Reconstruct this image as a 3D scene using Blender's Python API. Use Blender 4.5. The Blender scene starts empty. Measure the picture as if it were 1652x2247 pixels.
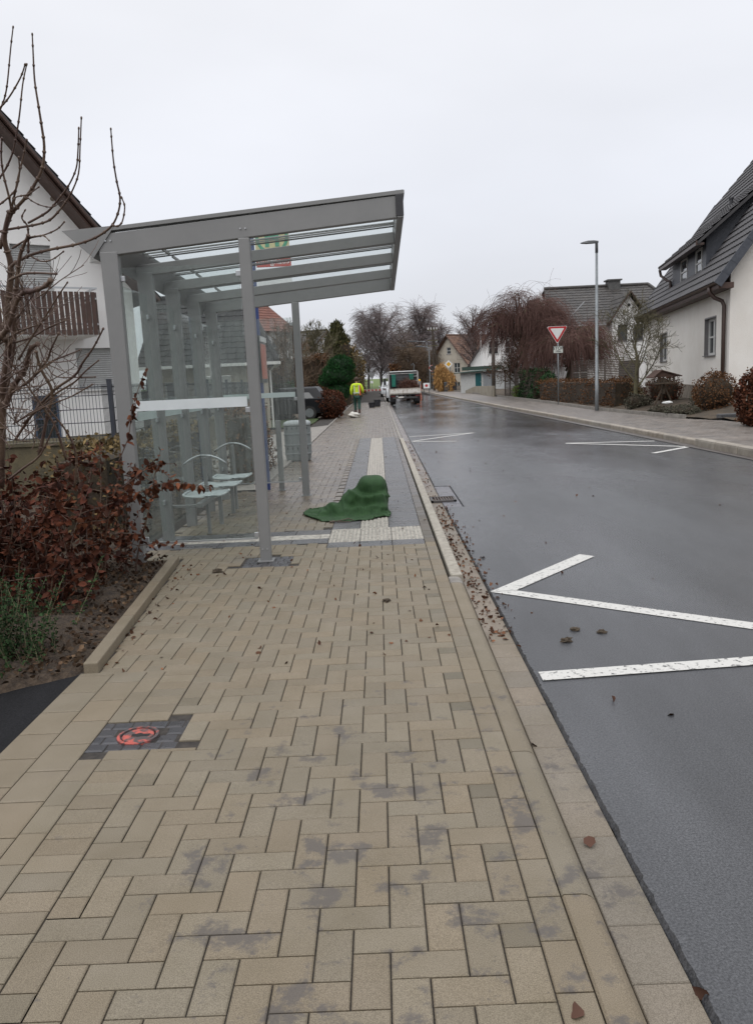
import bpy, math, random
import numpy as np
from mathutils import Vector, Matrix
sc = bpy.context.scene
COL = sc.collection
R = math.radians
# ---------------------------------------------------------------- camera
FP, CH, PITCH, ROLL, YAW = 1770.62, 1.62115, .16185, -.046375, -.0095357
PW, PH = 1652, 2247
FW = Vector((math.sin(YAW)*math.cos(PITCH), math.cos(YAW)*math.cos(PITCH), -math.sin(PITCH)))
_r = Vector((math.cos(YAW), -math.sin(YAW), 0)); _u = _r.cross(FW)
RT = _r*math.cos(ROLL)+_u*math.sin(ROLL); UP = _u*math.cos(ROLL)-_r*math.sin(ROLL)
cam = bpy.data.cameras.new('camera'); camo = bpy.data.objects.new('camera', cam); COL.objects.link(camo)
m = Matrix((RT, UP, -FW)).transposed().to_4x4(); m.translation = (0, 0, CH)
camo.matrix_world = m
cam.sensor_fit = 'VERTICAL'; cam.sensor_height = 24; cam.lens = 24*FP/PH
cam.clip_start = .05; cam.clip_end = 3000
sc.camera = camo
# ---------------------------------------------------------------- sky, sun, exposure
SUN_EL, SUN_AZ = R(48), R(200)
w = bpy.data.worlds.new("World"); sc.world = w; w.use_nodes = True
nt = w.node_tree; nt.nodes.clear()
def N(nt, t, **k):
    n = nt.nodes.new(t)
    for a, b in k.items(): setattr(n, a, b)
    return n
out = N(nt, 'ShaderNodeOutputWorld')
sky = N(nt, 'ShaderNodeTexSky', sky_type='NISHITA', sun_disc=False, sun_elevation=SUN_EL, sun_rotation=SUN_AZ)
b1 = N(nt, 'ShaderNodeBackground'); b1.inputs[1].default_value = .05; nt.links.new(sky.outputs[0], b1.inputs[0])
tc = N(nt, 'ShaderNodeTexCoord')
sp = N(nt, 'ShaderNodeSeparateXYZ'); nt.links.new(tc.outputs['Generated'], sp.inputs[0])
mp = N(nt, 'ShaderNodeMapping'); mp.inputs['Scale'].default_value = (1.2, 1.2, 3.2); nt.links.new(tc.outputs['Generated'], mp.inputs[0])
nz = N(nt, 'ShaderNodeTexNoise'); nz.inputs['Scale'].default_value = 1.5; nz.inputs['Detail'].default_value = 4; nz.inputs['Roughness'].default_value = .45
nt.links.new(mp.outputs[0], nz.inputs[0])
rz = N(nt, 'ShaderNodeValToRGB'); e = rz.color_ramp.elements
e[0].position = 0; e[0].color = (.64, .655, .70, 1); e[1].position = 1; e[1].color = (.90, .91, .94, 1)
for p_, c_ in ((.06, (.67, .685, .73, 1)), (.2, (.76, .78, .84, 1)), (.45, (.85, .86, .90, 1))):
    q = rz.color_ramp.elements.new(p_); q.color = c_
nt.links.new(sp.outputs[2], rz.inputs[0])
cm = N(nt, 'ShaderNodeMapRange'); cm.inputs[1].default_value = .3; cm.inputs[2].default_value = .7; cm.inputs[3].default_value = .91; cm.inputs[4].default_value = 1.06
nt.links.new(nz.outputs[0], cm.inputs[0])
zm = N(nt, 'ShaderNodeMapRange'); zm.inputs[1].default_value = .5; zm.inputs[2].default_value = 1; zm.inputs[3].default_value = 1; zm.inputs[4].default_value = 2.1; nt.links.new(sp.outputs[2], zm.inputs[0])
zz = N(nt, 'ShaderNodeMath', operation='MULTIPLY'); nt.links.new(cm.outputs[0], zz.inputs[0]); nt.links.new(zm.outputs[0], zz.inputs[1])
mx = N(nt, 'ShaderNodeVectorMath', operation='SCALE'); nt.links.new(rz.outputs[0], mx.inputs[0]); nt.links.new(zz.outputs[0], mx.inputs['Scale'])
b2 = N(nt, 'ShaderNodeBackground'); b2.inputs[1].default_value = 1.08; nt.links.new(mx.outputs[0], b2.inputs[0])
mix = N(nt, 'ShaderNodeMixShader'); mix.inputs[0].default_value = .93
nt.links.new(b1.outputs[0], mix.inputs[1]); nt.links.new(b2.outputs[0], mix.inputs[2]); nt.links.new(mix.outputs[0], out.inputs[0])
sl = bpy.data.lights.new('sun', 'SUN'); sl.energy = 1.0; sl.angle = R(55); sl.color = (1, .97, .93)
so = bpy.data.objects.new('sun', sl); COL.objects.link(so)
sd = Vector((math.sin(SUN_AZ)*math.cos(SUN_EL), math.cos(SUN_AZ)*math.cos(SUN_EL), math.sin(SUN_EL)))
so.rotation_euler = sd.to_track_quat('Z', 'Y').to_euler()
sc.view_settings.view_transform = 'Standard'; sc.view_settings.look = 'None'
sc.view_settings.exposure = 0.08; sc.view_settings.gamma = 1
try:
    sc.cycles.max_bounces = 8; sc.cycles.transparent_max_bounces = 24; sc.cycles.use_adaptive_sampling = True
    sc.cycles.diffuse_bounces = 3; sc.cycles.glossy_bounces = 4
except Exception: pass
# ---------------------------------------------------------------- helpers
def at(x, y, Y):                       # photo point (1652 wide) at distance Y -> world
    d = FW+RT*((x-PW/2)/FP)-UP*((y-PH/2)/FP)
    t = Y/d.y
    return Vector((d.x*t, Y, CH+d.z*t))
def gr(x, y, z=0):
    d = FW+RT*((x-PW/2)/FP)-UP*((y-PH/2)/FP)
    t = (z-CH)/d.z
    return Vector((d.x*t, d.y*t, z))
def lin(c):
    return tuple(((v/255)/12.92 if v/255 <= .04045 else (((v/255)+.055)/1.055)**2.4) for v in c)
WM = {}
class MB:
    def __init__(s): s.v = []; s.f = []; s.c = []; s.mi = []; s.cur = None; s.m = 0
    def add(s, vs, fs):
        b = len(s.v); s.v += [tuple(v) for v in vs]
        for f in fs: s.f.append(tuple(b+i for i in f)); s.mi.append(s.m)
        if s.cur is not None or s.c:
            c = s.cur if isinstance(s.cur, tuple) else ((s.cur or 1.0),)*3
            if len(s.c) < b: s.c += [(1, 1, 1)]*(b-len(s.c))
            s.c += [c]*len(vs)
        return s
    def obox(s, c, a, b, n):           # centre and three half-axis vectors
        c = Vector(c); a = Vector(a); b = Vector(b); n = Vector(n)
        if a.cross(b).dot(n) < 0: a = -a
        vs = [c+a*i+b*j+n*k for k in (-1, 1) for j in (-1, 1) for i in (-1, 1)]
        return s.add(vs, [(0, 2, 3, 1), (4, 5, 7, 6), (0, 1, 5, 4), (2, 6, 7, 3), (0, 4, 6, 2), (1, 3, 7, 5)])
    def box(s, x0, y0, z0, x1, y1, z1):
        return s.obox(((x0+x1)/2, (y0+y1)/2, (z0+z1)/2), ((x1-x0)/2, 0, 0), (0, (y1-y0)/2, 0), (0, 0, (z1-z0)/2))
    def bar(s, p, q, w, h, up=(0, 0, 1)):
        p = Vector(p); q = Vector(q); d = (q-p); L = d.length; d.normalize()
        a = d.cross(Vector(up))
        if a.length < 1e-4: a = d.cross(Vector((0, 1, 0)))
        a.normalize(); b = a.cross(d)
        return s.obox((p+q)/2, a*w/2, b*h/2, d*L/2)
    def tube(s, pts, rad, n=6, cap=True):
        pts = [Vector(p) for p in pts]; k = len(pts)
        if not hasattr(rad, '__len__'): rad = [rad]*k
        vs = []; ref = None
        for i, p in enumerate(pts):
            d = (pts[min(i+1, k-1)]-pts[max(i-1, 0)])
            if d.length < 1e-9: d = Vector((0, 0, 1))
            d.normalize()
            if ref is None:
                ref = Vector((1, 0, 0)) if abs(d.x) < .8 else Vector((0, 1, 0))
            a = d.cross(ref)
            if a.length < 1e-4: a = d.cross(Vector((0, 1, .3)))
            a.normalize(); b = d.cross(a); ref = b.cross(d) if False else ref
            for j in range(n):
                t = 2*math.pi*j/n
                vs.append(p+(a*math.cos(t)+b*math.sin(t))*rad[i])
        fs = []
        for i in range(k-1):
            for j in range(n):
                j2 = (j+1) % n
                fs.append((i*n+j, i*n+j2, (i+1)*n+j2, (i+1)*n+j))
        if cap and n > 2:
            fs.append(tuple(range(n-1, -1, -1))); fs.append(tuple((k-1)*n+j for j in range(n)))
        return s.add(vs, fs)
    def cyl(s, p, q, r, n=16, r2=None): return s.tube([p, q], [r, r if r2 is None else r2], n)
    def poly(s, pts): return s.add(pts, [tuple(range(len(pts)))])
    def prism(s, pts, d):              # polygon pushed along d
        d = Vector(d); k = len(pts); P = [Vector(p) for p in pts]
        nrm = sum(((P[i]-P[0]).cross(P[(i+1) % k]-P[0]) for i in range(1, k-1)), Vector())
        if nrm.dot(d) > 0: P = P[::-1]
        vs = P+[p+d for p in P]
        fs = [tuple(range(k)), tuple(range(2*k-1, k-1, -1))]
        for i in range(k):
            j = (i+1) % k
            fs.append((i, i+k, j+k, j))
        return s.add(vs, fs)
    def lathe(s, c, prof, n=20, cap=True):
        c = Vector(c); vs = []; k = len(prof)
        for r, z in prof:
            for j in range(n):
                t = 2*math.pi*j/n; vs.append(c+Vector((r*math.cos(t), r*math.sin(t), z)))
        fs = [(i*n+j, i*n+(j+1) % n, (i+1)*n+(j+1) % n, (i+1)*n+j) for i in range(k-1) for j in range(n)]
        if cap: fs.append(tuple(range(n-1, -1, -1))); fs.append(tuple((k-1)*n+j for j in range(n)))
        return s.add(vs, fs)
    def blob(s, c, r, seed=0, amp=.15, nu=18, nv=12, fq=2.2):
        c = Vector(c); rn = random.Random(seed); ph = [rn.uniform(0, 6.3) for _ in range(6)]
        vs = []
        for i in range(nv+1):
            th = math.pi*i/nv
            for j in range(nu):
                t = 2*math.pi*j/nu
                d = Vector((math.sin(th)*math.cos(t), math.sin(th)*math.sin(t), math.cos(th)))
                k = 1+amp*(math.sin(d.x*fq*2+ph[0])*math.sin(d.y*fq*2.3+ph[1])+.6*math.sin(d.z*fq*3+ph[2]+d.x*4))
                vs.append(c+Vector((d.x*r[0], d.y*r[1], d.z*r[2]))*k)
        fs = [(i*nu+j, (i+1)*nu+j, (i+1)*nu+(j+1) % nu, i*nu+(j+1) % nu) for i in range(nv) for j in range(nu)]
        return s.add(vs, fs)
    def build(s, name, mat, parent=None, world=True, smooth=False, bevel=0, label=None, seg=2):
        me = bpy.data.meshes.new(name)
        M = WM.get(parent, None) if parent is not None else None
        vs = s.v
        if M is not None and world:
            A = np.array(M.inverted()); v = np.array(s.v, float)
            vs = (v@A[:3, :3].T+A[:3, 3])
        arr = np.array(vs, dtype=np.float32)
        me.vertices.add(len(arr)); me.vertices.foreach_set('co', arr.ravel())
        ls = np.array([len(f) for f in s.f], dtype=np.int32); lv = np.fromiter((i for f in s.f for i in f), dtype=np.int32)
        me.loops.add(len(lv)); me.loops.foreach_set('vertex_index', lv)
        me.polygons.add(len(ls)); st = np.zeros(len(ls), np.int32); st[1:] = np.cumsum(ls)[:-1]
        me.polygons.foreach_set('loop_start', st); me.polygons.foreach_set('loop_total', ls)
        mats = mat if isinstance(mat, (list, tuple)) else [mat]
        for mm in mats: me.materials.append(mm)
        if len(mats) > 1: me.polygons.foreach_set('material_index', np.array(s.mi, np.int32))
        me.polygons.foreach_set('use_smooth', np.full(len(ls), bool(smooth)))
        me.update(calc_edges=True); me.validate()
        if s.c:
            at_ = me.color_attributes.new('tone', 'FLOAT_COLOR', 'POINT')
            c = np.ones((len(arr), 4), np.float32); c[:, :3] = np.array(s.c, np.float32)
            at_.data.foreach_set('color', c.ravel())
        o = bpy.data.objects.new(name, me); COL.objects.link(o)
        if parent is not None:
            o.parent = parent; WM[o] = WM[parent]
        else: WM[o] = Matrix()
        if bevel:
            b = o.modifiers.new('bevel', 'BEVEL'); b.width = bevel; b.segments = seg; b.limit_method = 'ANGLE'; b.angle_limit = R(35)
        if label: o['label'] = label
        return o
def tag(o, label=None, cat=None, group=None, kind=None):
    if label: o['label'] = label
    if cat: o['category'] = cat
    if group: o['group'] = group
    if kind: o['kind'] = kind
    return o
def thing(name, loc, label, cat, group=None, rz=0):
    o = bpy.data.objects.new(name, None); COL.objects.link(o); o.empty_display_size = .3
    o.location = loc; o.rotation_euler = (0, 0, rz)
    WM[o] = Matrix.Translation(Vector(loc)) @ Matrix.Rotation(rz, 4, 'Z')
    return tag(o, label, cat, group)
def copy_tree(o, parent=None):
    c = o.copy(); COL.objects.link(c); c.parent = parent
    for ch in list(o.children): copy_tree(ch, c)
    return c
# ---------------------------------------------------------------- materials
def mat(name, col, rough=.7, col2=None, nscale=6, bump=0, bscale=60, metal=0, spec=.5, detail=4, attr=False, contrast=(.35, .65), coord='Object', rvar=0, sheen=0, stretch=None):
    m = bpy.data.materials.new(name); m.use_nodes = True; nt = m.node_tree; p = nt.nodes['Principled BSDF']
    p.inputs['Roughness'].default_value = rough; p.inputs['Metallic'].default_value = metal; p.inputs['Specular IOR Level'].default_value = spec
    c1 = (*col, 1); p.inputs['Base Color'].default_value = c1
    tc = N(nt, 'ShaderNodeTexCoord'); src = tc.outputs[coord]
    if stretch:
        mp = N(nt, 'ShaderNodeMapping'); mp.inputs['Scale'].default_value = stretch; nt.links.new(src, mp.inputs[0]); src = mp.outputs[0]
    colout = None
    if col2 is not None:
        n = N(nt, 'ShaderNodeTexNoise'); n.inputs['Scale'].default_value = nscale; n.inputs['Detail'].default_value = detail; n.inputs['Roughness'].default_value = .65
        nt.links.new(src, n.inputs[0])
        mr = N(nt, 'ShaderNodeMapRange'); mr.inputs[1].default_value = contrast[0]; mr.inputs[2].default_value = contrast[1]; nt.links.new(n.outputs[0], mr.inputs[0])
        mx = N(nt, 'ShaderNodeMix', data_type='RGBA'); mx.inputs[6].default_value = c1; mx.inputs[7].default_value = (*col2, 1)
        nt.links.new(mr.outputs[0], mx.inputs[0]); colout = mx.outputs[2]
        if rvar:
            m2 = N(nt, 'ShaderNodeMapRange'); m2.inputs[3].default_value = rough-rvar; m2.inputs[4].default_value = rough+rvar
            nt.links.new(mr.outputs[0], m2.inputs[0]); nt.links.new(m2.outputs[0], p.inputs['Roughness'])
    if attr:
        a = N(nt, 'ShaderNodeVertexColor'); a.layer_name = 'tone'
        mu = N(nt, 'ShaderNodeMix', data_type='RGBA', blend_type='MULTIPLY'); mu.inputs[0].default_value = 1
        if colout is not None: nt.links.new(colout, mu.inputs[6])
        else: mu.inputs[6].default_value = c1
        nt.links.new(a.outputs[0], mu.inputs[7]); colout = mu.outputs[2]
    if colout is not None: nt.links.new(colout, p.inputs['Base Color'])
    if bump:
        n = N(nt, 'ShaderNodeTexNoise'); n.inputs['Scale'].default_value = bscale; n.inputs['Detail'].default_value = 3
        nt.links.new(src, n.inputs[0])
        b = N(nt, 'ShaderNodeBump'); b.inputs['Strength'].default_value = bump; b.inputs['Distance'].default_value = .02
        nt.links.new(n.outputs[0], b.inputs['Height']); nt.links.new(b.outputs[0], p.inputs['Normal'])
    return m
def glass_mat(name, tint, dirt=.05, dirtcol=(.45, .47, .45), rough=.02, streak=False, dmax=.2, ior=1.45):
    m = bpy.data.materials.new(name); m.use_nodes = True; nt = m.node_tree; nt.nodes.clear()
    o = N(nt, 'ShaderNodeOutputMaterial')
    t = N(nt, 'ShaderNodeBsdfTransparent'); t.inputs[0].default_value = (*tint, 1)
    g = N(nt, 'ShaderNodeBsdfGlossy'); g.inputs['Roughness'].default_value = rough; g.inputs[0].default_value = (1, 1, 1, 1)
    fr = N(nt, 'ShaderNodeFresnel'); fr.inputs[0].default_value = ior
    gm = N(nt, 'ShaderNodeNewGeometry'); om = N(nt, 'ShaderNodeMath', operation='SUBTRACT'); om.inputs[0].default_value = 1; nt.links.new(gm.outputs['Backfacing'], om.inputs[1])
    fm = N(nt, 'ShaderNodeMath', operation='MULTIPLY'); nt.links.new(fr.outputs[0], fm.inputs[0]); nt.links.new(om.outputs[0], fm.inputs[1])
    m1 = N(nt, 'ShaderNodeMixShader'); nt.links.new(fm.outputs[0], m1.inputs[0]); nt.links.new(t.outputs[0], m1.inputs[1]); nt.links.new(g.outputs[0], m1.inputs[2])
    d = N(nt, 'ShaderNodeBsdfDiffuse'); d.inputs[0].default_value = (*dirtcol, 1)
    tr = N(nt, 'ShaderNodeBsdfTranslucent'); tr.inputs[0].default_value = (*dirtcol, 1)
    ms = N(nt, 'ShaderNodeMixShader'); ms.inputs[0].default_value = .5; nt.links.new(d.outputs[0], ms.inputs[1]); nt.links.new(tr.outputs[0], ms.inputs[2])
    tc = N(nt, 'ShaderNodeTexCoord'); mp = N(nt, 'ShaderNodeMapping'); mp.inputs['Scale'].default_value = (14, 14, 1.2) if streak else (3, 3, 2)
    nt.links.new(tc.outputs['Object'], mp.inputs[0])
    nz = N(nt, 'ShaderNodeTexNoise'); nz.inputs['Scale'].default_value = 1.7; nz.inputs['Detail'].default_value = 6; nz.inputs['Roughness'].default_value = .7; nt.links.new(mp.outputs[0], nz.inputs[0])
    mr = N(nt, 'ShaderNodeMapRange'); mr.inputs[1].default_value = .35; mr.inputs[2].default_value = .8; mr.inputs[3].default_value = dirt; mr.inputs[4].default_value = dmax
    nt.links.new(nz.outputs[0], mr.inputs[0])
    m2 = N(nt, 'ShaderNodeMixShader'); nt.links.new(mr.outputs[0], m2.inputs[0]); nt.links.new(m1.outputs[0], m2.inputs[1]); nt.links.new(ms.outputs[0], m2.inputs[2])
    nt.links.new(m2.outputs[0], o.inputs[0])
    return m
def text(body, size, loc, xdir, ydir, material, parent, name='lettering', extrude=.002, align='CENTER', bold=0):
    cu = bpy.data.curves.new(name, 'FONT'); cu.body = body; cu.size = size; cu.align_x = align; cu.align_y = 'CENTER'; cu.extrude = extrude; cu.offset = bold
    t = bpy.data.objects.new(name, cu); COL.objects.link(t)
    X = Vector(xdir).normalized(); Y = Vector(ydir).normalized(); Z = X.cross(Y)
    M = Matrix((X, Y, Z)).transposed().to_4x4(); M.translation = loc
    bpy.context.view_layer.update()
    me = bpy.data.meshes.new_from_object(t.evaluated_get(bpy.context.evaluated_depsgraph_get()))
    bpy.data.objects.remove(t); me.transform((WM[parent].inverted() if parent else Matrix()) @ M)
    me.materials.clear(); me.materials.append(material)
    o = bpy.data.objects.new(name, me); COL.objects.link(o)
    if parent: o.parent = parent; WM[o] = WM[parent]
    return o
# ================================================================ SETTING
XA, XK, XG = .50, .615, .785            # paving edge, kerb face, asphalt edge
def paving_mat(name, wet0, wet1):
    m = bpy.data.materials.new(name); m.use_nodes = True; nt = m.node_tree; L = nt.links; p = nt.nodes['Principled BSDF']
    tc = N(nt, 'ShaderNodeTexCoord'); P = tc.outputs['Object']
    a = N(nt, 'ShaderNodeVertexColor'); a.layer_name = 'tone'
    def noise(s, d=4, r=.6):
        n = N(nt, 'ShaderNodeTexNoise'); n.inputs['Scale'].default_value = s; n.inputs['Detail'].default_value = d; n.inputs['Roughness'].default_value = r; L.new(P, n.inputs[0]); return n.outputs[0]
    def mr(x, a0, a1, b0=0, b1=1):
        n = N(nt, 'ShaderNodeMapRange'); n.inputs[1].default_value = a0; n.inputs[2].default_value = a1; n.inputs[3].default_value = b0; n.inputs[4].default_value = b1; L.new(x, n.inputs[0]); return n.outputs[0]
    def mixc(f, c1, c2, bt='MIX'):
        n = N(nt, 'ShaderNodeMix', data_type='RGBA', blend_type=bt)
        for i, x in ((0, f), (6, c1), (7, c2)):
            if hasattr(x, 'is_linked') or hasattr(x, 'links'): L.new(x, n.inputs[i])
            elif isinstance(x, tuple): n.inputs[i].default_value = (*x, 1)
            else: n.inputs[i].default_value = x
        return n.outputs[2]
    def mathn(op, x, y):
        n = N(nt, 'ShaderNodeMath', operation=op)
        for i, q in enumerate((x, y)):
            if isinstance(q, (int, float)): n.inputs[i].default_value = q
            else: L.new(q, n.inputs[i])
        return n.outputs[0]
    base = mixc(mr(noise(3.5, 3), .3, .7), (.166, .137, .093), (.196, .164, .118))
    grit = mixc(mr(noise(330, 2, .8), .38, .62), (.62, .60, .57), (1.22, 1.22, 1.22))
    c = mixc(1.0, base, grit, 'MULTIPLY'); c = mixc(1.0, c, a.outputs[0], 'MULTIPLY')
    # wetness grows along the pavement
    sx = N(nt, 'ShaderNodeSeparateXYZ'); L.new(P, sx.inputs[0])
    wetn = mathn('ADD', mr(sx.outputs[1], wet0, wet1, 0, 1), mr(noise(1.1, 4), .3, .7, -.35, .35))
    wet = mr(wetn, .25, .85)
    wp = mr(noise(2.3, 5, .65), .38, .62, 0, 1)
    c = mixc(wet, c, mixc(wp, mixc(1.0, c, (.62, .60, .68), 'MULTIPLY'), mixc(1.0, c, (.95, .93, 1.02), 'MULTIPLY')))
    # dried-in stains
    zone = mr(sx.outputs[0], -1.05, -.6, 0, .13)
    st = mathn('ADD', noise(5.2, 5, .62), zone)
    st = mathn('ADD', st, mr(sx.outputs[1], 3.2, 5.0, .0, -.16))
    gn = noise(70, 3, .8); st = mathn('ADD', st, mr(gn, .3, .7, -.035, .035))
    stain = mr(st, .675, .745)
    c = mixc(mathn('MULTIPLY', stain, .8), c, (.078, .068, .062))
    # dark specks
    vor = N(nt, 'ShaderNodeTexVoronoi'); vor.inputs['Scale'].default_value = 28; L.new(P, vor.inputs[0])
    n8 = noise(9, 2)
    thr = mr(n8, .45, .75, .02, .16)
    speck = mathn('LESS_THAN', vor.outputs['Distance'], thr)
    c = mixc(mathn('MULTIPLY', speck, .55), c, (.07, .06, .05))
    L.new(c, p.inputs['Base Color'])
    ro = mathn('ADD', mr(wet, 0, 1, .62, .26), mr(noise(3, 5), .3, .7, -.08, .16)); L.new(ro, p.inputs['Roughness'])
    p.inputs['Specular IOR Level'].default_value = .5
    b = N(nt, 'ShaderNodeBump'); b.inputs['Strength'].default_value = .5; b.inputs['Distance'].default_value = .003; L.new(noise(260, 3), b.inputs['Height']); L.new(b.outputs[0], p.inputs['Normal'])
    return m
M_pave = paving_mat('beige_pavers', 6.5, 12)
M_slab = paving_mat('beige_kerbstone', 8, 20)
M_dark_paver = mat('anthracite_pavers', (.065, .063, .065), .32, (.10, .097, .10), 4, .3, 200, rvar=.12, attr=True)
M_joint = mat('joint_sand', (.018, .015, .013), .9, (.05, .042, .035), 30, .3, 200)
M_tact = mat('white_tactile_concrete', (.42, .39, .34), .6, (.17, .15, .13), 16, .3, 200, contrast=(.47, .66))
M_tactbase = mat('dirty_tactile_base', (.20, .185, .16), .6, (.36, .335, .29), 9, .3, 200)
M_kerbw = mat('pale_concrete', (.38, .35, .29), .6, (.24, .21, .17), 18, .3, 200)
M_grey_conc = mat('grey_concrete', (.28, .26, .23), .7, (.17, .155, .14), 5, .4, 80)
M_soil = mat('dark_soil', (.030, .021, .015), .95, (.075, .052, .034), 22, 1, 60)
M_grass = mat('winter_grass', (.035, .075, .018), .9, (.07, .085, .03), 5, 1, 60)
M_brownground = mat('leafy_soil', (.045, .035, .025), .95, (.085, .062, .04), 3, 1, 30)

def bevel_tile(mb, x0, x1, y0, y1, z, j=.0024, ch=.004, cd=.0035, tone=1.0, drop=.012):
    x0 += j; x1 -= j; y0 += j; y1 -= j
    if x1-x0 < .015 or y1-y0 < .015: return
    mb.cur = tone
    a = [(x0, y0), (x1, y0), (x1, y1), (x0, y1)]; b = [(x0+ch, y0+ch), (x1-ch, y0+ch), (x1-ch, y1-ch), (x0+ch, y1-ch)]
    vs = [(*p, z-drop) for p in a]+[(*p, z-cd) for p in a]+[(*p, z) for p in b]
    fs = [(8, 9, 10, 11)]
    for i in range(4):
        k = (i+1) % 4; fs += [(i, k, 4+k, 4+i), (4+i, 4+k, 8+k, 8+i)]
    mb.add(vs, fs)
rn = random.Random(3)
def tone(r=.09, tint=None):
    v = 1+rn.uniform(-r, r)
    w_ = rn.uniform(-.03, .03)
    t = (v*(1+w_), v, v*(1-w_))
    return tuple(t[i]*tint[i] for i in range(3)) if tint else t
EXCL = [(-1.43, -1.01, 3.48, 3.80), (-1.32, -.88, 7.14, 7.56), (-.59, .396, 7.86, 23.0), (-2.5, -.59, 8.12, 8.86)]
def clipr(x0, x1, y0, y1):
    for a, b, c, d in EXCL:
        if x1 <= a+.001 or x0 >= b-.001 or y1 <= c+.001 or y0 >= d-.001: continue
        ov = [(x1-a, 'x1', a), (b-x0, 'x0', b), (y1-c, 'y1', c), (d-y0, 'y0', d)]
        k = min(ov)
        if k[0] > .11: return None
        if k[1] == 'x1': x1 = k[2]
        elif k[1] == 'x0': x0 = k[2]
        elif k[1] == 'y1': y1 = k[2]
        else: y0 = k[2]
        if x1-x0 < .02 or y1-y0 < .02: return None
    return x0, x1, y0, y1
def left_edge(y):
    if y < 4.55: return -1.12
    if y < 7.5: return -1.715-(y-4.55)*.082
    if y < 12.4: return -2.62
    return -1.9
pv = MB(); PX, PY = .1083, .105; X0 = XA-.105-14*PX
GREY = (.76, .78, .78)
for j in range(-16, 560):
    y = 2.19+j*PY
    le = left_edge(y+.05)
    for i in range(-12, 14):
        k = (i+j) % 4
        x = X0+i*PX
        r = None; tn = None
        if k == 0:
            if i < 13: r = (x, x+2*PX, y, y+PY)
            else: r = (x, x+PX, y, y+PY); tn = GREY
        elif k == 1:
            if i == 0 and y < 4.55: r = (x, x+PX, y, y+PY); tn = GREY
        elif k == 2: r = (x, x+PX, y, y+2*PY)
        elif k == 3 and i < 0 and y-PY+.05 < 4.55 <= y+.05: r = (x, x+PX, y, y+PY)
        if r is None: continue
        x0, x1, y0, y1 = r
        if x1 <= le+.02: continue
        x0 = max(x0, le)
        if y > 12.3 and y0 < 12.45: pass
        c = clipr(x0, x1, y0, y1)
        if c: bevel_tile(pv, *c, z=rn.uniform(-.0012, .0012), tone=tone(.08, tn))
# edge course beside the kerb
y = .5
while y < 60:
    bevel_tile(pv, XA-.105, XA, y, y+.2, rn.uniform(-.001, .001), tone=tone(.07) if not 7.9 < y < 22.8 else tone(.1, (.62, .63, .68))); y += .201
# left courses near the driveway
y = .6
while y < 4.5:
    c = clipr(-1.425, -1.315, y, min(y+.2, 4.53))
    if c: bevel_tile(pv, *c, z=0, tone=tone())
    y += .2
y = .55
while y < 4.5:
    c = clipr(-1.315, -1.122, y, min(y+.105, 4.53))
    if c: bevel_tile(pv, *c, z=rn.uniform(-.001, .001), tone=tone())
    y += .105
for k_, (xa, xb) in enumerate(((-1.62, -1.425), (-1.825, -1.62))):
    y = .4+.13*k_
    while y < 4.5:
        bevel_tile(pv, xa, xb, y, min(y+.262, 4.53), 0, tone=tone(.05), ch=.006); y += .264
tag(pv.build('paving', M_pave), kind='structure')
# dark paving bands of the bus stop
dk = MB()
for (xa, xb) in ((-.59, -.275), (.045, .396)):
    y = 8.86
    while y < 23:
        n_ = 1 if xa < 0 else 1
        bevel_tile(dk, xa, xb, y, y+.15, 0, tone=tone(.12)); y += .15
x = -.59
while x < .39:
    bevel_tile(dk, x, x+.328, 7.86, 8.12, 0, tone=tone(.1)); x += .3287
for ya, yb in ((8.12, 8.36), (8.60, 8.86)):
    x = -2.5
    while x < -.62:
        bevel_tile(dk, x, min(x+.38, -.59), ya, yb, 0, tone=tone(.1)); x += .382
for (a, b, c, d) in EXCL[:2]:
    ny = 4; 
    for iy in range(ny):
        x = a; s_ = (iy % 2)*.04
        first = True
        while x < b-.01:
            wd = .09-s_ if first else .09+rn.uniform(-.012, .012); first = False
            hh = (d-c)/ny
            if not (a == -1.43 and abs(x+wd/2+1.22) < .11 and abs(c+(iy+.5)*hh-3.63) < .09):
                bevel_tile(dk, x, min(x+wd, b), c+iy*hh, c+(iy+1)*hh, -.002+rn.uniform(-.002, .001), tone=tone(.2, (.55, .55, .58)), ch=.01, cd=.006)
            x += wd
tag(dk.build('dark_paving', M_dark_paver), kind='structure')
# tactile slabs: ribs and studs
tt = MB(); tq = MB()
for (xa, xb, ya, yb) in [(-.275, .045, 8.86+.3*i, 8.86+.3*i+.297) for i in range(47)]:
    tq.box(xa+.003, ya, -.012, xb-.003, yb, -.002)
    for r_ in range(7):
        xx = xa+.024+r_*.0455
        tt.prism([(xx-.011, ya+.006, -.002), (xx+.011, ya+.006, -.002), (xx+.007, ya+.006, .004), (xx-.007, ya+.006, .004)], (0, yb-ya-.012, 0))
for i in range(3):
    xa = -.59+i*.3287; xb = xa+.3267
    tq.box(xa+.003, 8.12, -.012, xb, 8.86, -.002)
    for ix in range(8):
        for iy in range(18):
            xx = xa+.022+ix*.0403; yy = 8.145+iy*.0405
            tt.add([(xx-.011, yy-.011, -.002), (xx+.011, yy-.011, -.002), (xx+.011, yy+.011, -.002), (xx-.011, yy+.011, -.002), (xx-.006, yy-.006, .003), (xx+.006, yy-.006, .003), (xx+.006, yy+.006, .003), (xx-.006, yy+.006, .003)],
                   [(4, 5, 6, 7), (0, 1, 5, 4), (1, 2, 6, 5), (2, 3, 7, 6), (3, 0, 4, 7)])
x = -2.5
while x < -.62:
    tt.box(x+.002, 8.362, -.012, min(x+.3, -.592), 8.598, -.001); x += .302
tag(tt.build('tactile_paving', M_tact), kind='structure'); tag(tq.build('tactile_base', M_tactbase), kind='structure')
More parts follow.
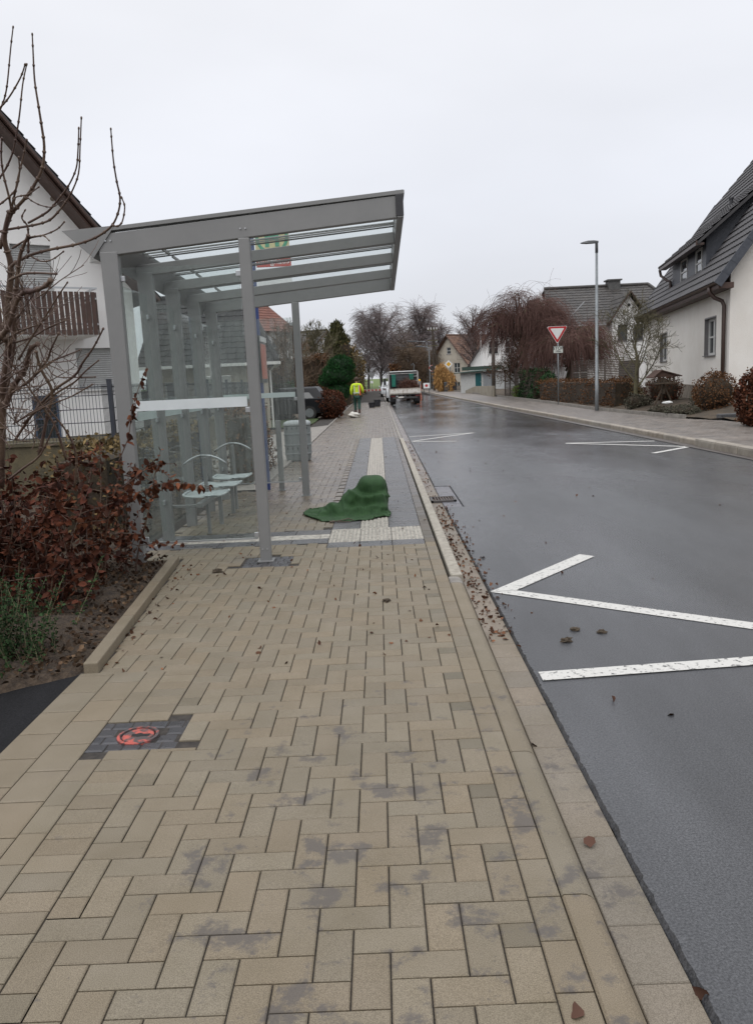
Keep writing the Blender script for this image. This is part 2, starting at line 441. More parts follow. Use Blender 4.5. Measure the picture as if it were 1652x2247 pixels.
jb = MB(); jb.box(-2.65, .2, -.2, XA, 62, -.0095); jb.box(-1.9, 62, -.2, XA, 125, -.003)
tag(jb.build('paving_bed', M_joint), kind='structure')
# kerb: rounded stones one metre long
def kerb_run(ys, xface, mat_, name, top=0.0, w_=.115, low=-.16, r=.05, jt=.006):
    kb = MB(); kb.cur = 1.0
    for y0, y1 in ys:
        pr = [(xface-w_+jt/2, low), (xface, low), (xface, top-r)]
        for k in range(1, 6):
            t = math.pi/2*k/5; pr.append((xface-r+r*math.cos(t), top-r+r*math.sin(t)))
        pr += [(xface-w_+.010, top), (xface-w_+jt/2, top-.006)]
        kb.cur = tone(.05)
        kb.prism([(x_, y0+jt/2, z_) for x_, z_ in pr], (0, y1-y0-jt, 0))
    return tag(kb.build(name, mat_), kind='structure')
kerb_run([(2.31+k*.99, 2.31+(k+1)*.99) for k in range(-3, 4)], XK, M_slab, 'kerb', w_=.115)
kerb_run([(6.27, 6.47)], XK, M_grey_conc, 'kerb', w_=.115)
kerb_run([(6.47+k*.99, 6.47+(k+1)*.99) for k in range(0, 16)], XK+.01, M_kerbw, 'kerb', top=.012, w_=.105, r=.02)
kerb_run([(22.31+k*.99, 22.31+(k+1)*.99) for k in range(0, 90)], XK, M_grey_conc, 'kerb', w_=.115, jt=.012)
gt = MB(); y = .3
while y < 112:
    bevel_tile(gt, XK+.006, XG, y, y+.24, -.05, j=.0015, ch=.003, tone=tone(.07, (1.0, 1.02, 1.12) if y < 5 else (1.05, 1.08, 1.25)), drop=.05); y += .2405
tag(gt.build('gutter', M_slab), kind='structure')
dr = MB(); dr.cur = .8
for k in range(7): bevel_tile(dr, XG, 1.02, 10.25+k*.3, 10.25+(k+1)*.3, -.040, tone=tone(.1, (1.5, 1.5, 1.6)), drop=.05)
tag(dr.build('gutter_slabs', M_dark_paver), kind='structure')
# asphalt road
def asphalt(name, base, base2, rough, patch=True):
    m = bpy.data.materials.new(name); m.use_nodes = True; nt = m.node_tree; L = nt.links; p = nt.nodes['Principled BSDF']
    tc = N(nt, 'ShaderNodeTexCoord'); P = tc.outputs['Object']
    def noise(s, d=4, r=.6, st=None):
        q = P
        if st:
            mp = N(nt, 'ShaderNodeMapping'); mp.inputs['Scale'].default_value = st; L.new(P, mp.inputs[0]); q = mp.outputs[0]
        n = N(nt, 'ShaderNodeTexNoise'); n.inputs['Scale'].default_value = s; n.inputs['Detail'].default_value = d; n.inputs['Roughness'].default_value = r; L.new(q, n.inputs[0]); return n.outputs[0]
    def mr(x, a0, a1, b0=0, b1=1):
        n = N(nt, 'ShaderNodeMapRange'); n.inputs[1].default_value = a0; n.inputs[2].default_value = a1; n.inputs[3].default_value = b0; n.inputs[4].default_value = b1; L.new(x, n.inputs[0]); return n.outputs[0]
    mx = N(nt, 'ShaderNodeMix', data_type='RGBA'); mx.inputs[6].default_value = (*base, 1); mx.inputs[7].default_value = (*base2, 1); L.new(mr(noise(120, 4, .85), .40, .66), mx.inputs[0])
    m2 = N(nt, 'ShaderNodeMix', data_type='RGBA', blend_type='MULTIPLY'); m2.inputs[0].default_value = 1; L.new(mx.outputs[2], m2.inputs[6])
    cr = mr(noise(.8, 6, .65, (1.4, .3, 1)), .32, .68, .66, 1.28)
    cc = N(nt, 'ShaderNodeCombineColor'); 
    for i in range(3): L.new(cr, cc.inputs[i])
    L.new(cc.outputs[0], m2.inputs[7]); L.new(m2.outputs[2], p.inputs['Base Color'])
    sy = N(nt, 'ShaderNodeSeparateXYZ'); L.new(P, sy.inputs[0]); ay = N(nt, 'ShaderNodeMath', operation='ADD'); L.new(mr(sy.outputs[1], 3, 26, .10, -.12), ay.inputs[0]); L.new(mr(noise(.55, 5, .6, (1, .4, 1)), .3, .7, rough-.10, rough+.12), ay.inputs[1])
    ad = N(nt, 'ShaderNodeMath', operation='ADD'); L.new(ay.outputs[0], ad.inputs[0]); L.new(mr(noise(90, 2), .3, .7, -.06, .06), ad.inputs[1]); L.new(ad.outputs[0], p.inputs['Roughness'])
    b = N(nt, 'ShaderNodeBump'); b.inputs['Strength'].default_value = .3; b.inputs['Distance'].default_value = .005; L.new(noise(170, 3, .7), b.inputs['Height']); L.new(b.outputs[0], p.inputs['Normal'])
    return m
M_road = asphalt('wet_asphalt', (.022, .023, .026), (.095, .097, .103), .25)
M_drive = asphalt('black_asphalt', (.006, .006, .007), (.022, .022, .024), .9)
M_drive.node_tree.nodes['Principled BSDF'].inputs['Specular IOR Level'].default_value = .2
RK = [(6.75, 6), (6.62, 12), (6.56, 16.7), (6.5, 21), (6.4, 26), (6.3, 31), (6.1, 38), (5.95, 48), (5.7, 60), (5.5, 75), (5.4, 95), (5.4, 118)]
def rkx(y):
    for (a, b), (c, d) in zip(RK, RK[1:]):
        if b <= y <= d: return a+(c-a)*(y-b)/(d-b)
    return RK[0][0] if y < RK[0][1] else RK[-1][0]
# road sheet with a crumbled left edge
rd = MB(); rr = random.Random(9); ys_ = [.2]
while ys_[-1] < 24: ys_.append(ys_[-1]+.02)
while ys_[-1] < 240: ys_.append(ys_[-1]+2)
vs = []; e_ = 0
for y in ys_:
    e_ = e_*.5+rr.uniform(-.004, .004)
    xl = XG+e_
    if 10.25 < y < 12.35: xl = 1.02
    if y > 112: xl = -14-(y-112)*3
    xr_ = 6.75 if y < 118 else 7+(y-118)*2
    xs_ = [xl, xl+.014, xl+.05, xr_+.3]
    vs.append([(x_, y, -.034+(rr.uniform(-.003, .003) if i == 1 else 0) if i else -.06) for i, x_ in enumerate(xs_)])
flat = [p for r_ in vs for p in r_]; nf = 4
rd.add(flat, [(i*nf+j, i*nf+j+1, (i+1)*nf+j+1, (i+1)*nf+j) for i in range(len(vs)-1) for j in range(nf-1)])
tag(rd.build('road', M_road), kind='structure')
dw = MB(); dw.poly([(-14, -4, -.006), (-1.826, -4, -.006), (-1.826, 4.53, -.006), (-2.2, 4.28, -.006), (-3.1, 3.6, -.006), (-14, 3.5, -.006)])
tag(dw.build('driveway', M_drive), kind='structure')
# big ground sheet, garden soil, lawns
g = MB(); g.poly([(-900, -300, -.22), (900, -300, -.22), (900, 1500, -.22), (-900, 1500, -.22)])
tag(g.build('ground', M_brownground), kind='structure')
def rough_sheet(name, poly_x, y0, y1, step, z, amp, mat_, seed=1, zf=None):
    rr = random.Random(seed); mb = MB(); rows = []
    ny = max(2, int((y1-y0)/step))
    for i in range(ny+1):
        y = y0+(y1-y0)*i/ny; xa, xb = poly_x(y); nx = max(2, int(abs(poly_x((y0+y1)/2)[1]-poly_x((y0+y1)/2)[0])/step))
        rows.append([(xa+(xb-xa)*j/nx, y, z+(zf(xa+(xb-xa)*j/nx, y) if zf else 0)+rr.uniform(-amp, amp)) for j in range(nx+1)])
    n = min(len(r_) for r_ in rows); rows = [r_[:n] for r_ in rows]
    mb.add([p for r_ in rows for p in r_], [(i*n+j, i*n+j+1, (i+1)*n+j+1, (i+1)*n+j) for i in range(ny) for j in range(n-1)])
    return tag(mb.build(name, mat_, smooth=True), kind='structure')
def bedx(y):
    xr_ = -1.80-(y-4.5)*.085 if y > 4.5 else -1.83-(4.5-y)*1.4
    if y > 7.5: xr_ = -2.62
    return (-5.5, xr_)
rough_sheet('garden_soil', bedx, 3.45, 12.4, .05, .012, .02, M_soil, 2, lambda x, y: (.05*math.sin(x*5+y*3)*math.sin(y*4-x)+.03)*min(1, max(0, (bedx(y)[1]-x)/.25)) + (-.05 if x > bedx(y)[1]-.02 and y < 4.6 else 0))
rough_sheet('garden_soil', lambda y: (-60, -1.93 if y > 12.4 else -5.4), 3.6, 112, 1.1, -.02, .02, M_brownground, 3)
rough_sheet('lawn', lambda y: (-8, -2.7), 30.0, 37.5, .25, .03, .03, M_grass, 4)
pd = MB(); pd.poly([(-9, 12.6, .01), (-1.955, 12.6, .004), (-1.955, 31, .004), (-3.3, 28.5, .02), (-4.0, 20.3, .02), (-9, 20.3, .01)])
tag(pd.build('driveway', M_grey_conc), kind='structure')
def rback(y):
    T = [(6, 11), (14, 10.2), (19, 9.6), (22.5, 9.45), (24.4, 8.85), (28, 8.6), (31, 8.35), (40, 8.45), (60, 8.3), (87, 7.9), (118, 7.7)]
    for (a, b), (c, d) in zip(T, T[1:]):
        if a <= y <= c: return b+(d-b)*(y-a)/(c-a)
    return T[0][1]
M_rpave = mat('grey_pavers', (.115, .098, .085), .42, (.185, .16, .14), 2.5, .4, 60, rvar=.12, attr=True)
rp = MB(); y = 6.; 
while y < 118:
    st = .2 if y < 45 else .6
    x = rkx(y)+.12; xe = rback(y); n_ = 0
    if n_ == 0: x -= rn.uniform(0, .1)*0
    off = (round((y-6)/st) % 2)*.1
    while x < xe:
        wd = .2 if n_ or not off else .1
        if y >= 45: wd = .4
        x1 = min(x+wd, xe)
        bevel_tile(rp, x, x1, y, y+st, .085+rn.uniform(-.001, .001), j=.004, tone=tone(.12)); x += wd; n_ += 1
    y += st
tag(rp.build('far_pavement', M_rpave), kind='structure')
rb = MB()
for y in range(6, 118, 2): rb.add([(rkx(y)+.1, y, .078), (rback(y), y, .078), (rback(y+2), y+2, .078), (rkx(y+2)+.1, y+2, .078)], [(0, 1, 2, 3)])
tag(rb.build('far_pavement_bed', M_joint), kind='structure')
rk = MB(); rk.cur = 1.
def kerbstone(mb, y0, y1, topz, wd, r=.03, off=0):
    for (ya, yb) in ((y0, y1),):
        xa, xb = rkx(ya)+off, rkx(yb)+off; j = .012 if ya < 40 else .0
        prof = [(0, -.16), (wd, -.16), (wd, topz), (r, topz), (.008, topz-.012), (0, topz-r)]
        A = [(xa+p, ya+j, z) for p, z in prof]; B = [(xb+p, yb-j, z) for p, z in prof]
        k = len(prof); mb.cur = tone(.08)
        mb.add(A+B, [tuple(range(k)), tuple(range(2*k-1, k-1, -1))]+[(i, i+k, (i+1) % k+k, (i+1) % k) for i in range(k)])
y = 6.
while y < 117:
    if y < 16.6: kerbstone(rk, y, y+.98, .13, .17, .05, -.06)
    else: kerbstone(rk, y, y+1, .092, .13)
    y += 1 if y >= 16.6 else .98
tag(rk.build('far_kerb', mat('kerb_stone', (.32, .285, .235), .6, (.2, .175, .145), 4, .4, 80, attr=True)), kind='structure')
rg = MB(); y = 6
while y < 117: 
    y2 = y+1; rg.add([(rkx(y)-.25, y, -.0235), (rkx(y)+.01, y, -.0235), (rkx(y2)+.01, y2, -.0235), (rkx(y2)-.25, y2, -.0235)], [(0, 1, 2, 3)]); y = y2
tag(rg.build('far_gutter', mat('wet_gutter', (.10, .085, .075), .4, (.06, .05, .045), 3, .3, 60)), kind='structure')
# edging stones behind the right pavement
eg = MB(); y = 24
while y < 95: 
    eg.bar((rback(y)+.03, y, .13), (rback(y+.97)+.03, y+.97, .13), .06, .14); y += 1
tag(eg.build('pavement_edging', M_grey_conc), kind='structure')
rough_sheet('right_garden', lambda y: (rback(y)+.05, 45), 6, 118, .5, .13, .03, M_brownground, 6, lambda x, y: min(.25, max(0, (x-rback(y)-.4)*.15)))
rough_sheet('right_lawn', lambda y: (9.6, 14), 31.5, 44, .35, .36, .03, M_grass, 7)
# left edging stones
eg = MB(); y = 12.5
while y < 111: eg.box(-1.95, y+.006, -.1, -1.89, y+.99, .035); y += 1
tag(eg.build('pavement_edging', M_grey_conc), kind='structure')
eg = MB(); eg.cur = 1.
for (p, q) in (((-1.762, 4.53), (-1.843, 5.52)), ((-1.843, 5.525), (-1.923, 6.5)), ((-1.923, 6.505), (-2.005, 7.5))):
    eg.cur = tone(.06); eg.bar((*p, -.03), (*q, -.03), .085, .18)
eg.cur = .9; eg.bar((-2.05, 7.5, -.03), (-2.6, 7.56, -.03), .07, .12)
tag(eg.build('bed_edging', M_slab, bevel=.008), kind='structure')
pv2 = MB(); pv2.cur = 1.
# distant meadow
md = MB(); rows = []
for y, z in ((128, -.1), (150, .35), (175, 1.15), (200, 1.62), (260, 2.0), (420, 2.1)):
    rows.append([(x_, y, z) for x_ in (-400, -60, 0, 60, 400)])
md.add([p for r_ in rows for p in r_], [(i*5+j, i*5+j+1, (i+1)*5+j+1, (i+1)*5+j) for i in range(5) for j in range(4)])
tag(md.build('meadow', mat('meadow_grass', (.085, .13, .028), .9, (.10, .14, .035), .2, .5, 5), smooth=True), kind='structure')
sp_ = MB(); sp_.poly([(-14, 112, -.02), (-1.9, 112, -.02), (-1.9, 128, -.02), (-14, 128, -.02)])
# road markings (bus stop zigzag)
M_mark = mat('road_paint', (.56, .55, .52), .65, (.08, .08, .08), 30, .4, 200, contrast=(.555, .64), detail=9)
mk = MB()
def line(p, q, w_=.12, z=-.030):
    p = Vector((*p, z)); q = Vector((*q, z)); d = (q-p).normalized(); n_ = Vector((-d.y, d.x, 0))*w_/2
    mk.add([p-n_, q-n_, q+n_, p+n_], [(0, 1, 2, 3)])
def zpoly(pts, z=-.030): mk.poly([(x, y, z) for x, y in pts])
zpoly([(.79, 6.05), (2.36, 4.83), (6.2, 1.7), (6.2, 1.86), (2.40, 4.98), (.99, 6.06)])
zpoly([(.79, 6.0535), (.995, 6.063), (1.87, 7.10), (1.76, 7.21)], z=-.029)
zpoly([(.82, 4.18), (6.2, 4.62), (6.2, 4.74), (.82, 4.31)], z=-.028)
line((.84, 23.3), (2.72, 23.7)); line((2.72, 23.7), (.84, 21.55), .12, -.029); line((.84, 21.45), (1.95, 20.9))
line((4.3, 18.85), (6.2, 18.35)); line((4.3, 18.8), (6.32, 16.75), .12, -.029); line((6.3, 16.65), (5.3, 15.75))
tag(mk.build('road_markings', M_mark), kind='structure')
# ================================================================ BUS SHELTER
M_alu = mat('grey_powder_coat', (.20, .20, .197), .42, (.18, .181, .179), 2.5, .12, 300, spec=.5)
M_alu_in = M_alu
M_clamp = mat('clamp_metal', (.42, .43, .44), .35, metal=.6)
M_black = mat('black_plastic', (.02, .02, .023), .5, (.03, .03, .034), 9)
M_glass = glass_mat('shelter_glass', (.93, .958, .948), .02, (.42, .44, .43), dmax=.10, ior=1.3)
M_glass_wet = glass_mat('wet_shelter_glass', (.94, .96, .95), .04, (.50, .52, .51), streak=True, dmax=.30, ior=1.35)
M_roofglass = glass_mat('roof_glass', (.95, .975, .97), .02, (.6, .65, .64), dmax=.08, ior=1.12)
M_band = mat('white_band', (.62, .66, .67), .35, (.55, .59, .6), 3)
M_bandt = mat('pale_band', (.50, .57, .56), .4, (.42, .48, .47), 3)
XF, XR, YN, YF, TL = -1.12, -2.305, 7.395, 11.70, -.035
ZB = 2.90; XE = .281
def rz(x, y): return ZB + (x-XF)*.078 + (y-YN)*TL      # underside of the roof beams
sh = thing('bus_shelter', (XF, YN, 0), 'grey aluminium and glass bus shelter standing on the near pavement', 'bus shelter')
YS = [YN+(YF-YN)*k/4 for k in range(5)]
for k, y in enumerate(YS):             # rear posts, flaring towards the top
    b = MB(); zt = rz(XR, y)+.03
    b.obox((0, 0, 0), (0, 0, 0), (0, 0, 0), (0, 0, 0)); b.v = []; b.f = []; b.mi = []
    w0, w1 = .055, .075
    pr = [(XR-.055, y-.045, -.01), (XR+.055, y-.045, -.01), (XR+.07, y-.045, zt), (XR-.085, y-.045, zt)]
    b.prism(pr, (0, .09, 0)); b.build('rear_post', M_alu, sh, bevel=.006)
for y in (YN, YF):
    b = MB(); b.box(XF-.05, y-.045, -.01, XF+.05, y+.045, rz(XF, y)+.004); b.build('front_post', M_alu, sh, bevel=.008)
for k, y in enumerate(YS):             # cross beams
    b = MB(); h = .185; dz = 0; h = .108 if 0 < k < 4 else .185
    for q in range(1):
        A = [(XR-.09, y-.04, rz(XR-.09, y)+dz), (XE-.055, y-.04, rz(XE, y)+dz), (XE-.055, y-.04, rz(XE, y)+h), (XR-.09, y-.04, rz(XR-.09, y)+h)]
        b.prism(A, (0, .08, 0))
    b.build('roof_beam', M_alu, sh, bevel=.006)
b = MB(); b.bar((XE-.025, YN-.05, rz(XE, YN)+.0925), (XE-.025, YF+.05, rz(XE, YF)+.0925), .058, .187); b.build('front_beam', M_alu, sh, bevel=.005)
for y in (YN, YF):
    s_ = -1 if y == YN else 1; b = MB()
    b.box(XE-.062, y+s_*.052-.006, rz(XE, y)+.012, XE+.006, y+s_*.052+.006, rz(XE, y)+.192); b.build('end_cap', M_black, sh, bevel=.003)
b = MB()                               # cover strip on top of each end beam
for y in (YN, YF):
    b.bar((XR-.12, y, rz(XR, y)+.213), (XE+.01, y, rz(XE, y)+.213), .10, .035)
for y in YS[1:4]: b.bar((XR-.12, y, rz(XR, y)+.207), (XE, y, rz(XE, y)+.207), .05, .012)
b.bar((XE-.02, YN-.05, rz(XE, YN)+.213), (XE-.02, YF+.05, rz(XE, YF)+.213), .075, .03)
b.build('cover_strip', M_alu, sh, bevel=.003)
b = MB(); z0 = 3.035                   # triangular gutter along the back
tri = [(-2.70, z0-.005), (-2.235, z0+.02), (-2.445, z0-.245)]
A = [(x, YN-.052, z) for x, z in tri]; b.prism(A, (0, .006, 0))
d = Vector((0, YF-YN+.09, (YF-YN)*TL))
t0 = Vector((-2.70, YN-.046, z0-.005)); t1 = Vector((-2.445, YN-.046, z0-.245)); t2 = Vector((-2.30, YN-.046, z0+.01))
b.add([t0, t1, t1+d, t0+d], [(0, 1, 2, 3)]); b.add([t1, t2, t2+d, t1+d], [(0, 1, 2, 3)])
A2 = [(x, YF+.05, z+(YF-YN)*TL) for x, z in tri]; b.prism(A2, (0, .006, 0))
b.build('rear_gutter', M_alu, sh)
for k in range(4):                     # roof panes
    y0, y1 = YS[k], YS[k+1]; b = MB()
    P = lambda x, y, dz: (x, y, rz(x, y)+.192+dz)
    A = [P(XR+.02, y0+.03, 0), P(XE-.05, y0+.03, 0), P(XE-.05, y1-.03, 0), P(XR+.02, y1-.03, 0)]
    b.prism(A, (0, 0, .008)); b.build('roof_pane', M_roofglass, sh)
    b = MB(); 
    b.bar(P(XR+.03, y1-.045, -.012), P(XE-.06, y1-.045, -.012), .008, .014); b.bar(P(XR+.03, y0+.045, -.012), P(XE-.06, y0+.045, -.012), .008, .014)
    b.bar(P(XR+.27, y0+.05, -.02), P(XR+.27, y1-.05, -.02), .012, .03)
    b.build('roof_pane_frame', M_alu, sh)
def clamp(c, n_, parent): 
    b = MB(); b.obox(c, (.03, 0, 0) if n_ == 'y' else (.012, 0, 0), (0, .012, 0) if n_ == 'y' else (0, .03, 0), (0, 0, .024)); return b.build('clamp', M_clamp, parent, bevel=.004)
GZ0, GZ1 = .22, 2.70
for k in range(4):                     # rear panes
    y0, y1 = YS[k]+.065, YS[k+1]-.065; b = MB(); zt = GZ1-.12+TL*(y0-YN)
    gx = XR-.004
    b.prism([(gx, y0, GZ0-.06), (gx, y1, GZ0-.06), (gx, y1, zt), (gx, y0, zt)], (.008, 0, 0)); g_ = b.build('rear_pane', M_glass, sh)
    b = MB(); b.box(gx+.0095, y0+.02, 1.34, gx+.011, y1-.02, 1.42); b.build('band', M_bandt, g_)
    for z_ in (.45, 1.32, zt-.22):
        for yy in (y0, y1): clamp((gx+.004, yy, z_), 'x', sh)
for y, M_, x0 in ((YN, M_glass, XR+.075), (YF, M_glass_wet, XR+.075)):
    x1 = XF-.065; b = MB(); zt = GZ1+ (0 if y == YN else -.15)
    b.box(x0, y-.004, GZ0, x1, y+.004, zt); g_ = b.build('side_pane', M_, sh)
    b = MB(); b.box(x0+.0, y-.0055, 1.44, x1-.01, y-.0045, 1.53 if y == YN else 1.51); b.build('band', M_band if y == YN else M_bandt, g_)
    b = MB(); b.box(x0, y-.008, GZ0-.012, x1, y+.008, GZ0+.002); b.build('edge_strip', M_clamp, g_)
    for z_ in (GZ0+.03, 1.41, zt-.09):
        for xx in (x0, x1): clamp((xx, y, z_), 'y', sh)
for (x_, z_) in ((XF, 2.98), (XR, 2.93), (XR, .12), (XF, .12)):      # bolts on the near frame
    for dx in (-.022, .022): b = MB(); b.tube([(x_+dx, YN-.053, z_), (x_+dx, YN-.043, z_)], .007, 8); b.build('bolt', M_clamp, sh)
for x_, y_ in ((XF, YN), (XR, YN), (XF, YF)):
    b = MB(); b.box(x_-.075, y_-.07, -.004, x_+.075, y_+.07, .010); b.build('base_plate', M_alu, sh, bevel=.003)
# ---- bench with wire seats and lean rails
M_seat = mat('pale_grey_coated_wire', (.42, .45, .45), .4, (.36, .39, .39), 8)
be = thing('shelter_bench', (-1.95, 9.3, 0), 'row of three pale grey perforated wire seats inside the bus shelter', 'bench')
for cy in (8.75, 9.55, 10.35):
    b = MB(); z_ = .475; x0, x1, y0, y1 = -2.16, -1.70, cy-.21, cy+.21
    rim = []
    for k in range(24):
        t = 2*math.pi*k/24; c_, s_ = math.cos(t), math.sin(t)
        rim.append(((x0+x1)/2+(x1-x0)/2*math.copysign(abs(c_)**.4, c_), cy+.21*math.copysign(abs(s_)**.4, s_), z_+.02*c_*c_))
    b.tube(rim+[rim[0]], .014, 6)
    for k in range(13):
        yy = y0+.02+k*.0317; b.tube([(x0+.015, yy, z_+.012), ((x0+x1)/2, yy, z_-.004), (x1-.015, yy, z_+.012)], .0055, 4)
    for xx in (x0+.12, (x0+x1)/2, x1-.12): b.tube([(xx, y0+.01, z_-.004), (xx, y1-.01, z_-.004)], .006, 4)
    b.build('seat', M_seat, be, smooth=True)
b = MB(); b.box(-1.98, 8.45, .37, -1.92, 10.7, .42); b.box(-2.3, 8.5, .37, -1.93, 8.54, .40); b.build('rail', M_alu, be, bevel=.004)
for cy in (8.95, 10.72):
    b = MB(); b.box(-1.985, cy-.035, -.01, -1.955, cy+.035, .86); b.build('lean_post', M_alu, be, bevel=.004)
    b = MB(); pts = [(-1.97-.24+.48*k/12, cy, .885-.10*((k-6)/6)**2) for k in range(13)]; b.tube(pts, .012, 8); b.build('lean_bar', M_clamp, be, smooth=True)
for cy in (9.55, 10.35):
    b = MB(); b.box(-1.97, cy-.03, -.01, -1.93, cy+.03, .38); b.build('leg', M_alu, be)
# ---- blue stop pole with signs
M_blue = mat('blue_paint', (.022, .045, .16), .4, (.03, .055, .18), 9)
M_signgreen = mat('sign_green', (.01, .26, .14), .45); M_signcream = mat('sign_cream', (.56, .50, .25), .5)
M_signred = mat('sign_red', (.42, .045, .03), .45); M_white = mat('sign_white', (.72, .73, .72), .45, (.66, .67, .66), 6)
py_ = 12.6; px_ = -1.81
bp = thing('bus_stop_sign', (px_, py_, 0), 'blue pole behind the shelter with a round bus stop sign and red name board', 'bus stop sign')
b = MB(); b.cyl((px_, py_, -.02), (px_, py_, 4.17), .045, 16); b.build('pole', M_blue, bp, smooth=False, bevel=.004)
b = MB(); b.cyl((px_, py_, 4.17), (px_, py_, 4.21), .052, 16); b.build('pole_cap', M_blue, bp)
b = MB(); b.box(px_+.06, py_-.012, 3.56, px_+.57, py_+.012, 4.05); sg = b.build('sign_board', M_signcream, bp, bevel=.006)
b = MB(); c_ = Vector((px_+.315, py_-.016, 3.805))
for r0, r1 in ((.20, .245),):
    k = 40; b.add([c_+Vector((r0*math.cos(2*math.pi*i/k), 0, r0*math.sin(2*math.pi*i/k))) for i in range(k)]+[c_+Vector((r1*math.cos(2*math.pi*i/k), 0, r1*math.sin(2*math.pi*i/k))) for i in range(k)], [(i, (i+1) % k, k+(i+1) % k, k+i) for i in range(k)])
b.box(c_.x-.105, c_.y-.001, c_.z-.14, c_.x-.045, c_.y, c_.z+.14); b.box(c_.x+.045, c_.y-.001, c_.z-.14, c_.x+.105, c_.y, c_.z+.14); b.box(c_.x-.046, c_.y-.0015, c_.z-.03, c_.x+.046, c_.y-.0003, c_.z+.03)
b.build('stop_symbol', M_signgreen, sg)
b = MB(); b.box(px_+.06, py_-.012, 3.375, px_+.58, py_+.012, 3.54); sr = b.build('name_board', M_signred, bp, bevel=.003)
text('Berghaus', .13, Vector((px_+.32, py_-.014, 3.455)), (1, 0, 0), (0, 0, 1), M_white, sr)
b = MB(); b.box(px_+.06, py_-.012, 3.10, px_+.58, py_+.012, 3.355); b.build('line_board', M_white, bp, bevel=.003)
b = MB(); b.box(px_+.04, py_-.35, 1.66, px_+.075, py_+.30, 2.36); cs = b.build('timetable_case', mat('case_frame', (.05, .055, .06), .4), bp, bevel=.004)
b = MB(); b.box(px_+.076, py_-.31, 1.72, px_+.079, py_+.26, 2.24); b.build('poster', mat('red_poster', (.50, .10, .06), .5, (.42, .16, .10), 3), cs)
b = MB(); b.box(px_+.076, py_-.34, 2.27, px_+.09, py_+.28, 2.345); b.build('header', M_white, cs)
# ---- litter bin and grey flat post
M_bin = mat('bin_plastic', (.165, .185, .185), .45, (.14, .155, .155), 4)
M_hole = mat('dark_opening', (.01, .01, .01), .8)
bn = thing('litter_bin', (-1.76, 17.2, 0), 'grey ribbed litter bin with rounded lid beyond the shelter', 'litter bin')
def rrect(cx, cy, w_, d_, z, r=.08, n=5):
    pts = []
    for qx, qy, a0 in ((1, 1, 0), (-1, 1, 90), (-1, -1, 180), (1, -1, 270)):
        for k in range(n+1):
            t = R(a0+90*k/n); pts.append((cx+qx*(w_/2-r)+r*math.cos(t), cy+qy*(d_/2-r)+r*math.sin(t), z))
    return pts
def loft(mb, rings, cap=True):
    n = len(rings[0]); mb.add([p for r_ in rings for p in r_], [(i*n+j, i*n+(j+1) % n, (i+1)*n+(j+1) % n, (i+1)*n+j) for i in range(len(rings)-1) for j in range(n)]+([tuple(range(n-1, -1, -1)), tuple((len(rings)-1)*n+j for j in range(n))] if cap else []))
    return mb
b = MB(); rings = []
for z, w_ in ((.0, .44), (.03, .50), (.14, .535), (.15, .55), (.17, .55), (.18, .54), (.33, .54), (.335, .56), (.36, .56), (.365, .54), (.56, .54), (.565, .56), (.59, .56), (.595, .54), (.74, .54)):
    rings.append(rrect(-1.76, 17.2, w_, w_*.8, z))
loft(b, rings); bb = b.build('bin_body', M_bin, bn, smooth=False)
b = MB(); loft(b, [rrect(-1.76, 17.2, w_, w_*.8, z) for z, w_ in ((.745, .55), (.77, .565), (.80, .56), (.83, .52), (.85, .44), (.86, .3))]); b.build('lid', mat('bin_lid', (.24, .265, .265), .45), bn, smooth=True)
b = MB()
for k in range(5):
    for z_ in (.68, .26): b = MB(); b.box(-1.97+k*.105, 16.968, z_, -1.955+k*.105, 16.99, z_+.045); b.build('slot', M_hole, bn)
fp = thing('flat_post', (-1.56, 12.4, 0), 'short flat grey steel post standing behind the glass end of the shelter', 'post')
b = MB(); b.box(-1.60, 12.375, -.02, -1.52, 12.425, 1.08); b.build('post_plate', M_alu, fp, bevel=.006)
b = MB(); b.box(-1.62, 12.34, .0, -1.5, 12.46, .012); b.build('foot_plate', M_alu, fp, bevel=.003)
# ---- cover with red marking in the dark patch
CR = 1
cv = thing('valve_cover', (-1.22, 3.63, 0), 'small round iron cover sprayed with red paint on the near pavement', 'valve cover')
M_iron = mat('cast_iron', (.05, .045, .045), .5, (.08, .07, .065), 30, .4, 100)
M_redspray = mat('red_spray', (.42, .085, .065), .6, (.07, .055, .055), 15, .4, 120, contrast=(.45, .53), detail=6)
b = MB(); b.cur = None; b.lathe((-1.22, 3.63, 0), [(.098, -.02), (.098, .003), (.084, .004), (.082, -.012), (.06, -.012)], 32, cap=False); b.build('rim', M_redspray, cv, smooth=False)
b = MB(); b.lathe((-1.22, 3.63, 0), [(.074, -.02), (.074, .000), (.070, .002), (.0, .002)], 32, cap=False); b.build('lid', M_redspray, cv)
b = MB(); b.box(-1.25, 3.615, -.02, -1.165, 3.64, .0035); b.lathe((-1.215, 3.63, 0), [(.02, 0), (.02, .003), (0, .003)], 12, cap=False); b.build('keyhole', M_hole, cv)
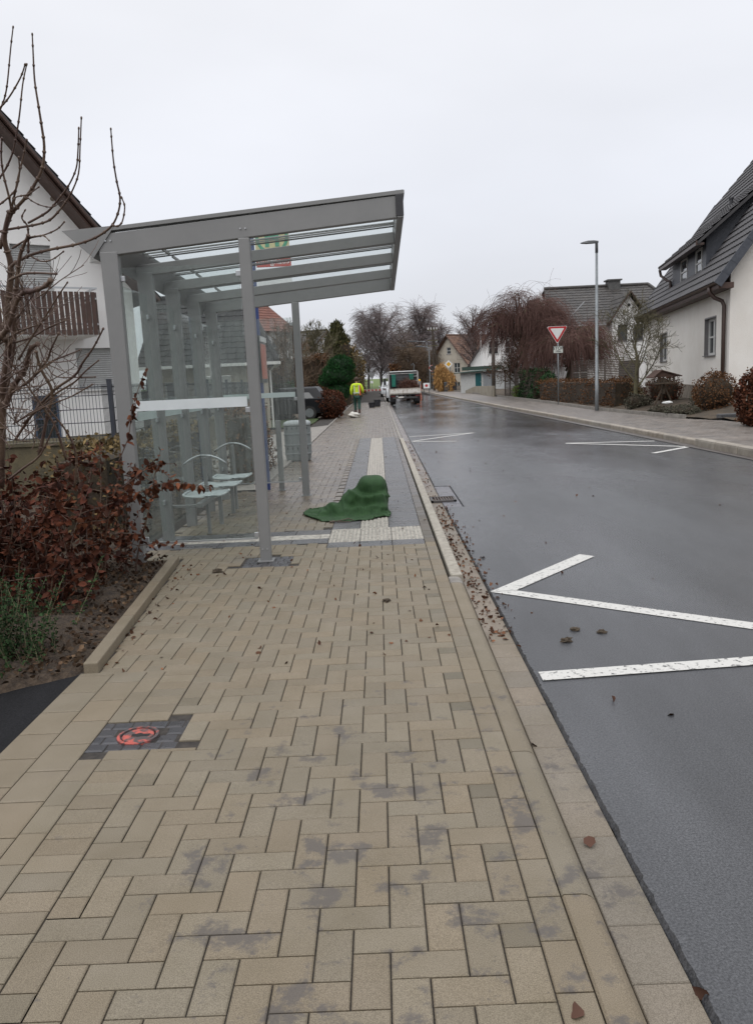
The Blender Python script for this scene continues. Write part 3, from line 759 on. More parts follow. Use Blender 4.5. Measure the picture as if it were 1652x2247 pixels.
# ---- green tarpaulin heap
M_tarp = mat('green_tarpaulin', (.011, .043, .009), .8, (.022, .068, .016), 7, .3, 400, contrast=(.3, .7))
def drape_sheet():
    """small position based cloth simulation: a loose sheet falling over a rounded heap"""
    g_ = np.random.default_rng(5); n_, m_ = 66, 60
    u, v = np.meshgrid(np.linspace(-.5, .5, n_+1), np.linspace(-.5, .5, m_+1), indexing='ij')
    def soft(a):
        for _ in range(5): a = (a+np.roll(a, 1, 0)+np.roll(a, -1, 0)+np.roll(a, 1, 1)+np.roll(a, -1, 1))/5
        return a
    k = 1-.12*(2*np.abs(u))**2*(2*np.abs(v))**2
    x = u*1.16*k; y = v*k*(1-.35*np.clip(-u, 0, 1)); nz_ = soft(g_.normal(size=x.shape))
    z = .56+.06*np.sin(x*17+y*13+1)+.05*np.sin(y*21-x*9)+.12*nz_
    P = np.stack([x, y, z], -1); V = np.zeros_like(P); rest = np.stack([u*1.64*k, v*1.50*k*(1-.3*np.clip(-u, 0, 1))], -1)
    S = slice; con = []
    def link(a, b, st): con.append((a, b, np.linalg.norm(rest[a]-rest[b], axis=-1)[..., None], st))
    for p in (0, 1):
        link((S(p, n_, 2), S(None)), (S(p+1, n_+1, 2), S(None)), 1.); link((S(None), S(p, m_, 2)), (S(None), S(p+1, m_+1, 2)), 1.)
    for p in (0, 1):
        link((S(p, n_, 2), S(0, m_)), (S(p+1, n_+1, 2), S(1, m_+1)), .35); link((S(p, n_, 2), S(1, m_+1)), (S(p+1, n_+1, 2), S(0, m_)), .35)
    def bend(P, s_, kk):
        L_ = np.zeros_like(P); L_[s_:-s_] += (P[2*s_:]+P[:-2*s_])/2-P[s_:-s_]; L_[:, s_:-s_] += (P[:, 2*s_:]+P[:, :-2*s_])/2-P[:, s_:-s_]; return P+L_*kk
    heap = [((.30, .14, .10), (.19, .22, .335), 4.0), ((.08, .05, .05), (.25, .22, .19), 2.6), ((-.16, -.06, .02), (.24, .19, .12), 2.4), ((.38, -.10, .04), (.11, .15, .17), 2.6), ((-.38, -.12, .01), (.13, .11, .06), 2.2)]
    def rest_on(P, Q):
        for c, r, p in heap:
            d = (P-np.array(c))/np.array(r); nn = (np.abs(d)**p).sum(-1)**(1/p); ins = nn < 1
            if ins.any():
                di = d[ins]; gg = np.sign(di)*np.abs(di)**(p-1)/np.array(r); gg /= np.linalg.norm(gg, axis=-1, keepdims=True)+1e-9
                Pi = P[ins]+gg*((1-nn[ins])*min(r))[:, None]; t = Pi-Q[ins]; t -= (t*gg).sum(-1, keepdims=True)*gg; P[ins] = Pi-t*.6
        low = P[..., 2] < .012; P[..., 2] = np.maximum(P[..., 2], .012); t = P-Q; P[low, :2] -= t[low, :2]*.8
        return P
    dt = 1/90
    for it in range(420):
        V[..., 2] -= 9.8*dt; V *= .985; Q = P.copy(); P = P+V*dt
        for q in range(12):
            for a, b, L_, st in con:
                d = P[b]-P[a]; l = np.sqrt((d*d).sum(-1, keepdims=True))+1e-9; c = (l-L_)/l*(.5*st)*d; P[a] += c; P[b] -= c
            if q % 3 == 0: P = bend(P, 1, .08); P = bend(P, 2, .03)
            if q % 2 == 1: P = rest_on(P, Q)
        P = rest_on(P, Q); V = (P-Q)/dt; sp2 = np.linalg.norm(V, axis=-1, keepdims=True); V *= np.minimum(1, 2.5/(sp2+1e-9))
    nn = np.cross(np.gradient(P, axis=0), np.gradient(P, axis=1)); nn /= np.linalg.norm(nn, axis=-1, keepdims=True)+1e-9
    nn *= np.sign(nn[..., 2:3]-.6*nn[..., 1:2]+1e-6); front = np.clip((-nn[..., 1]+nn[..., 2]*.5)*1.4, 0, 1)
    X_ = P[..., 0]; H_ = P[..., 2]+.15*(P[..., 1]+.5); D_ = 0
    for pts, w_, am in [([(.08, .40), (.14, .334), (.28, .309), (.44, .33), (.49, .366)], .034, -.065), ([(-.16, .291), (-.02, .334), (.12, .259), (.30, .246), (.48, .259), (.55, .237)], .026, .06),
                        ([(-.09, .241), (-.02, .179), (.16, .17), (.37, .191), (.48, .179)], .028, -.045), ([(-.2, .08), (-.02, .107), (.19, .13), (.37, .134), (.52, .112)], .026, .045),
                        ([(-.23, .232), (-.12, .179), (-.11, .107), (-.16, .08)], .024, -.045), ([(-.5, .012), (-.32, .041), (-.13, .062), (.07, .041)], .018, -.03), ([(-.3, .187), (-.2, .134), (-.25, .08)], .024, .038),
                        ([(.05, .062), (.23, .062), (.43, .08)], .017, -.025), ([(-.02, .348), (.05, .312), (.16, .205)], .018, .028), ([(.2, .45), (.3, .40), (.45, .41)], .03, .018), ([(.33, .30), (.36, .22), (.31, .12)], .02, .025), ([(.2, .33), (.17, .25), (.22, .16)], .018, -.02)]:
        best = np.full(X_.shape, 9.); tt = np.zeros(X_.shape); ns = len(pts)-1
        for i in range(ns):
            ax, az = pts[i]; dx, dz = pts[i+1][0]-ax, pts[i+1][1]-az; t = np.clip(((X_-ax)*dx+(H_-az)*dz)/(dx*dx+dz*dz), 0, 1); r = np.hypot(X_-ax-dx*t, H_-az-dz*t)
            tt = np.where(r < best, (i+t)/ns, tt); best = np.minimum(best, r)
        D_ = D_+am*np.exp(-(best/w_)**1.15)*(.25+.75*np.sin(np.pi*np.clip(tt*.85+.1, 0, 1)))
    for i in range(26):                # short sharp creases
        cx_, cz_ = g_.uniform(-.45, .5), g_.uniform(.03, .42); an = g_.normal(.35, .55); hl = g_.uniform(.06, .2); am = g_.choice([-1, 1])*g_.uniform(.010, .022)
        t = (X_-cx_)*np.cos(an)+(H_-cz_)*np.sin(an); r = np.abs(-(X_-cx_)*np.sin(an)+(H_-cz_)*np.cos(an)+.25*t*t/hl)
        D_ = D_+am*np.exp(-r/.017)*np.clip(1-(t/hl)**2, 0, 1)
    D_ = D_+.03*soft(g_.normal(size=X_.shape)); P = P+nn*(D_*front)[..., None]; P[..., 2] = np.maximum(P[..., 2], .008)
    return P
td_ = drape_sheet(); td_[..., 0] *= np.where(td_[..., 0] < 0, .76, .97); td_ += np.array([-.43, 9.99, 0])
tp = MB(); tp.add(td_.reshape(-1, 3).tolist(), [(i*61+j, (i+1)*61+j, (i+1)*61+j+1, i*61+j+1) for i in range(66) for j in range(60)])
to = tp.build('tarpaulin', M_tarp, smooth=True); tag(to, 'crumpled dark green tarpaulin heaped over something on the pavement', 'tarpaulin')
sm = to.modifiers.new('smooth', 'SUBSURF'); sm.levels = 1; sm.render_levels = 1; sm = to.modifiers.new('solid', 'SOLIDIFY'); sm.thickness = .004
b = MB(); b.tube([(-.60, 9.28, .012), (-.53, 9.30, .02), (-.42, 9.36, .03), (-.36, 9.33, .012), (-.40, 9.26, .01), (-.55, 9.27, .01)], .006, 6)
b.tube([(-.64, 9.27, .014), (-.58, 9.285, .016)], .014, 6); tag(b.build('strap', mat('strap_brown', (.08, .06, .045), .7)), 'loose brown strap loop lying in front of the green tarpaulin', 'strap')
# storm drain grate
dg = thing('drain_grate', (.69, 10.95, -.02), 'rusty iron drain grate in the gutter beside the pale kerb', 'drain grate')
b = MB(); b.box(.64, 10.75, -.05, .98, 10.78, -.018); b.box(.64, 11.12, -.05, .98, 11.15, -.018); b.box(.64, 10.75, -.05, .67, 11.15, -.018); b.box(.95, 10.75, -.05, .98, 11.15, -.018); b.build('frame', M_iron, dg)
b = MB()
for k in range(7): b.box(.70+k*.037, 10.78, -.05, .718+k*.037, 11.12, -.021)
b.build('bars', mat('rusty_bars', (.09, .055, .04), .6, (.05, .04, .035), 20), dg)
# ================================================================ BUILDINGS
M_plaster = mat('white_render', (.80, .795, .78), .85, (.74, .735, .72), 1.3, .5, 90, contrast=(.3, .8))
M_plaster_old = mat('weathered_render', (.79, .765, .72), .88, (.66, .62, .56), .8, .7, 45, contrast=(.25, .85))
M_beige = mat('beige_render', (.46, .42, .35), .9, (.38, .34, .28), 1, .4, 60)
M_wood_dk = mat('dark_brown_wood', (.045, .024, .017), .6, (.07, .036, .026), 5, .2, 60)
M_pvc = mat('white_window_frame', (.62, .62, .60), .4, (.56, .56, .54), 6)
M_reveal = mat('grey_window_surround', (.17, .165, .165), .6, (.14, .135, .135), 6)
M_tile = mat('anthracite_roof_tiles', (.042, .040, .043), .5, (.066, .063, .065), 2.2, .15, 40, rvar=.1, attr=True)
M_tile_old = mat('mossy_grey_roof_tiles', (.032, .029, .028), .6, (.058, .052, .046), 3, .2, 40, attr=True)
M_tile_br = mat('brown_roof_tiles', (.105, .055, .036), .75, (.15, .085, .055), 3, .2, 40, attr=True)
M_tile_red = mat('red_roof_tiles', (.11, .036, .024), .7, (.16, .06, .038), 4, .2, 40, attr=True)
M_tile_dk = mat('dark_wet_roof_tiles', (.018, .018, .020), .75, (.034, .032, .032), 2.2, .15, 40, attr=True, spec=.25)
M_slate = mat('slate_cladding', (.035, .040, .052), .45, (.06, .066, .08), 9, .3, 30)
M_lead = mat('roof_sheet', (.05, .055, .06), .5, (.07, .075, .08), 4)
M_chim = mat('chimney_slate', (.06, .06, .06), .7, (.09, .088, .085), 9)
M_shut = mat('roller_shutter_grey', (.36, .365, .36), .5, (.31, .315, .31), 4)
M_gut = mat('brown_gutter_metal', (.045, .026, .020), .4, (.06, .035, .028), 6)
M_pane = bpy.data.materials.new('window_glass'); M_pane.use_nodes = True
_p = M_pane.node_tree.nodes['Principled BSDF']; _p.inputs['Base Color'].default_value = (.035, .042, .045, 1); _p.inputs['Roughness'].default_value = .06; _p.inputs['Specular IOR Level'].default_value = .8
M_curtain = mat('net_curtain', (.34, .34, .33), .9, (.22, .22, .22), 14, stretch=(6, 6, .6))
M_stone = mat('plinth_stone', (.17, .145, .115), .85, (.26, .22, .18), 4, .6, 20)

def clip_half(poly, f):
    o = []
    for i in range(len(poly)):
        a, b = poly[i], poly[(i+1) % len(poly)]; fa, fb = f(a), f(b)
        if fa >= 0: o.append(a)
        if (fa >= 0) != (fb >= 0):
            t = fa/(fa-fb); o.append((a[0]+(b[0]-a[0])*t, a[1]+(b[1]-a[1])*t))
    return o
def panel(mb, o, a, n, outline, holes=(), depth=.13):
    """wall face: o origin, a horizontal axis, n outward normal, convex outline of (u,z), rectangular openings"""
    o = Vector(o); a = Vector(a).normalized(); n = Vector(n).normalized()
    us = sorted({round(p[0], 4) for p in outline} | {round(h[i], 4) for h in holes for i in (0, 2)})
    zs = sorted({round(p[1], 4) for p in outline} | {round(h[i], 4) for h in holes for i in (1, 3)})
    pt = lambda u, z, d=0: o+a*u+Vector((0, 0, z))-n*d
    # orientation
    flip = a.cross(Vector((0, 0, 1))).dot(n) < 0
    area = sum(outline[i][0]*outline[(i+1) % len(outline)][1]-outline[(i+1) % len(outline)][0]*outline[i][1] for i in range(len(outline)))
    ol = outline if area > 0 else outline[::-1]
    for i in range(len(us)-1):
        for j in range(len(zs)-1):
            cu, cz = (us[i]+us[i+1])/2, (zs[j]+zs[j+1])/2
            if any(h[0] < cu < h[2] and h[1] < cz < h[3] for h in holes): continue
            poly = [(us[i], zs[j]), (us[i+1], zs[j]), (us[i+1], zs[j+1]), (us[i], zs[j+1])]
            for k in range(len(ol)):
                p, q = ol[k], ol[(k+1) % len(ol)]
                poly = clip_half(poly, lambda r_, p=p, q=q: (q[0]-p[0])*(r_[1]-p[1])-(q[1]-p[1])*(r_[0]-p[0])+1e-9)
                if len(poly) < 3: break
            if len(poly) < 3: continue
            P = [pt(*r_) for r_ in poly]
            if flip: P = P[::-1]
            mb.poly(P)
    for h in holes:
        c = [(h[0], h[1]), (h[2], h[1]), (h[2], h[3]), (h[0], h[3])]
        for i in range(4):
            p, q = c[i], c[(i+1) % 4]
            P = [pt(*p), pt(*p, depth), pt(*q, depth), pt(*q)]
            if flip: P = P[::-1]
            mb.poly(P)
def window(root, o, a, n, h, rec=.10, cross=True, frame=M_pvc, pane=None, sill=True, fw=.055, double=False, name='window', world=False):
    o = Vector(o); a = Vector(a).normalized(); n = Vector(n).normalized(); u0, z0, u1, z1 = h
    c = lambda u, z, d: o+a*u+Vector((0, 0, z))-n*d
    Z = Vector((0, 0, 1)); b = MB()
    um, zm = (u0+u1)/2, (z0+z1)/2; t = .03
    def bar(ua, za, ub, zb, d=rec, tt=t): b.obox(c((ua+ub)/2, (za+zb)/2, d), a*((ub-ua)/2), Z*((zb-za)/2), n*tt)
    bar(u0, z0, u0+fw, z1); bar(u1-fw, z0, u1, z1); bar(u0+fw, z0, u1-fw, z0+fw); bar(u0+fw, z1-fw, u1-fw, z1)
    if double: bar(um-fw*.7, z0+fw, um+fw*.7, z1-fw, rec, t*.93)
    if cross:
        k = fw*.35
        if double:
            bar(u0+fw, zm-k, um-fw*.7, zm+k, rec, t*.8); bar(um+fw*.7, zm-k, u1-fw, zm+k, rec, t*.8)
        else: bar(u0+fw, zm-k, u1-fw, zm+k, rec, t*.8)
    w_ = b.build(name, frame, root, world=world)
    b = MB(); b.obox(c(um, zm, rec+.012), a*((u1-u0)/2-fw*.5), Z*((z1-z0)/2-fw*.5), n*.004); b.build('pane', pane or M_pane, w_, world=world)
    if sill:
        b = MB(); b.obox(c(um, z0-.02, rec/2-.04), a*((u1-u0)/2+.06), Z*.015, n*(rec/2+.03)); b.build('sill', M_reveal, w_, world=world)
    return w_
def tiles(mb, P00, U, S, lu, ls, row=.34, colw=.30, t=.035, cut=None, roll=True, rs=random.Random(4)):
    """stepped tile rows; P00 lower start, U along the eave, S up the slope (unit vectors)"""
    P00 = Vector(P00); U = Vector(U).normalized(); S = Vector(S).normalized(); n = U.cross(S)
    if n.z < 0: n = -n
    nr = max(1, round(ls/row)); row = ls/nr; nc = max(1, round(lu/colw)); colw = lu/nc
    prof = [(0, .0), (.10, .018), (.24, .018), (.34, .0), (1.0, 0)] if roll else [(0, 0), (1, 0)]
    for r_ in range(nr):
        s0, s1 = r_*row-.03, (r_+1)*row
        for c_ in range(nc):
            u0 = c_*colw; um = u0+colw/2; sm_ = (s0+s1)/2
            if cut and not cut(um, sm_): continue
            v = 1+rs.uniform(-.16, .16); mb.cur = (v, v, v)
            lo = [P00+U*(u0+f*colw)+S*s0+n*(t+h) for f, h in prof]; hi = [P00+U*(u0+f*colw)+S*s1+n*(.006+h) for f, h in prof]; lip = [P00+U*(u0+f*colw)+S*s0-n*.004 for f, h in prof]
            k = len(prof)
            mb.add(lo+hi+lip, [(i, i+1, k+i+1, k+i) for i in range(k-1)]+[(2*k+i, 2*k+i+1, i+1, i) for i in range(k-1)])
def slab(mb, P00, U, S, lu, ls, th=.12):
    P00 = Vector(P00); U = Vector(U).normalized(); S = Vector(S).normalized(); n = U.cross(S)
    if n.z < 0: n = -n
    mb.cur = (.8, .8, .8)
    mb.prism([P00-n*.006, P00+U*lu-n*.006, P00+U*lu+S*ls-n*.006, P00+S*ls-n*.006], -n*th)

# ---------------------------------------------------------------- right house with dormer (local x along wall away from camera, local y towards the road)
hx, hy = 2.65, 16.0; hrz = math.atan2(hy, hx)
hr = thing('white_house', (11.1, 26, 0), 'white rendered house at the right edge with steep dark roof, slate dormer and brown downpipe', 'house', rz=hrz)
HL, HD, EZ, TP = 16.4, 9.8, 4.15, 1.376
b = MB(); wins = [(1.74, 1.90, 3.42, 3.24), (10.6, 1.83, 12.4, 3.12)]
panel(b, (0, 0, 0), (1, 0, 0), (0, 1, 0), [(0, .9), (HL, .9), (HL, 4.75), (0, 4.75)], wins, .2)
zr = EZ+.5*TP
panel(b, (0, 0, 0), (0, -1, 0), (-1, 0, 0), [(0, .9), (HD, .9), (HD, 4.75), (HD/2, 4.75+HD/2*TP), (0, 4.75)], [(3.6, 1.3, 4.6, 3.4)], .2)
panel(b, (HL, 0, 0), (0, -1, 0), (1, 0, 0), [(0, .3), (HD, .3), (HD, 4.7), (HD/2, 4.7+HD/2*TP-1.3), (0, 4.7)])
b.build('wall', M_plaster_old, hr, world=False)
b = MB(); b.box(.02, -HD, 0, HL, .025, .9); b.box(-.025, -HD, 0, .02, .025, .9); b.build('plinth', M_stone, hr, world=False)
for h in wins:
    # deep grey surround, casement towards the far side of the opening
    w_ = window(hr, (0, 0, 0), (1, 0, 0), (0, 1, 0), (h[0]+.06, h[1]+.04, h[2]-.06, h[3]-.05), rec=.15, double=True, fw=.085)
    b = MB()
    for (x0, z0, x1, z1) in ((h[0]+.001, h[1]+.001, h[0]+.06, h[3]-.001), (h[2]-.06, h[1]+.001, h[2]-.001, h[3]-.001), (h[0]+.06, h[3]-.05, h[2]-.06, h[3]-.001), (h[0]+.06, h[1]+.001, h[2]-.06, h[1]+.04)):
        b.box(x0, -.19, z0, x1, .012, z1)
    b.build('surround', M_reveal, w_, world=False)
S_ = Vector((0, -1, TP)).normalized(); ru = Vector((1, 0, 0)); ylen = 5.4; sl_ = ylen/ S_.y * -1
LS = (5.4)*math.sqrt(1+TP*TP)
b = MB()
def cut_main(u, s):
    yy = .5-s/math.sqrt(1+TP*TP); zz = EZ+(.5-yy)*TP
    if zz > 9.4 and u > 16.95-(zz-9.4)*1.5: return False
    if 4.0 < u-.5 < 10.55 and yy < -.12 and zz < 6.185-.85*yy-.1: return False
    return True
tiles(b, (-.5, .5, EZ), ru, S_, 17.35, LS, .35, .31, .055, cut=cut_main)
b.cur = (.7, .7, .7)
zk = 9.4; yk_ = .5-(zk-EZ)/TP
def rp_(u, y): return Vector((u, y, EZ+(.5-y)*TP-.02))
b.poly([rp_(-.5, .5), rp_(16.8, .5), rp_(16.8, yk_), rp_(13.2, -4.9), rp_(-.5, -4.9)])
b.poly([(-.5, -10.3, EZ), (16.8, -10.3, EZ), (13.4, -4.9, EZ+5.4*TP), (-.5, -4.9, EZ+5.4*TP)])
b.poly([(16.8, yk_, zk), (16.8, -9.8-yk_, zk), (13.3, -4.9, EZ+5.4*TP)])
rf = b.build('roof', M_tile, hr, world=False)
b = MB(); b9 = MB(); nrm = Vector((0, TP, 1)).normalized()
for k in range(24):                    # verge tiles and slate board at the near gable
    y_ = .5-k*.225; z_ = EZ+(.5-y_)*TP
    if y_ < -4.9: break
    b.obox(Vector((-.53, y_-.11, z_+.11*TP-.10)), (.02, 0, 0), Vector((0, -.118, .118*TP)), nrm*.13)
    b9.obox(Vector((16.84, y_-.11, z_+.11*TP-.03)), (.02, 0, 0), Vector((0, -.118, .118*TP)), nrm*.07) if z_ < 9.2 else None
b.build('verge_board', M_slate, rf, world=False); b9.build('verge_board', M_slate, rf, world=False)
b = MB(); b.box(-.48, .02, EZ-.23, 16.75, .46, EZ-.06); b.box(-.5, .43, EZ-.20, 16.78, .47, EZ+.0); b.build('soffit', M_wood_dk, rf, world=False)
b = MB()
g_ = [(-.45, .5+.07*math.cos(R(a_)), EZ-.03+.07*math.sin(R(a_))) for a_ in range(180, 361, 30)]
b.prism(g_, (17.2, 0, 0)); b.build('gutter', M_gut, rf, world=False)
b = MB(); b.tube([(.55, .5, 4.05), (.55, .5, 3.9), (.5, .36, 3.72), (.42, .14, 3.60), (.38, .09, 3.45), (.38, .09, 2.6), (.38, .09, .2)], .065, 12); b.build('downpipe', M_gut, hr, world=False, smooth=True)
# dormer
dm = MB(); yd = -.18; u0, u1 = 4.25, 10.6
dw_ = [(4.8, 4.86, 6.05, 5.95), (7.4, 4.86, 8.9, 5.95)]
panel(dm, (0, yd, 0), (1, 0, 0), (0, 1, 0), [(u0, 4.6), (u1, 4.6), (u1, 6.32), (u0, 6.32)], dw_, .12)
for uu, nn in ((u0, -1), (u1, 1)):
    yb_ = -2.75
    P = [(uu, yd, 4.6), (uu, yd, 6.32), (uu, yb_, 6.185-.85*yb_-.03), (uu, yb_, 5.0-yb_*TP-.35)]
    dm.poly(P if nn > 0 else P[::-1])
dob = dm.build('dormer', M_slate, hr, world=False)
for h in dw_:
    w_ = window(dob, (0, yd, 0), (1, 0, 0), (0, 1, 0), (h[0]+.17, h[1]+.03, h[2]-.03, h[3]-.05), rec=.03, fw=.07, sill=False)
b = MB(); DS = Vector((0, -1, .85)).normalized()
tiles(b, (3.7, .28, 5.93), ru, DS, 7.5, 3.15*math.sqrt(1+.85**2), .38, .31, .06)
slab(b, (3.72, .26, 5.93), ru, DS, 7.46, 3.1*math.sqrt(1+.85**2), .10)
b.build('dormer_roof', M_tile, dob, world=False)
b = MB(); b.box(3.75, .0, 5.82, 11.1, .24, 5.90); b.box(3.7, .24, 5.80, 11.2, .30, 5.97)
b.tube([(11.1, .27, 5.85), (11.1, .22, 5.6), (10.8, .0, 5.35), (10.66, -.1, 5.3), (10.66, -.12, 4.95)], .06, 8); b.build('dormer_gutter', M_gut, dob, world=False)
b = MB(); b.tube([(8.0, -1.9, 7.6), (8.0, -1.9, 8.05)], .07, 8); b.tube([(8.0, -1.9, 8.05), (8.0, -1.9, 8.1)], .1, 8); b.build('vent_pipe', M_black, rf, world=False)
b = MB(); b.obox((-.012, -1.05, 2.85), (.01, 0, 0), (0, .10, 0), (0, 0, .12)); pl = b.build('number_plate', mat('blue_enamel', (.02, .03, .14), .3), hr, world=False)
text('1', .17, Vector((11.1, 26, 0))+Matrix.Rotation(hrz, 3, 'Z') @ Vector((-.026, -1.05, 2.85)), Matrix.Rotation(hrz, 3, 'Z') @ Vector((0, -1, 0)), (0, 0, 1), M_white, pl)
b = MB(); b.tube([(-.1, -1.2, 1.35), (-.1, -3.4, 2.35)], .02, 8); b.tube([(-.0, -1.4, 1.4), (-.1, -1.4, 1.43)], .012, 6); b.tube([(-.0, -3.0, 2.13), (-.1, -3.0, 2.16)], .012, 6); b.build('handrail', M_black, hr, world=False)
b = MB(); b.blob((-.08, -2.05, 2.55), (.16, .2, .28), 3, .1, 12, 8); b.build('stone_ornament', M_stone, hr, world=False, smooth=True)
b = MB(); b.tube([(-.02, -2.1, 3.75), (-.28, -2.1, 3.75), (-.34, -2.1, 3.9), (-.28, -2.1, 4.05), (-.2, -2.1, 4.0)], .015, 6); b.lathe((-.28, -2.1, 3.45), [(.03, 0), (.09, .05), (.11, .2), (.05, .28), (.01, .3)], 8); b.build('wall_lantern', M_black, hr, world=False)

# ---------------------------------------------------------------- generic gabled house: gable on local y=0 facing -y, ridge along +y
def gable_house(name, loc, rz_, label, W, L, ez, rzg, wallm, roofm, wins=(), sidewins=(), over=.4, chimney=None, group=None, colw=.34, row=.36, leftwins=()):
    h = thing(name, loc, label, 'house', group, rz_)
    b = MB(); slope = (rzg-ez)/(W/2)
    panel(b, (0, 0, 0), (1, 0, 0), (0, -1, 0), [(0, -.2), (W, -.2), (W, ez), (W/2, rzg), (0, ez)], list(wins))
    panel(b, (0, L, 0), (1, 0, 0), (0, 1, 0), [(0, -.2), (W, -.2), (W, ez), (W/2, rzg), (0, ez)])
    panel(b, (W, 0, 0), (0, 1, 0), (1, 0, 0), [(0, -.2), (L, -.2), (L, ez), (0, ez)], list(sidewins))
    panel(b, (0, 0, 0), (0, 1, 0), (-1, 0, 0), [(0, -.2), (L, -.2), (L, ez), (0, ez)], list(leftwins))
    b.build('wall', wallm, h, world=False)
    for q in wins: window(h, (0, 0, 0), (1, 0, 0), (0, -1, 0), q, double=(q[2]-q[0]) > .9, frame=M_pvc)
    for q in sidewins: window(h, (W, 0, 0), (0, 1, 0), (1, 0, 0), q, double=(q[2]-q[0]) > .9)
    for q in leftwins: window(h, (0, 0, 0), (0, 1, 0), (-1, 0, 0), q, double=(q[2]-q[0]) > .9)
    b = MB(); nn = math.sqrt(1+slope*slope)
    for sx in (-1, 1):
        x0 = -over if sx < 0 else W+over
        S = Vector((-sx, 0, slope)).normalized(); lsl = (W/2+over)*nn
        P0 = Vector((x0, -over, ez-over*slope+.1))
        tiles(b, P0, (0, 1, 0), S, L+2*over, lsl, row, colw, .035); slab(b, P0, (0, 1, 0), S, L+2*over, lsl, .1)
    b.cur = (.8, .8, .8); b.tube([(W/2, -over-.02, rzg+.13), (W/2, L+over+.02, rzg+.13)], .11, 8)
    rf = b.build('roof', roofm, h, world=False)
    b = MB()
    for sx in (-1, 1):
        x0 = -over-.03 if sx < 0 else W+over+.03
        for yy in (-over-.02, L+over+.02):
            b.bar((x0, yy, ez-over*slope+.0), (W/2, yy, rzg+.06), .04, .2, up=(0, 1, 0))
    b.build('verge_board', M_wood_dk, rf, world=False)
    if chimney:
        cx, cy, w_, zt = chimney; b = MB(); b.box(cx-w_/2, cy-w_/2, ez, cx+w_/2, cy+w_/2, zt); b.box(cx-w_/2-.06, cy-w_/2-.06, zt, cx+w_/2+.06, cy+w_/2+.06, zt+.1); b.build('chimney', M_chim, rf, world=False)
    return h
# left white house: origin is the left end of its gable, right end at (-6.4,22)
WL = 9.6; lrz = math.atan2(.57, .82); ax_ = Vector((math.cos(lrz), math.sin(lrz), 0)); oL = Vector((-6.4, 22, 0))-ax_*WL
hl = thing('white_gable_house', oL, 'white house with dark verge, roller shutters and brown balcony behind the left shrubs', 'house', rz=lrz)
b = MB(); sL = 1.22; ezl = 4.42
X = lambda t: WL+t
TOPZ = 4.62
lw = [(X(-2.9), 3.2, X(-1.95), 5.3), (X(-1.6), 1.72, X(-.55), 2.78), (X(-2.78), .45, X(-2.15), 1.62)]
panel(b, (0, 0, 0), (1, 0, 0), (0, -1, 0), [(0, -.3), (WL, -.3), (WL, ezl), (WL/2, ezl+sL*WL/2), (0, ezl)], lw, .16)
panel(b, (WL, 0, 0), (0, 1, 0), (1, 0, 0), [(0, -.3), (8, -.3), (8, ezl), (0, ezl)])
panel(b, (0, 0, 0), (0, 1, 0), (-1, 0, 0), [(0, -.3), (8, -.3), (8, ezl), (0, ezl)])
b.build('wall', M_plaster, hl, world=False)
b = MB(); b.box(0.0, -.03, -.3, WL+.03, 0.0, .55); b.box(WL, 0, -.3, WL+.03, 8, .55); b.build('plinth', mat('plinth_ochre', (.22, .19, .12), .9, (.15, .13, .09), 3), hl, world=False)
for h in lw[:2]:
    b = MB(); z_ = h[1]
    while z_ < h[3]-.01:
        b.add([(h[0], .10, z_), (h[2], .10, z_), (h[2], .085, z_+.028), (h[0], .085, z_+.028), (h[2], .10, z_+.055), (h[0], .10, z_+.055)], [(0, 1, 2, 3), (3, 2, 4, 5)]); z_ += .055
    sh_ = b.build('roller_shutter', M_shut, hl, world=False)
    b = MB(); b.box(h[0]-.05, -.09, h[1]-.04, h[2]+.05, .1, h[1]-.005); b.build('sill', M_pvc, sh_, world=False)
window(hl, (0, 0, 0), (1, 0, 0), (0, -1, 0), lw[2], rec=.08, frame=mat('blue_grey_frame', (.06, .085, .13), .5), cross=True)
b = MB(); over = .5
for sx in (-1, 1):
    x0 = -over if sx < 0 else WL+over
    S = Vector((-sx, 0, sL)).normalized(); lsl = (WL/2+over)*math.sqrt(1+sL*sL); P0 = Vector((x0, -.7, TOPZ-over*sL-.02))
    tiles(b, P0, (0, 1, 0), S, 9.4, lsl, .36, .3, .04); slab(b, P0, (0, 1, 0), S, 9.4, lsl, .08)
rf = b.build('roof', M_tile, hl, world=False)
for sx in (-1, 1):
    b = MB(); x0 = -over-.03 if sx < 0 else WL+over+.03
    n_ = Vector((sx*sL, 0, 1)).normalized()
    p = Vector((x0, -.72, TOPZ-over*sL-.02)); q = Vector((WL/2, -.72, TOPZ+sL*WL/2-.02)); b.bar(p-n_*.12, q-n_*.12, .05, .26, up=(0, 1, 0))
    b.bar(p-n_*.2+Vector((0, .37, 0)), q-n_*.2+Vector((0, .37, 0)), .70, .05, up=n_); b.build('verge_board', M_wood_dk, rf, world=False)
b = MB(); b.box(X(-1.02), -.03, 4.93, X(-.75), -.001, 5.16)
for k in range(4): b.box(X(-1.0), -.045, 4.96+k*.05, X(-.77), -.03, 4.985+k*.05)
b.build('vent_grille', M_pvc, hl, world=False)
for (u_, z_, r_) in ((-1.78, 6.42, .055), (-1.44, 6.15, .035), (-2.3, 6.5, .05)):
    b = MB(); b.tube([(X(u_), -.012, z_), (X(u_), .0, z_)], r_, 10); b.build('wall_patch', M_stone, hl, world=False)
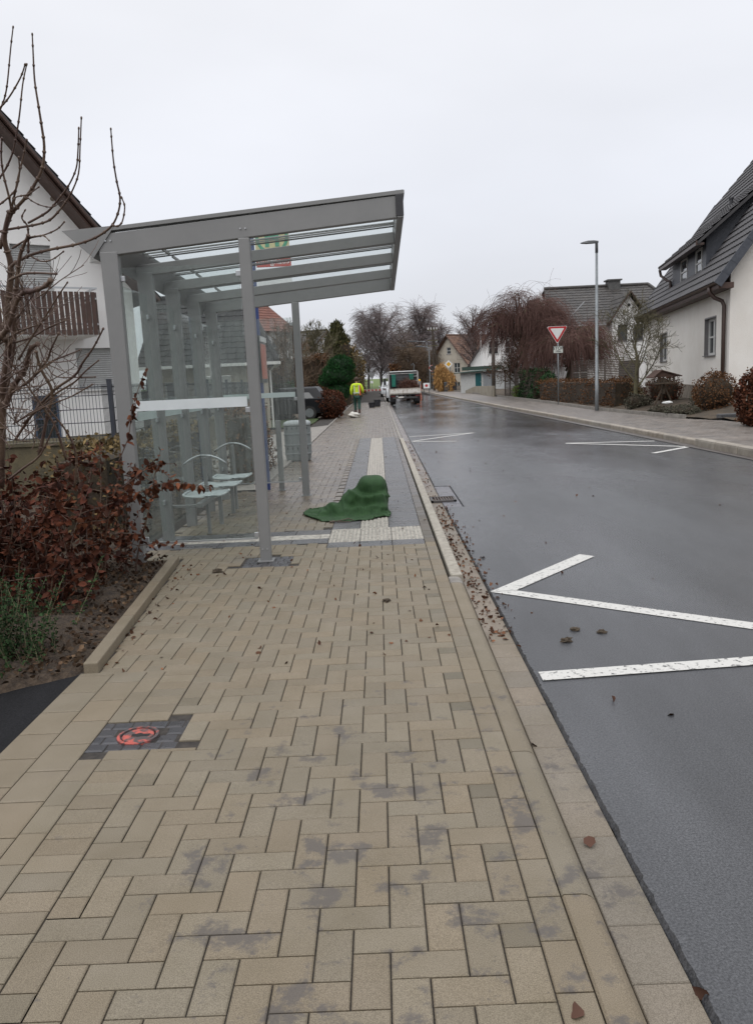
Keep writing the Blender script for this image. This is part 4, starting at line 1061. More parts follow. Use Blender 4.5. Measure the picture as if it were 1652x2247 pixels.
# balcony
b = MB(); b.box(X(-6), -1.4, 3.0, X(-1.38), 0, 3.14); bal = b.build('balcony', M_plaster, hl, world=False)
b = MB(); k = 0; u_ = -6.0
while u_ < -1.42: b.box(X(u_), -1.47, 3.02+random.Random(k).uniform(-.02, .02), X(u_+.095), -1.445, 4.02); u_ += .125; k += 1
v_ = -1.4
while v_ < -.05: b.box(X(-1.37), v_, 3.02, X(-1.345), v_+.095, 4.02); v_ += .125
b.build('balcony_slats', M_wood_dk, bal, world=False)
b = MB(); b.box(X(-6), -1.44, 4.09, X(-1.33), -1.40, 4.13); b.box(X(-1.38), -1.42, 4.09, X(-1.34), 0, 4.13)
for uu in (-5.9, -4.8, -3.7, -2.6, -1.5): b.box(X(uu), -1.44, 3.05, X(uu+.03), -1.41, 4.1)
for zz in (3.25, 3.85): b.box(X(-6), -1.443, zz, X(-1.36), -1.41, zz+.04); b.box(X(-1.375), -1.4, zz, X(-1.35), 0, zz+.04)
b.build('balcony_rail', M_clamp, bal, world=False)

# bungalow with big dark roof behind the shelter
bg_ = thing('bungalow', (-5.4, 32, 0), 'low house with big dark hipped roof seen through the shelter glass', 'house')
BUNG = True
gable_house('white_villa', (-13.2, 61, 0), R(-35), 'white two storey house with red tiled roof, beyond the low house on the left', 5.0, 4.6, 5.7, 7.5, M_plaster, M_tile_red, wins=[(1.0, 3.3, 2.0, 4.6), (3.2, 3.3, 4.2, 4.6)], sidewins=[(.8, 3.6, 1.6, 5.0), (2.6, 3.6, 3.4, 5.0), (.8, 1.2, 1.6, 2.4), (2.6, 1.2, 3.4, 2.4)], over=.5)
p_ = at(683, 790, 78)
gable_house('dark_roofed_house', (p_.x, 78, 0), R(62), 'house with dark brown roof and a chimney half hidden behind the conifer', 5.0, 7.5, 4.9, 6.5, M_plaster, M_tile_old, chimney=(2.6, 5.8, .7, 7.2), wins=[(2, 1.8, 3, 3)])
p_ = at(943, 797, 113)
gable_house('brown_roofed_house', (p_.x, 113, -.1), R(-50), 'beige gabled house with steep brown roof beyond the golden shrub', 7.4, 9, 3.3, 7.1, M_beige, M_tile_br, wins=[(3.3, 4.7, 4.1, 5.6), (1.2, 2.2, 2.3, 3.5), (4.6, 2.2, 5.7, 3.5), (1.4, -.1, 2.4, 1.0), (4.6, -.1, 5.6, 1.0)], chimney=(5.2, 3, .8, 7.9))
gable_house('white_gabled_house', (9.6, 85, 0), R(-6), 'white house with steep gable rising directly behind the garden shed', 6.6, 9, 2.9, 7.6, M_plaster, M_tile, wins=[(1.9, 3.7, 2.9, 5.0), (3.6, 3.7, 4.6, 5.0), (1.6, .8, 2.8, 2.1)])
# central house: long roof with hipped end and a gabled bay
ch = thing('grey_roofed_house', (9.2, 53, 0), 'white house with long mossy grey roof and gabled bay behind the weeping tree', 'house')
b = MB(); x0, x1, y0, y1, ez_, rz_ = 11.3, 19.9, 53, 61, 4.75, 7.2
bay = (14.9, 16.95, 52.2)
wn = [(.35, 3.35, .95, 4.35), (1.35, 3.35, 1.95, 4.35), (.4, .8, 1.6, 2.1)]
panel(b, (x0, y0, 0), (1, 0, 0), (0, -1, 0), [(0, 0), (x1-x0, 0), (x1-x0, ez_), (0, ez_)], [(1.2, .9, 2.3, 2.1)])
panel(b, (x1, y0, 0), (0, 1, 0), (1, 0, 0), [(0, 0), (8, 0), (8, ez_), (0, ez_)])
panel(b, (x0, y0, 0), (0, 1, 0), (-1, 0, 0), [(0, 0), (8, 0), (8, ez_), (4, rz_), (0, ez_)])
panel(b, (bay[0], bay[2], 0), (1, 0, 0), (0, -1, 0), [(0, 0), (2.05, 0), (2.05, 4.7), (1.02, 6.2), (0, 4.7)], wn)
panel(b, (bay[0], bay[2], 0), (0, 1, 0), (-1, 0, 0), [(0, 0), (.8, 0), (.8, 4.7), (0, 4.7)]); panel(b, (bay[1], bay[2], 0), (0, 1, 0), (1, 0, 0), [(0, 0), (.8, 0), (.8, 4.7), (0, 4.7)])
panel(b, (9.9, 54.6, 0), (1, 0, 0), (0, -1, 0), [(0, 0), (1.4, 0), (1.4, 4.6), (0, 4.6)]); panel(b, (9.9, 54.6, 0), (0, 1, 0), (-1, 0, 0), [(0, 0), (5, 0), (5, 4.6), (0, 4.6)])
b.build('wall', M_plaster, ch)
for q in wn: window(ch, (bay[0], bay[2], 0), (1, 0, 0), (0, -1, 0), q, frame=mat('dark_frame', (.05, .045, .045), .5) if q is wn[0] else bpy.data.materials['dark_frame'], world=True, double=False, cross=False)
window(ch, (x0, y0, 0), (1, 0, 0), (0, -1, 0), (1.2, .9, 2.3, 2.1), world=True, double=True)
b = MB(); sl2 = (rz_-ez_)/4
def quadroof(b, e0, e1, t0, t1, colw=.33, row=.36):
    """tiled plane between eave e0-e1 and top t0-t1, trimmed at both sloping sides"""
    e0, e1, t0, t1 = map(Vector, (e0, e1, t0, t1)); U = (e1-e0).normalized(); S = (t0-e0)-U*(t0-e0).dot(U); H = S.length; S.normalize()
    a0 = (t0-e0).dot(U); a1 = (t1-e0).dot(U); L_ = (e1-e0).length
    lo, hi = min(0, a0), max(L_, a1)
    cut = lambda u, s: (a0*s/H) <= u+lo <= (L_+(a1-L_)*s/H)
    tiles(b, e0+U*lo, U, S, hi-lo, H, row, colw, .035, cut=cut); b.cur = (.8, .8, .8)
    n = U.cross(S); n = n if n.z > 0 else -n
    b.poly([p-n*.01 for p in (e0, e1, t1, t0)])
quadroof(b, (10.9, 52.6, ez_-.25), (20.3, 52.6, ez_-.25), (11.6, 57, rz_), (18.7, 57, rz_))
quadroof(b, (20.3, 52.6, ez_-.25), (20.3, 61.4, ez_-.25), (18.7, 57, rz_), (18.7, 57.01, rz_))
b.poly([(10.9, 61.4, ez_-.25), (20.3, 61.4, ez_-.25), (18.7, 57, rz_), (11.6, 57, rz_)])
quadroof(b, (9.4, 54.2, 4.45), (11.6, 54.2, 4.45), (10.6, 57, 6.4), (11.5, 57, 6.6))
quadroof(b, (9.4, 60, 4.45), (9.4, 54.2, 4.45), (10.6, 57.01, 6.4), (10.6, 57, 6.4))
for sx in (-1, 1):
    xc = 15.925; ed = xc+sx*1.3
    e0 = Vector((ed, 51.85, 4.55)); e1 = Vector((ed, 53.4, 4.55)); t0 = Vector((xc, 51.85, 6.4)); t1 = Vector((xc, 56.0, 6.4))
    if sx > 0: quadroof(b, e0, e1, t0, t1)
    else: quadroof(b, e0, e1, t0, t1)
b.cur = (.9, .9, .9)
b.tube([(11.6, 57, rz_+.05), (18.7, 57, rz_+.05)], .12, 8); b.tube([(18.7, 57, rz_+.05), (20.3, 52.6, ez_-.2)], .11, 8); b.tube([(10.6, 57, 6.45), (9.4, 54.2, 4.5)], .1, 8); b.tube([(10.6, 57, 6.45), (11.5, 57, 6.65)], .1, 8)
rf = b.build('roof', M_tile_old, ch)
b = MB(); b.box(15.9, 56.6, rz_-.3, 16.7, 57.4, rz_+.35); b.box(15.8, 56.5, rz_+.35, 16.8, 57.5, rz_+.44); b.build('chimney', M_chim, rf)
for sx in (-1, 1): b = MB(); b.bar((15.925+sx*1.34, 51.83, 4.45), (15.925, 51.83, 6.36), .05, .18, up=(0, 1, 0)); b.build('verge_board', M_wood_dk, rf)
b = MB(); b.bar((10.9, 52.55, ez_-.3), (14.6, 52.55, ez_-.3), .12, .1); b.bar((11.5, 52.95, 4.15), (13.2, 52.4, 5.9), .08, .05); b.build('gutter', M_clamp, rf)
b = MB(); b.tube([(15.925, 52.19, 5.55), (15.925, 52.14, 5.55)], .1, 12); b.build('round_vent', M_hole, ch)
# hipped roof of the bungalow
b = MB(); panel(b, (-8.4, 30.6, 0), (1, 0, 0), (0, -1, 0), [(0, 0), (4.3, 0), (4.3, 2.55), (0, 2.55)], [(1.9, .1, 2.9, 2.05), (.4, .8, 1.3, 1.9)]); panel(b, (-4.1, 30.6, 0), (-.14, 1, 0), (1, .14, 0), [(0, 0), (6.5, 0), (6.5, 2.55), (0, 2.55)], [(1, .8, 2, 1.9)]); b.build('wall', M_beige, bg_)
window(bg_, (-8.4, 30.6, 0), (1, 0, 0), (0, -1, 0), (.4, .8, 1.3, 1.9), world=True); window(bg_, (-4.1, 30.6, 0), (-.14, 1, 0), (1, .14, 0), (1, .8, 2, 1.9), world=True)
b = MB(); b.box(-6.48, 30.62, .1, -5.52, 30.68, 2.03); b.build('door', M_pvc, bg_)
b = MB(); quadroof(b, (-8.9, 30.1, 2.42), (-3.65, 30.1, 2.42), (-8.9, 33.9, 5.25), (-5.35, 33.9, 5.25)); quadroof(b, (-3.65, 30.1, 2.42), (-4.75, 37.6, 2.42), (-5.35, 33.9, 5.25), (-5.352, 33.91, 5.25)); b.poly([(-8.9, 37.6, 2.42), (-4.75, 37.6, 2.42), (-5.35, 33.9, 5.25), (-8.9, 33.9, 5.25)]); b.tube([(-8.9, 33.9, 5.3), (-5.35, 33.9, 5.3), (-3.65, 30.1, 2.5)], .1, 6); rf = b.build('roof', M_tile_dk, bg_)
b = MB(); b.bar((-8.9, 30.05, 2.42), (-3.62, 30.05, 2.42), .12, .11); b.bar((-3.6, 30.1, 2.42), (-4.7, 37.6, 2.42), .12, .11); b.tube([(-3.7, 30.1, 2.38), (-4.0, 30.5, 2.15), (-4.0, 30.5, 0)], .04, 6); b.build('gutter', M_pvc, rf)
# shed
_s = at(1049, 840, 72.8)
sd_ = thing('garden_shed', (_s.x, 72.8, 0), 'low white clad shed with a teal door behind a sloping retaining wall', 'shed', rz=R(-48))
W_ = mat('white_cladding', (.52, .53, .52), .6, (.44, .45, .44), 5); Wg = mat('grey_corrugated', (.26, .28, .30), .5, (.22, .24, .26), 4)
b = MB(); b.box(-2.1, 0, .0, 1.9, 3, 1.95)
for k in range(8): b.box(-2.1+k*.26, -.012, .05, -2.085+k*.26, 0, 1.9)
b.build('wall', W_, sd_, world=False)
b = MB()
for k in range(9): b.box(.62+k*.14, -.03, .6, .70+k*.14, -.001, 1.93)
b.build('corrugated_panel', Wg, sd_, world=False)
b = MB(); b.box(-.3, -.04, .2, .42, -.002, 1.83)
for k in range(3): b.box(-.09+k*.2, -.046, .2, -.08+k*.2, -.04, 1.83)
dd = b.build('door', mat('teal_door', (.015, .10, .11), .5), sd_, world=False)
b = MB(); b.box(.33, -.08, 1.0, .36, -.04, 1.1); b.build('handle', M_clamp, dd, world=False)
b = MB(); b.box(-.36, -.05, .2, -.3, -.004, 1.9); b.box(.42, -.05, .2, .5, -.004, 1.9); b.box(-.36, -.051, 1.83, .5, -.004, 1.9); b.build('door_frame', M_pvc, sd_, world=False)
b = MB(); b.prism([(-2.5, -.45, 1.86), (2.4, -.45, 2.0), (2.4, 3.3, 2.25), (-2.5, 3.3, 2.1)], (0, 0, .07)); b.box(-2.1, .2, 2.1, 2.4, .28, 2.42); b.build('roof', mat('green_roof_edge', (.03, .055, .045), .5, (.05, .075, .06), 5), sd_, world=False)
rw = thing('retaining_wall', gr(1046, 866), 'sloping concrete retaining wall in front of the white shed', 'wall')
b = MB(); p0, p1, p2 = gr(1013, 864), gr(1046, 866), gr(1086, 873)
for a_, c_, za, zb in ((p0, p1, .1, .72), (p1, p2, .72, .85)):
    d = (c_-a_).normalized(); n_ = Vector((-d.y, d.x, 0))*-.12
    b.prism([a_+Vector((0, 0, -.2)), c_+Vector((0, 0, -.2)), c_+Vector((0, 0, zb)), a_+Vector((0, 0, za))], n_)
b.build('wall_panel', mat('pale_wall', (.34, .31, .25), .85, (.26, .23, .18), 1.5, .3, 40), rw)
# ================================================================ VEGETATION
rng = np.random.default_rng(11)
M_bark_dk = mat('dark_bark', (.035, .026, .020), .9, (.07, .055, .040), 9, .5, 60)
M_bark_red = mat('reddish_twigs', (.075, .032, .026), .7, (.11, .07, .045), 7, .3, 80)
M_bark_ol = mat('olive_bark', (.075, .062, .038), .9, (.12, .11, .06), 6, .4, 60)
M_birch_tw = mat('birch_twigs', (.125, .098, .095), .9, (.19, .155, .15), .8)
M_birch_tk = mat('birch_bark', (.10, .09, .08), .9, (.04, .03, .028), 3)
M_weep_tw = mat('weeping_twigs', (.098, .055, .047), .9, (.15, .09, .077), 1.2, spec=.1)
M_brn_tw = mat('brown_twigs', (.085, .055, .036), .9, (.13, .09, .055), 1.5)
def leafmat(name, c1, c2, rough=.6, nscale=2.5): 
    m = mat(name, c1, .75, c2, nscale, attr=True, contrast=(.35, .65), spec=.18); return m
M_beech = leafmat('copper_beech_leaves', (.046, .015, .009), (.098, .035, .016), .5, 5)
M_beech_dk = leafmat('dark_beech_leaves', (.035, .010, .007), (.085, .028, .014), .5, 5)
M_brownhedge = leafmat('brown_hedge_leaves', (.072, .034, .015), (.118, .056, .024))
M_olivehedge = leafmat('olive_hedge_leaves', (.095, .065, .030), (.15, .105, .045))
M_green = leafmat('evergreen_leaves', (.012, .030, .010), (.03, .058, .02))
M_pine = leafmat('pine_needles', (.008, .040, .010), (.018, .068, .018))
M_conif = leafmat('conifer_foliage', (.035, .038, .016), (.065, .06, .022))
M_laurel = leafmat('laurel_leaves', (.012, .035, .014), (.025, .06, .02), .4)
M_heath = leafmat('heather_foliage', (.05, .048, .035), (.09, .085, .06))
M_gold = leafmat('golden_grass', (.36, .19, .07), (.46, .28, .11))
M_lime = leafmat('lime_leaves', (.10, .16, .03), (.14, .2, .05))
def leaves(name, P, size, material, parent=None, detail=False, up=0.3, var=.35, D=None, sv=.35, aspect=.55):
    """one mesh of many small folded leaves at the points P"""
    P = np.asarray(P, float); n = len(P)
    d = rng.normal(size=(n, 3)) if D is None else D+rng.normal(size=(n, 3))*.5
    d[:, 2] += up*0; d /= np.linalg.norm(d, axis=1)[:, None]
    r_ = rng.normal(size=(n, 3)); a = np.cross(d, r_); a /= np.linalg.norm(a, axis=1)[:, None]; nn = np.cross(d, a)
    s = (size*(1+rng.uniform(-sv, sv, n)))[:, None]
    if detail:
        prof = [(0, 0, 0), (.28, .42, .10), (.62, .40, .12), (1, 0, -.10), (.62, -.40, .12), (.28, -.42, .10), (.5, 0, -.05)]
        V = np.stack([P+d*s*x+a*s*y*aspect*1.5+nn*s*z for x, y, z in prof], 1)
        F = [(0, 6, 1), (1, 6, 2), (2, 6, 3), (0, 5, 6), (5, 4, 6), (4, 3, 6)]
    else:
        V = np.stack([P, P+d*s*.5+a*s*aspect*.6+nn*s*.1, P+d*s, P+d*s*.5-a*s*aspect*.6+nn*s*.1], 1); F = [(0, 1, 2), (0, 2, 3)]
    k = V.shape[1]; V = V.reshape(-1, 3)
    if parent is not None: A = np.array(WM[parent].inverted()); V = V@A[:3, :3].T+A[:3, 3]
    F = np.array(F); FF = (F[None]+(np.arange(n)*k)[:, None, None]).reshape(-1, 3).astype(np.int32)
    me = bpy.data.meshes.new(name); me.vertices.add(len(V)); me.vertices.foreach_set('co', V.astype(np.float32).ravel())
    me.loops.add(FF.size); me.loops.foreach_set('vertex_index', FF.ravel()); me.polygons.add(len(FF))
    me.polygons.foreach_set('loop_start', (np.arange(len(FF))*3).astype(np.int32)); me.polygons.foreach_set('loop_total', np.full(len(FF), 3, np.int32)); me.update(calc_edges=True)
    t = np.ones((n, k, 4), np.float32); tv = np.exp(rng.normal(0, var, n)); t[:, :, :3] = tv[:, None, None]; t = np.clip(t, .3, 2.2)
    ca = me.color_attributes.new('tone', 'FLOAT_COLOR', 'POINT'); ca.data.foreach_set('color', t.ravel())
    me.materials.append(material); o = bpy.data.objects.new(name, me); COL.objects.link(o); WM[o] = Matrix()
    if parent is not None: o.parent = parent; WM[o] = WM[parent]
    return o
def twigs(mb, p, d, L, r, depth, rr, droop=0, spread=.6, kids=4, n=3, seg=4, shrink=.62, wob=.18, up=0, minr=.004, rshrink=.55, endpts=None, maxdepth=9, outz=None):
    """recursive branch"""
    p = Vector(p); d = Vector(d).normalized(); pts = [p.copy()]; rad = [r]; q = p.copy(); dd = d.copy()
    for i in range(seg):
        dd = (dd+Vector((rr.uniform(-1, 1), rr.uniform(-1, 1), rr.uniform(-1, 1)))*wob+Vector((0, 0, up-droop*(i+1)/seg))).normalized()
        q = q+dd*(L/seg)
        if outz is not None and q.z < outz: break
        pts.append(q.copy()); rad.append(max(minr, r*(1-(1-rshrink)*(i+1)/seg)))
    if len(pts) < 2: return
    mb.tube(pts, rad, n if depth else max(3, n-1), cap=False)
    if depth <= 0:
        if endpts is not None: endpts.extend(pts[1:])
        return
    for k in range(kids):
        t = .25+.75*(k+rr.random())/kids; i = min(len(pts)-2, int(t*(len(pts)-1))); f = t*(len(pts)-1)-i
        b = pts[i].lerp(pts[i+1], min(1, f)); base = (pts[i+1]-pts[i]).normalized()
        s = Vector((rr.gauss(0, 1), rr.gauss(0, 1), rr.gauss(0, .7))); s = (s-base*s.dot(base)).normalized()
        nd = base*(1-spread*.5)+s*spread
        twigs(mb, b, nd, L*shrink*rr.uniform(.75, 1.2), max(minr, rad[min(i+1, len(rad)-1)]*.6), depth-1, rr, droop*1.25, spread, kids, 3, seg, shrink, wob, up, minr, rshrink, endpts, outz=outz)
def bare_tree(name, loc, H, label, seed=1, depth=4, kids=4, trunk_r=.2, trunk_h=.3, spread=.6, droop=0, mat_t=M_bark_dk, mat_c=M_birch_tw, limbs=7, limb_len=.45, minr=.02, up=.12, group=None, shrink=.62, lean=.0, cat='tree', wob=.18, seg=4):
    rr = random.Random(seed); t = thing(name, loc, label, cat, group)
    loc = Vector(loc); mb = MB(); pts = []; rad = []
    for i in range(9):
        f = i/8; pts.append(loc+Vector((rr.uniform(-.12, .12)*f*H*.15+lean*f*H, rr.uniform(-.1, .1)*f*H*.12, H*.92*f-.1))); rad.append(trunk_r*(1-f)**.8+minr)
    mb.tube(pts, rad, 8, cap=False)
    cb = MB()
    for k in range(limbs):
        f = trunk_h+(.95-trunk_h)*(k+.3*rr.random())/limbs; x = f*8; i = min(7, int(x)); b = pts[i].lerp(pts[i+1], x-i)
        a = k*2.4+rr.uniform(-.4, .4); el = R(28+45*f)
        d = Vector((math.cos(a)*math.cos(el), math.sin(a)*math.cos(el), math.sin(el)))
        L = H*limb_len*(1.15-f*.75)*rr.uniform(.85, 1.15)
        lp = [b]; dd = d.copy(); lr = [rad[i]*.55]
        for s_ in range(5):
            dd = (dd+Vector((rr.uniform(-.15, .15), rr.uniform(-.15, .15), up*.8))).normalized(); lp.append(lp[-1]+dd*L/5); lr.append(max(minr, lr[0]*(1-.17*(s_+1))))
        mb.tube(lp, lr, 5, cap=False)
        for q in range(kids+3):
            tt = .2+.8*(q+rr.random())/(kids+3); x2 = tt*5; j = min(4, int(x2)); bb = lp[j].lerp(lp[j+1], x2-j)
            s = Vector((rr.gauss(0, 1), rr.gauss(0, 1), rr.gauss(.2, .6))).normalized()
            twigs(cb, bb, dd*.5+s*.8, L*.5*(1.1-tt*.4), max(minr, lr[j]*.6), depth-2, rr, droop, spread, kids, 3, seg, shrink, wob, up*.5, minr)
    mb.build('trunk', mat_t, t); cb.build('crown', mat_c, t)
    return t
def ellip(n, c, r, shell=.0, flat=None, noise=.12):
    v = rng.normal(size=(n, 3)); v /= np.linalg.norm(v, axis=1)[:, None]
    k = (shell+(1-shell)*rng.random(n)**(1/3))
    k *= 1+noise*np.sin(v[:, 0]*5+v[:, 2]*4+c[0])*np.sin(v[:, 1]*6+c[1])+rng.normal(0, .03, n)
    P = v*k[:, None]*np.array(r)+np.array(c)
    return P
def boxpts(n, lo, hi, shell=True, rz_=None):
    lo = np.array(lo); hi = np.array(hi); P = rng.random((n, 3))
    if shell:
        ax = rng.integers(0, 3, n); sd = rng.integers(0, 2, n)
        # more on the large faces
        m = rng.random(n) < .85; P[np.arange(n)[m], ax[m]] = np.abs(sd[m]-np.abs(rng.normal(0, .10, m.sum())))
    return lo+P*(hi-lo)+rng.normal(0, .03, (n, 3))
def round_bush(name, loc, r, label, mt, n=2500, size=.07, group=None, cat='shrub', tw=True, z0=None):
    c = Vector(loc)+Vector((0, 0, r[2]*.92)); t = thing(name, loc, label, cat, group)
    b = MB(); rr = random.Random(int(abs(loc[0]*37+loc[1]*11)))
    for k in range(26):
        a = rr.uniform(0, 6.28); e_ = rr.uniform(.1, 1)
        tip = c+Vector((math.cos(a)*r[0]*e_, math.sin(a)*r[1]*e_, r[2]*math.sqrt(max(0, 1-e_*e_))*rr.uniform(.5, 1.05)))
        b.tube([Vector(loc)+Vector((math.cos(a)*.1, math.sin(a)*.1, -.05)), Vector(loc).lerp(tip, .5)+Vector((0, 0, .05)), tip], [.014, .009, .005], 3, cap=False)
    b.build('stems', M_bark_red, t)
    leaves('foliage', ellip(n, c, r, .72), size, mt, t)
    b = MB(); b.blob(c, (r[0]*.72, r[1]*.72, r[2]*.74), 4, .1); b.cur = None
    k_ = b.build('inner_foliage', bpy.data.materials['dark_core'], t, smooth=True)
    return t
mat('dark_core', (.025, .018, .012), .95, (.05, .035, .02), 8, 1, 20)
def hedge(name, p, q, w_, h_, label, mt, n=4000, size=.08, z=0, group=None, cat='hedge', lumps=.1):
    p = Vector(p); q = Vector(q); d = q-p; L = d.length; rz_ = math.atan2(d.y, d.x)
    t = thing(name, (p.x, p.y, z), label, cat, group, rz_)
    P = boxpts(n, (0, -w_/2, 0), (L, w_/2, h_)); P[:, 2] += lumps*np.sin(P[:, 0]*2.3)*np.sin(P[:, 0]*.9+1)*(P[:, 2]/h_); P[:, 1] += lumps*np.sin(P[:, 0]*1.7+P[:, 2]*3)
    c, s = math.cos(rz_), math.sin(rz_); W_ = np.stack([p.x+P[:, 0]*c-P[:, 1]*s, p.y+P[:, 0]*s+P[:, 1]*c, z+P[:, 2]], 1)
    leaves('foliage', W_, size, mt, t)
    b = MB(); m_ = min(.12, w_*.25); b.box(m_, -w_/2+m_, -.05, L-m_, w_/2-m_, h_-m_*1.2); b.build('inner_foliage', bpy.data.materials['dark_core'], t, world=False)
    return t

# ---------------- near left: large bare shrub with traced shoots
M_shoot = mat('bare_shoots', (.060, .030, .024), .6, (.115, .075, .048), 4, .3, 90)
bs = thing('bare_shrub', (-2.5, 4.9, 0), 'tall leafless shrub with long upright brown shoots at the left edge', 'shrub')
c1 = lambda x, y: (x/2.862, y/2.862); c2 = lambda x, y: (x/2.862, 545+y/2.862)
def trace(pts, Y0, Y1, r0, r1, mb, bud=True, cf=c1):
    W_ = []
    n = len(pts)
    for i, (x, y) in enumerate(pts):
        Y = Y0+(Y1-Y0)*i/(n-1); X_, Z_ = cf(x, y); W_.append(at(X_, Z_, Y))
    # smooth
    P = []
    for i in range(n-1):
        a, b_, c_, d_ = W_[max(i-1, 0)], W_[i], W_[i+1], W_[min(i+2, n-1)]
        for k in range(4):
            t = k/4; P.append(.5*((2*b_)+(c_-a)*t+(2*a-5*b_+4*c_-d_)*t*t+(3*b_-a-3*c_+d_)*t**3))
    P.append(W_[-1]); m_ = len(P)
    mb.tube(P, [r0+(r1-r0)*i/(m_-1) for i in range(m_)], 6)
    if bud:
        for i in range(0, m_-1, 3):
            rr_ = (r0+(r1-r0)*i/(m_-1)); mb.tube([P[i]-(P[i+1]-P[i]).normalized()*.008, P[i], P[i]+(P[i+1]-P[i]).normalized()*.012], [rr_, rr_*1.45+.001, rr_], 6)
    return P
sb = MB(); T = [
 ([(85,170),(70,300),(50,510),(35,600),(15,660),(-40,790)],.0028,.005,4.4,4.6,c1),
 ([(170,405),(145,530),(125,720),(100,880),(75,980),(20,1090),(-60,1180)],.003,.006,4.3,4.6,c1),
 ([(160,405),(130,490),(60,610),(0,680),(-60,740)],.0035,.005,4.3,4.5,c1),
 ([(205,215),(210,320),(220,505),(245,670),(265,800),(280,920),(270,1050),(230,1140),(180,1220),(110,1300),(75,1340),(40,1430),(0,1560)],.0028,.012,4.2,4.6,c1),
 ([(513,740),(505,920),(495,1090),(450,1210),(400,1290),(330,1370),(270,1400),(180,1420),(60,1440),(-20,1460)],.003,.007,4.1,4.6,c1),
 ([(497,805),(492,940),(480,1060),(430,1170),(370,1250),(300,1330),(180,1400)],.003,.006,4.15,4.5,c1),
 ([(698,810),(703,880),(715,1015),(735,1140),(755,1235),(748,1320),(710,1410),(640,1470),(560,1510),(460,1540),(330,1565),(200,1600),(100,1650),(60,1690)],.0028,.0085,3.9,4.6,c1),
 ([(765,1240),(785,1300),(770,1390),(740,1420),(710,1415)],.003,.004,3.95,4.0,c1),
 ([(170,880),(150,980),(115,1120),(100,1200),(85,1260),(75,1330)],.004,.006,4.3,4.5,c1),
 ([(15,870),(10,980),(25,1100),(60,1240),(75,1330)],.004,.006,4.3,4.5,c1),
 ([(120,990),(125,1080),(100,1190),(20,1270),(-30,1300)],.0035,.005,4.3,4.5,c1),
 ([(405,1395),(360,1440),(280,1475),(180,1500),(80,1560)],.003,.005,4.2,4.5,c1),
 ([(245,1175),(180,1220),(100,1240),(95,1290)],.003,.004,4.3,4.4,c1),
 ([(310,1510),(270,1480),(180,1490)],.0025,.003,4.3,4.4,c1), ([(400,1580),(330,1630),(260,1640),(180,1600)],.003,.004,4.3,4.5,c1),
 ([(390,1265),(330,1300),(260,1290),(200,1260),(175,1240)],.0025,.003,4.4,4.4,c1),
 ([(355,1720),(180,1715),(100,1740),(60,1760)],.005,.007,4.3,4.5,c1),
 ([(160,1320),(140,1370),(175,1420),(180,1500),(180,1590)],.003,.006,4.4,4.5,c1),
 ([(320,200),(280,240),(200,270),(160,270),(110,330),(60,480),(20,540),(-20,580)],.010,.014,4.0,4.5,c2),
 ([(425,215),(360,310),(280,440),(200,560),(120,700)],.003,.006,4.1,4.5,c2),
 ([(650,505),(590,620),(520,720),(470,800),(330,900),(200,1050),(100,1200)],.004,.008,4.0,4.7,c2),
 ([(620,705),(540,770),(470,840),(330,930),(150,1100)],.003,.006,4.1,4.6,c2),
 ([(600,808),(480,810),(330,790),(240,600)],.0025,.004,4.2,4.6,c2),
 ([(580,855),(450,930),(300,990),(120,1080)],.003,.005,4.1,4.6,c2),
 ([(500,640),(400,680),(310,720),(200,820),(60,920)],.003,.006,4.2,4.6,c2),
 ([(370,535),(320,640),(300,700),(220,800),(150,860)],.004,.008,4.2,4.6,c2),
 ([(410,455),(300,500),(200,560),(60,600)],.003,.005,4.4,4.6,c2),
 ([(240,480),(130,520),(60,560),(0,600)],.004,.006,4.4,4.6,c2),
 ([(30,560),(60,600),(40,760),(20,900),(10,1200),(0,1500)],.018,.026,4.5,4.9,c2),
 ([(180,-80),(130,40),(110,200),(90,420),(90,560),(60,760),(30,900)],.008,.018,4.4,4.8,c2),
 ([(60,-230),(30,-60),(70,100),(60,300),(40,520)],.010,.022,4.5,4.8,c2),
 ([(240,600),(190,640),(160,760),(90,860),(30,1000)],.010,.018,4.4,4.7,c2),
 ([(230,650),(260,760),(330,900),(300,1050),(250,1300)],.006,.010,4.3,4.6,c2),
 ([(300,1000),(420,1150),(480,1300),(470,1500)],.004,.006,4.3,4.6,c2),
 ([(350,1090),(260,1290),(150,1380),(60,1450)],.004,.007,4.3,4.6,c2),
 ([(60,700),(200,900),(340,1100),(420,1330)],.004,.007,4.3,4.6,c2),
]
def clampY(p): return p
ends = []
rr = random.Random(8); fine = MB()
for pts, r0, r1, Ya, Yb, cf in T:
    P = trace(pts, Ya+.9, Yb+.9, r0*1.25, r1*1.25, sb, True, cf)
    if len(P) > 16 and cf is c2:
        for k in range(3):
            i = rr.randrange(len(P)//2, len(P)-2); base = (P[i]-P[i+1]).normalized()
            s = Vector((rr.gauss(0, 1), rr.gauss(0, 1), rr.gauss(.3, .7))).normalized()
            twigs(fine, P[i], base*.5+s*.7, rr.uniform(.08, .28), .0035, 1, rr, 0, .6, 3, 4, 3, .5, .15, .08, .0018)
for k in range(80):                     # tangle of fine side twigs near the stem
    x = rr.uniform(-10, 95); y = rr.uniform(640, 1000); p = at(x, y, rr.uniform(5.1, 5.8))
    s = Vector((rr.gauss(.3, 1), rr.gauss(0, 1), rr.gauss(.4, .8))).normalized()
    twigs(fine, p, s, rr.uniform(.12, .4), .0045, 1, rr, 0, .6, 4, 4, 4, .55, .15, .05, .002)
sb.build('shoots', M_shoot, bs, smooth=True); fine.build('fine_twigs', M_shoot, bs)
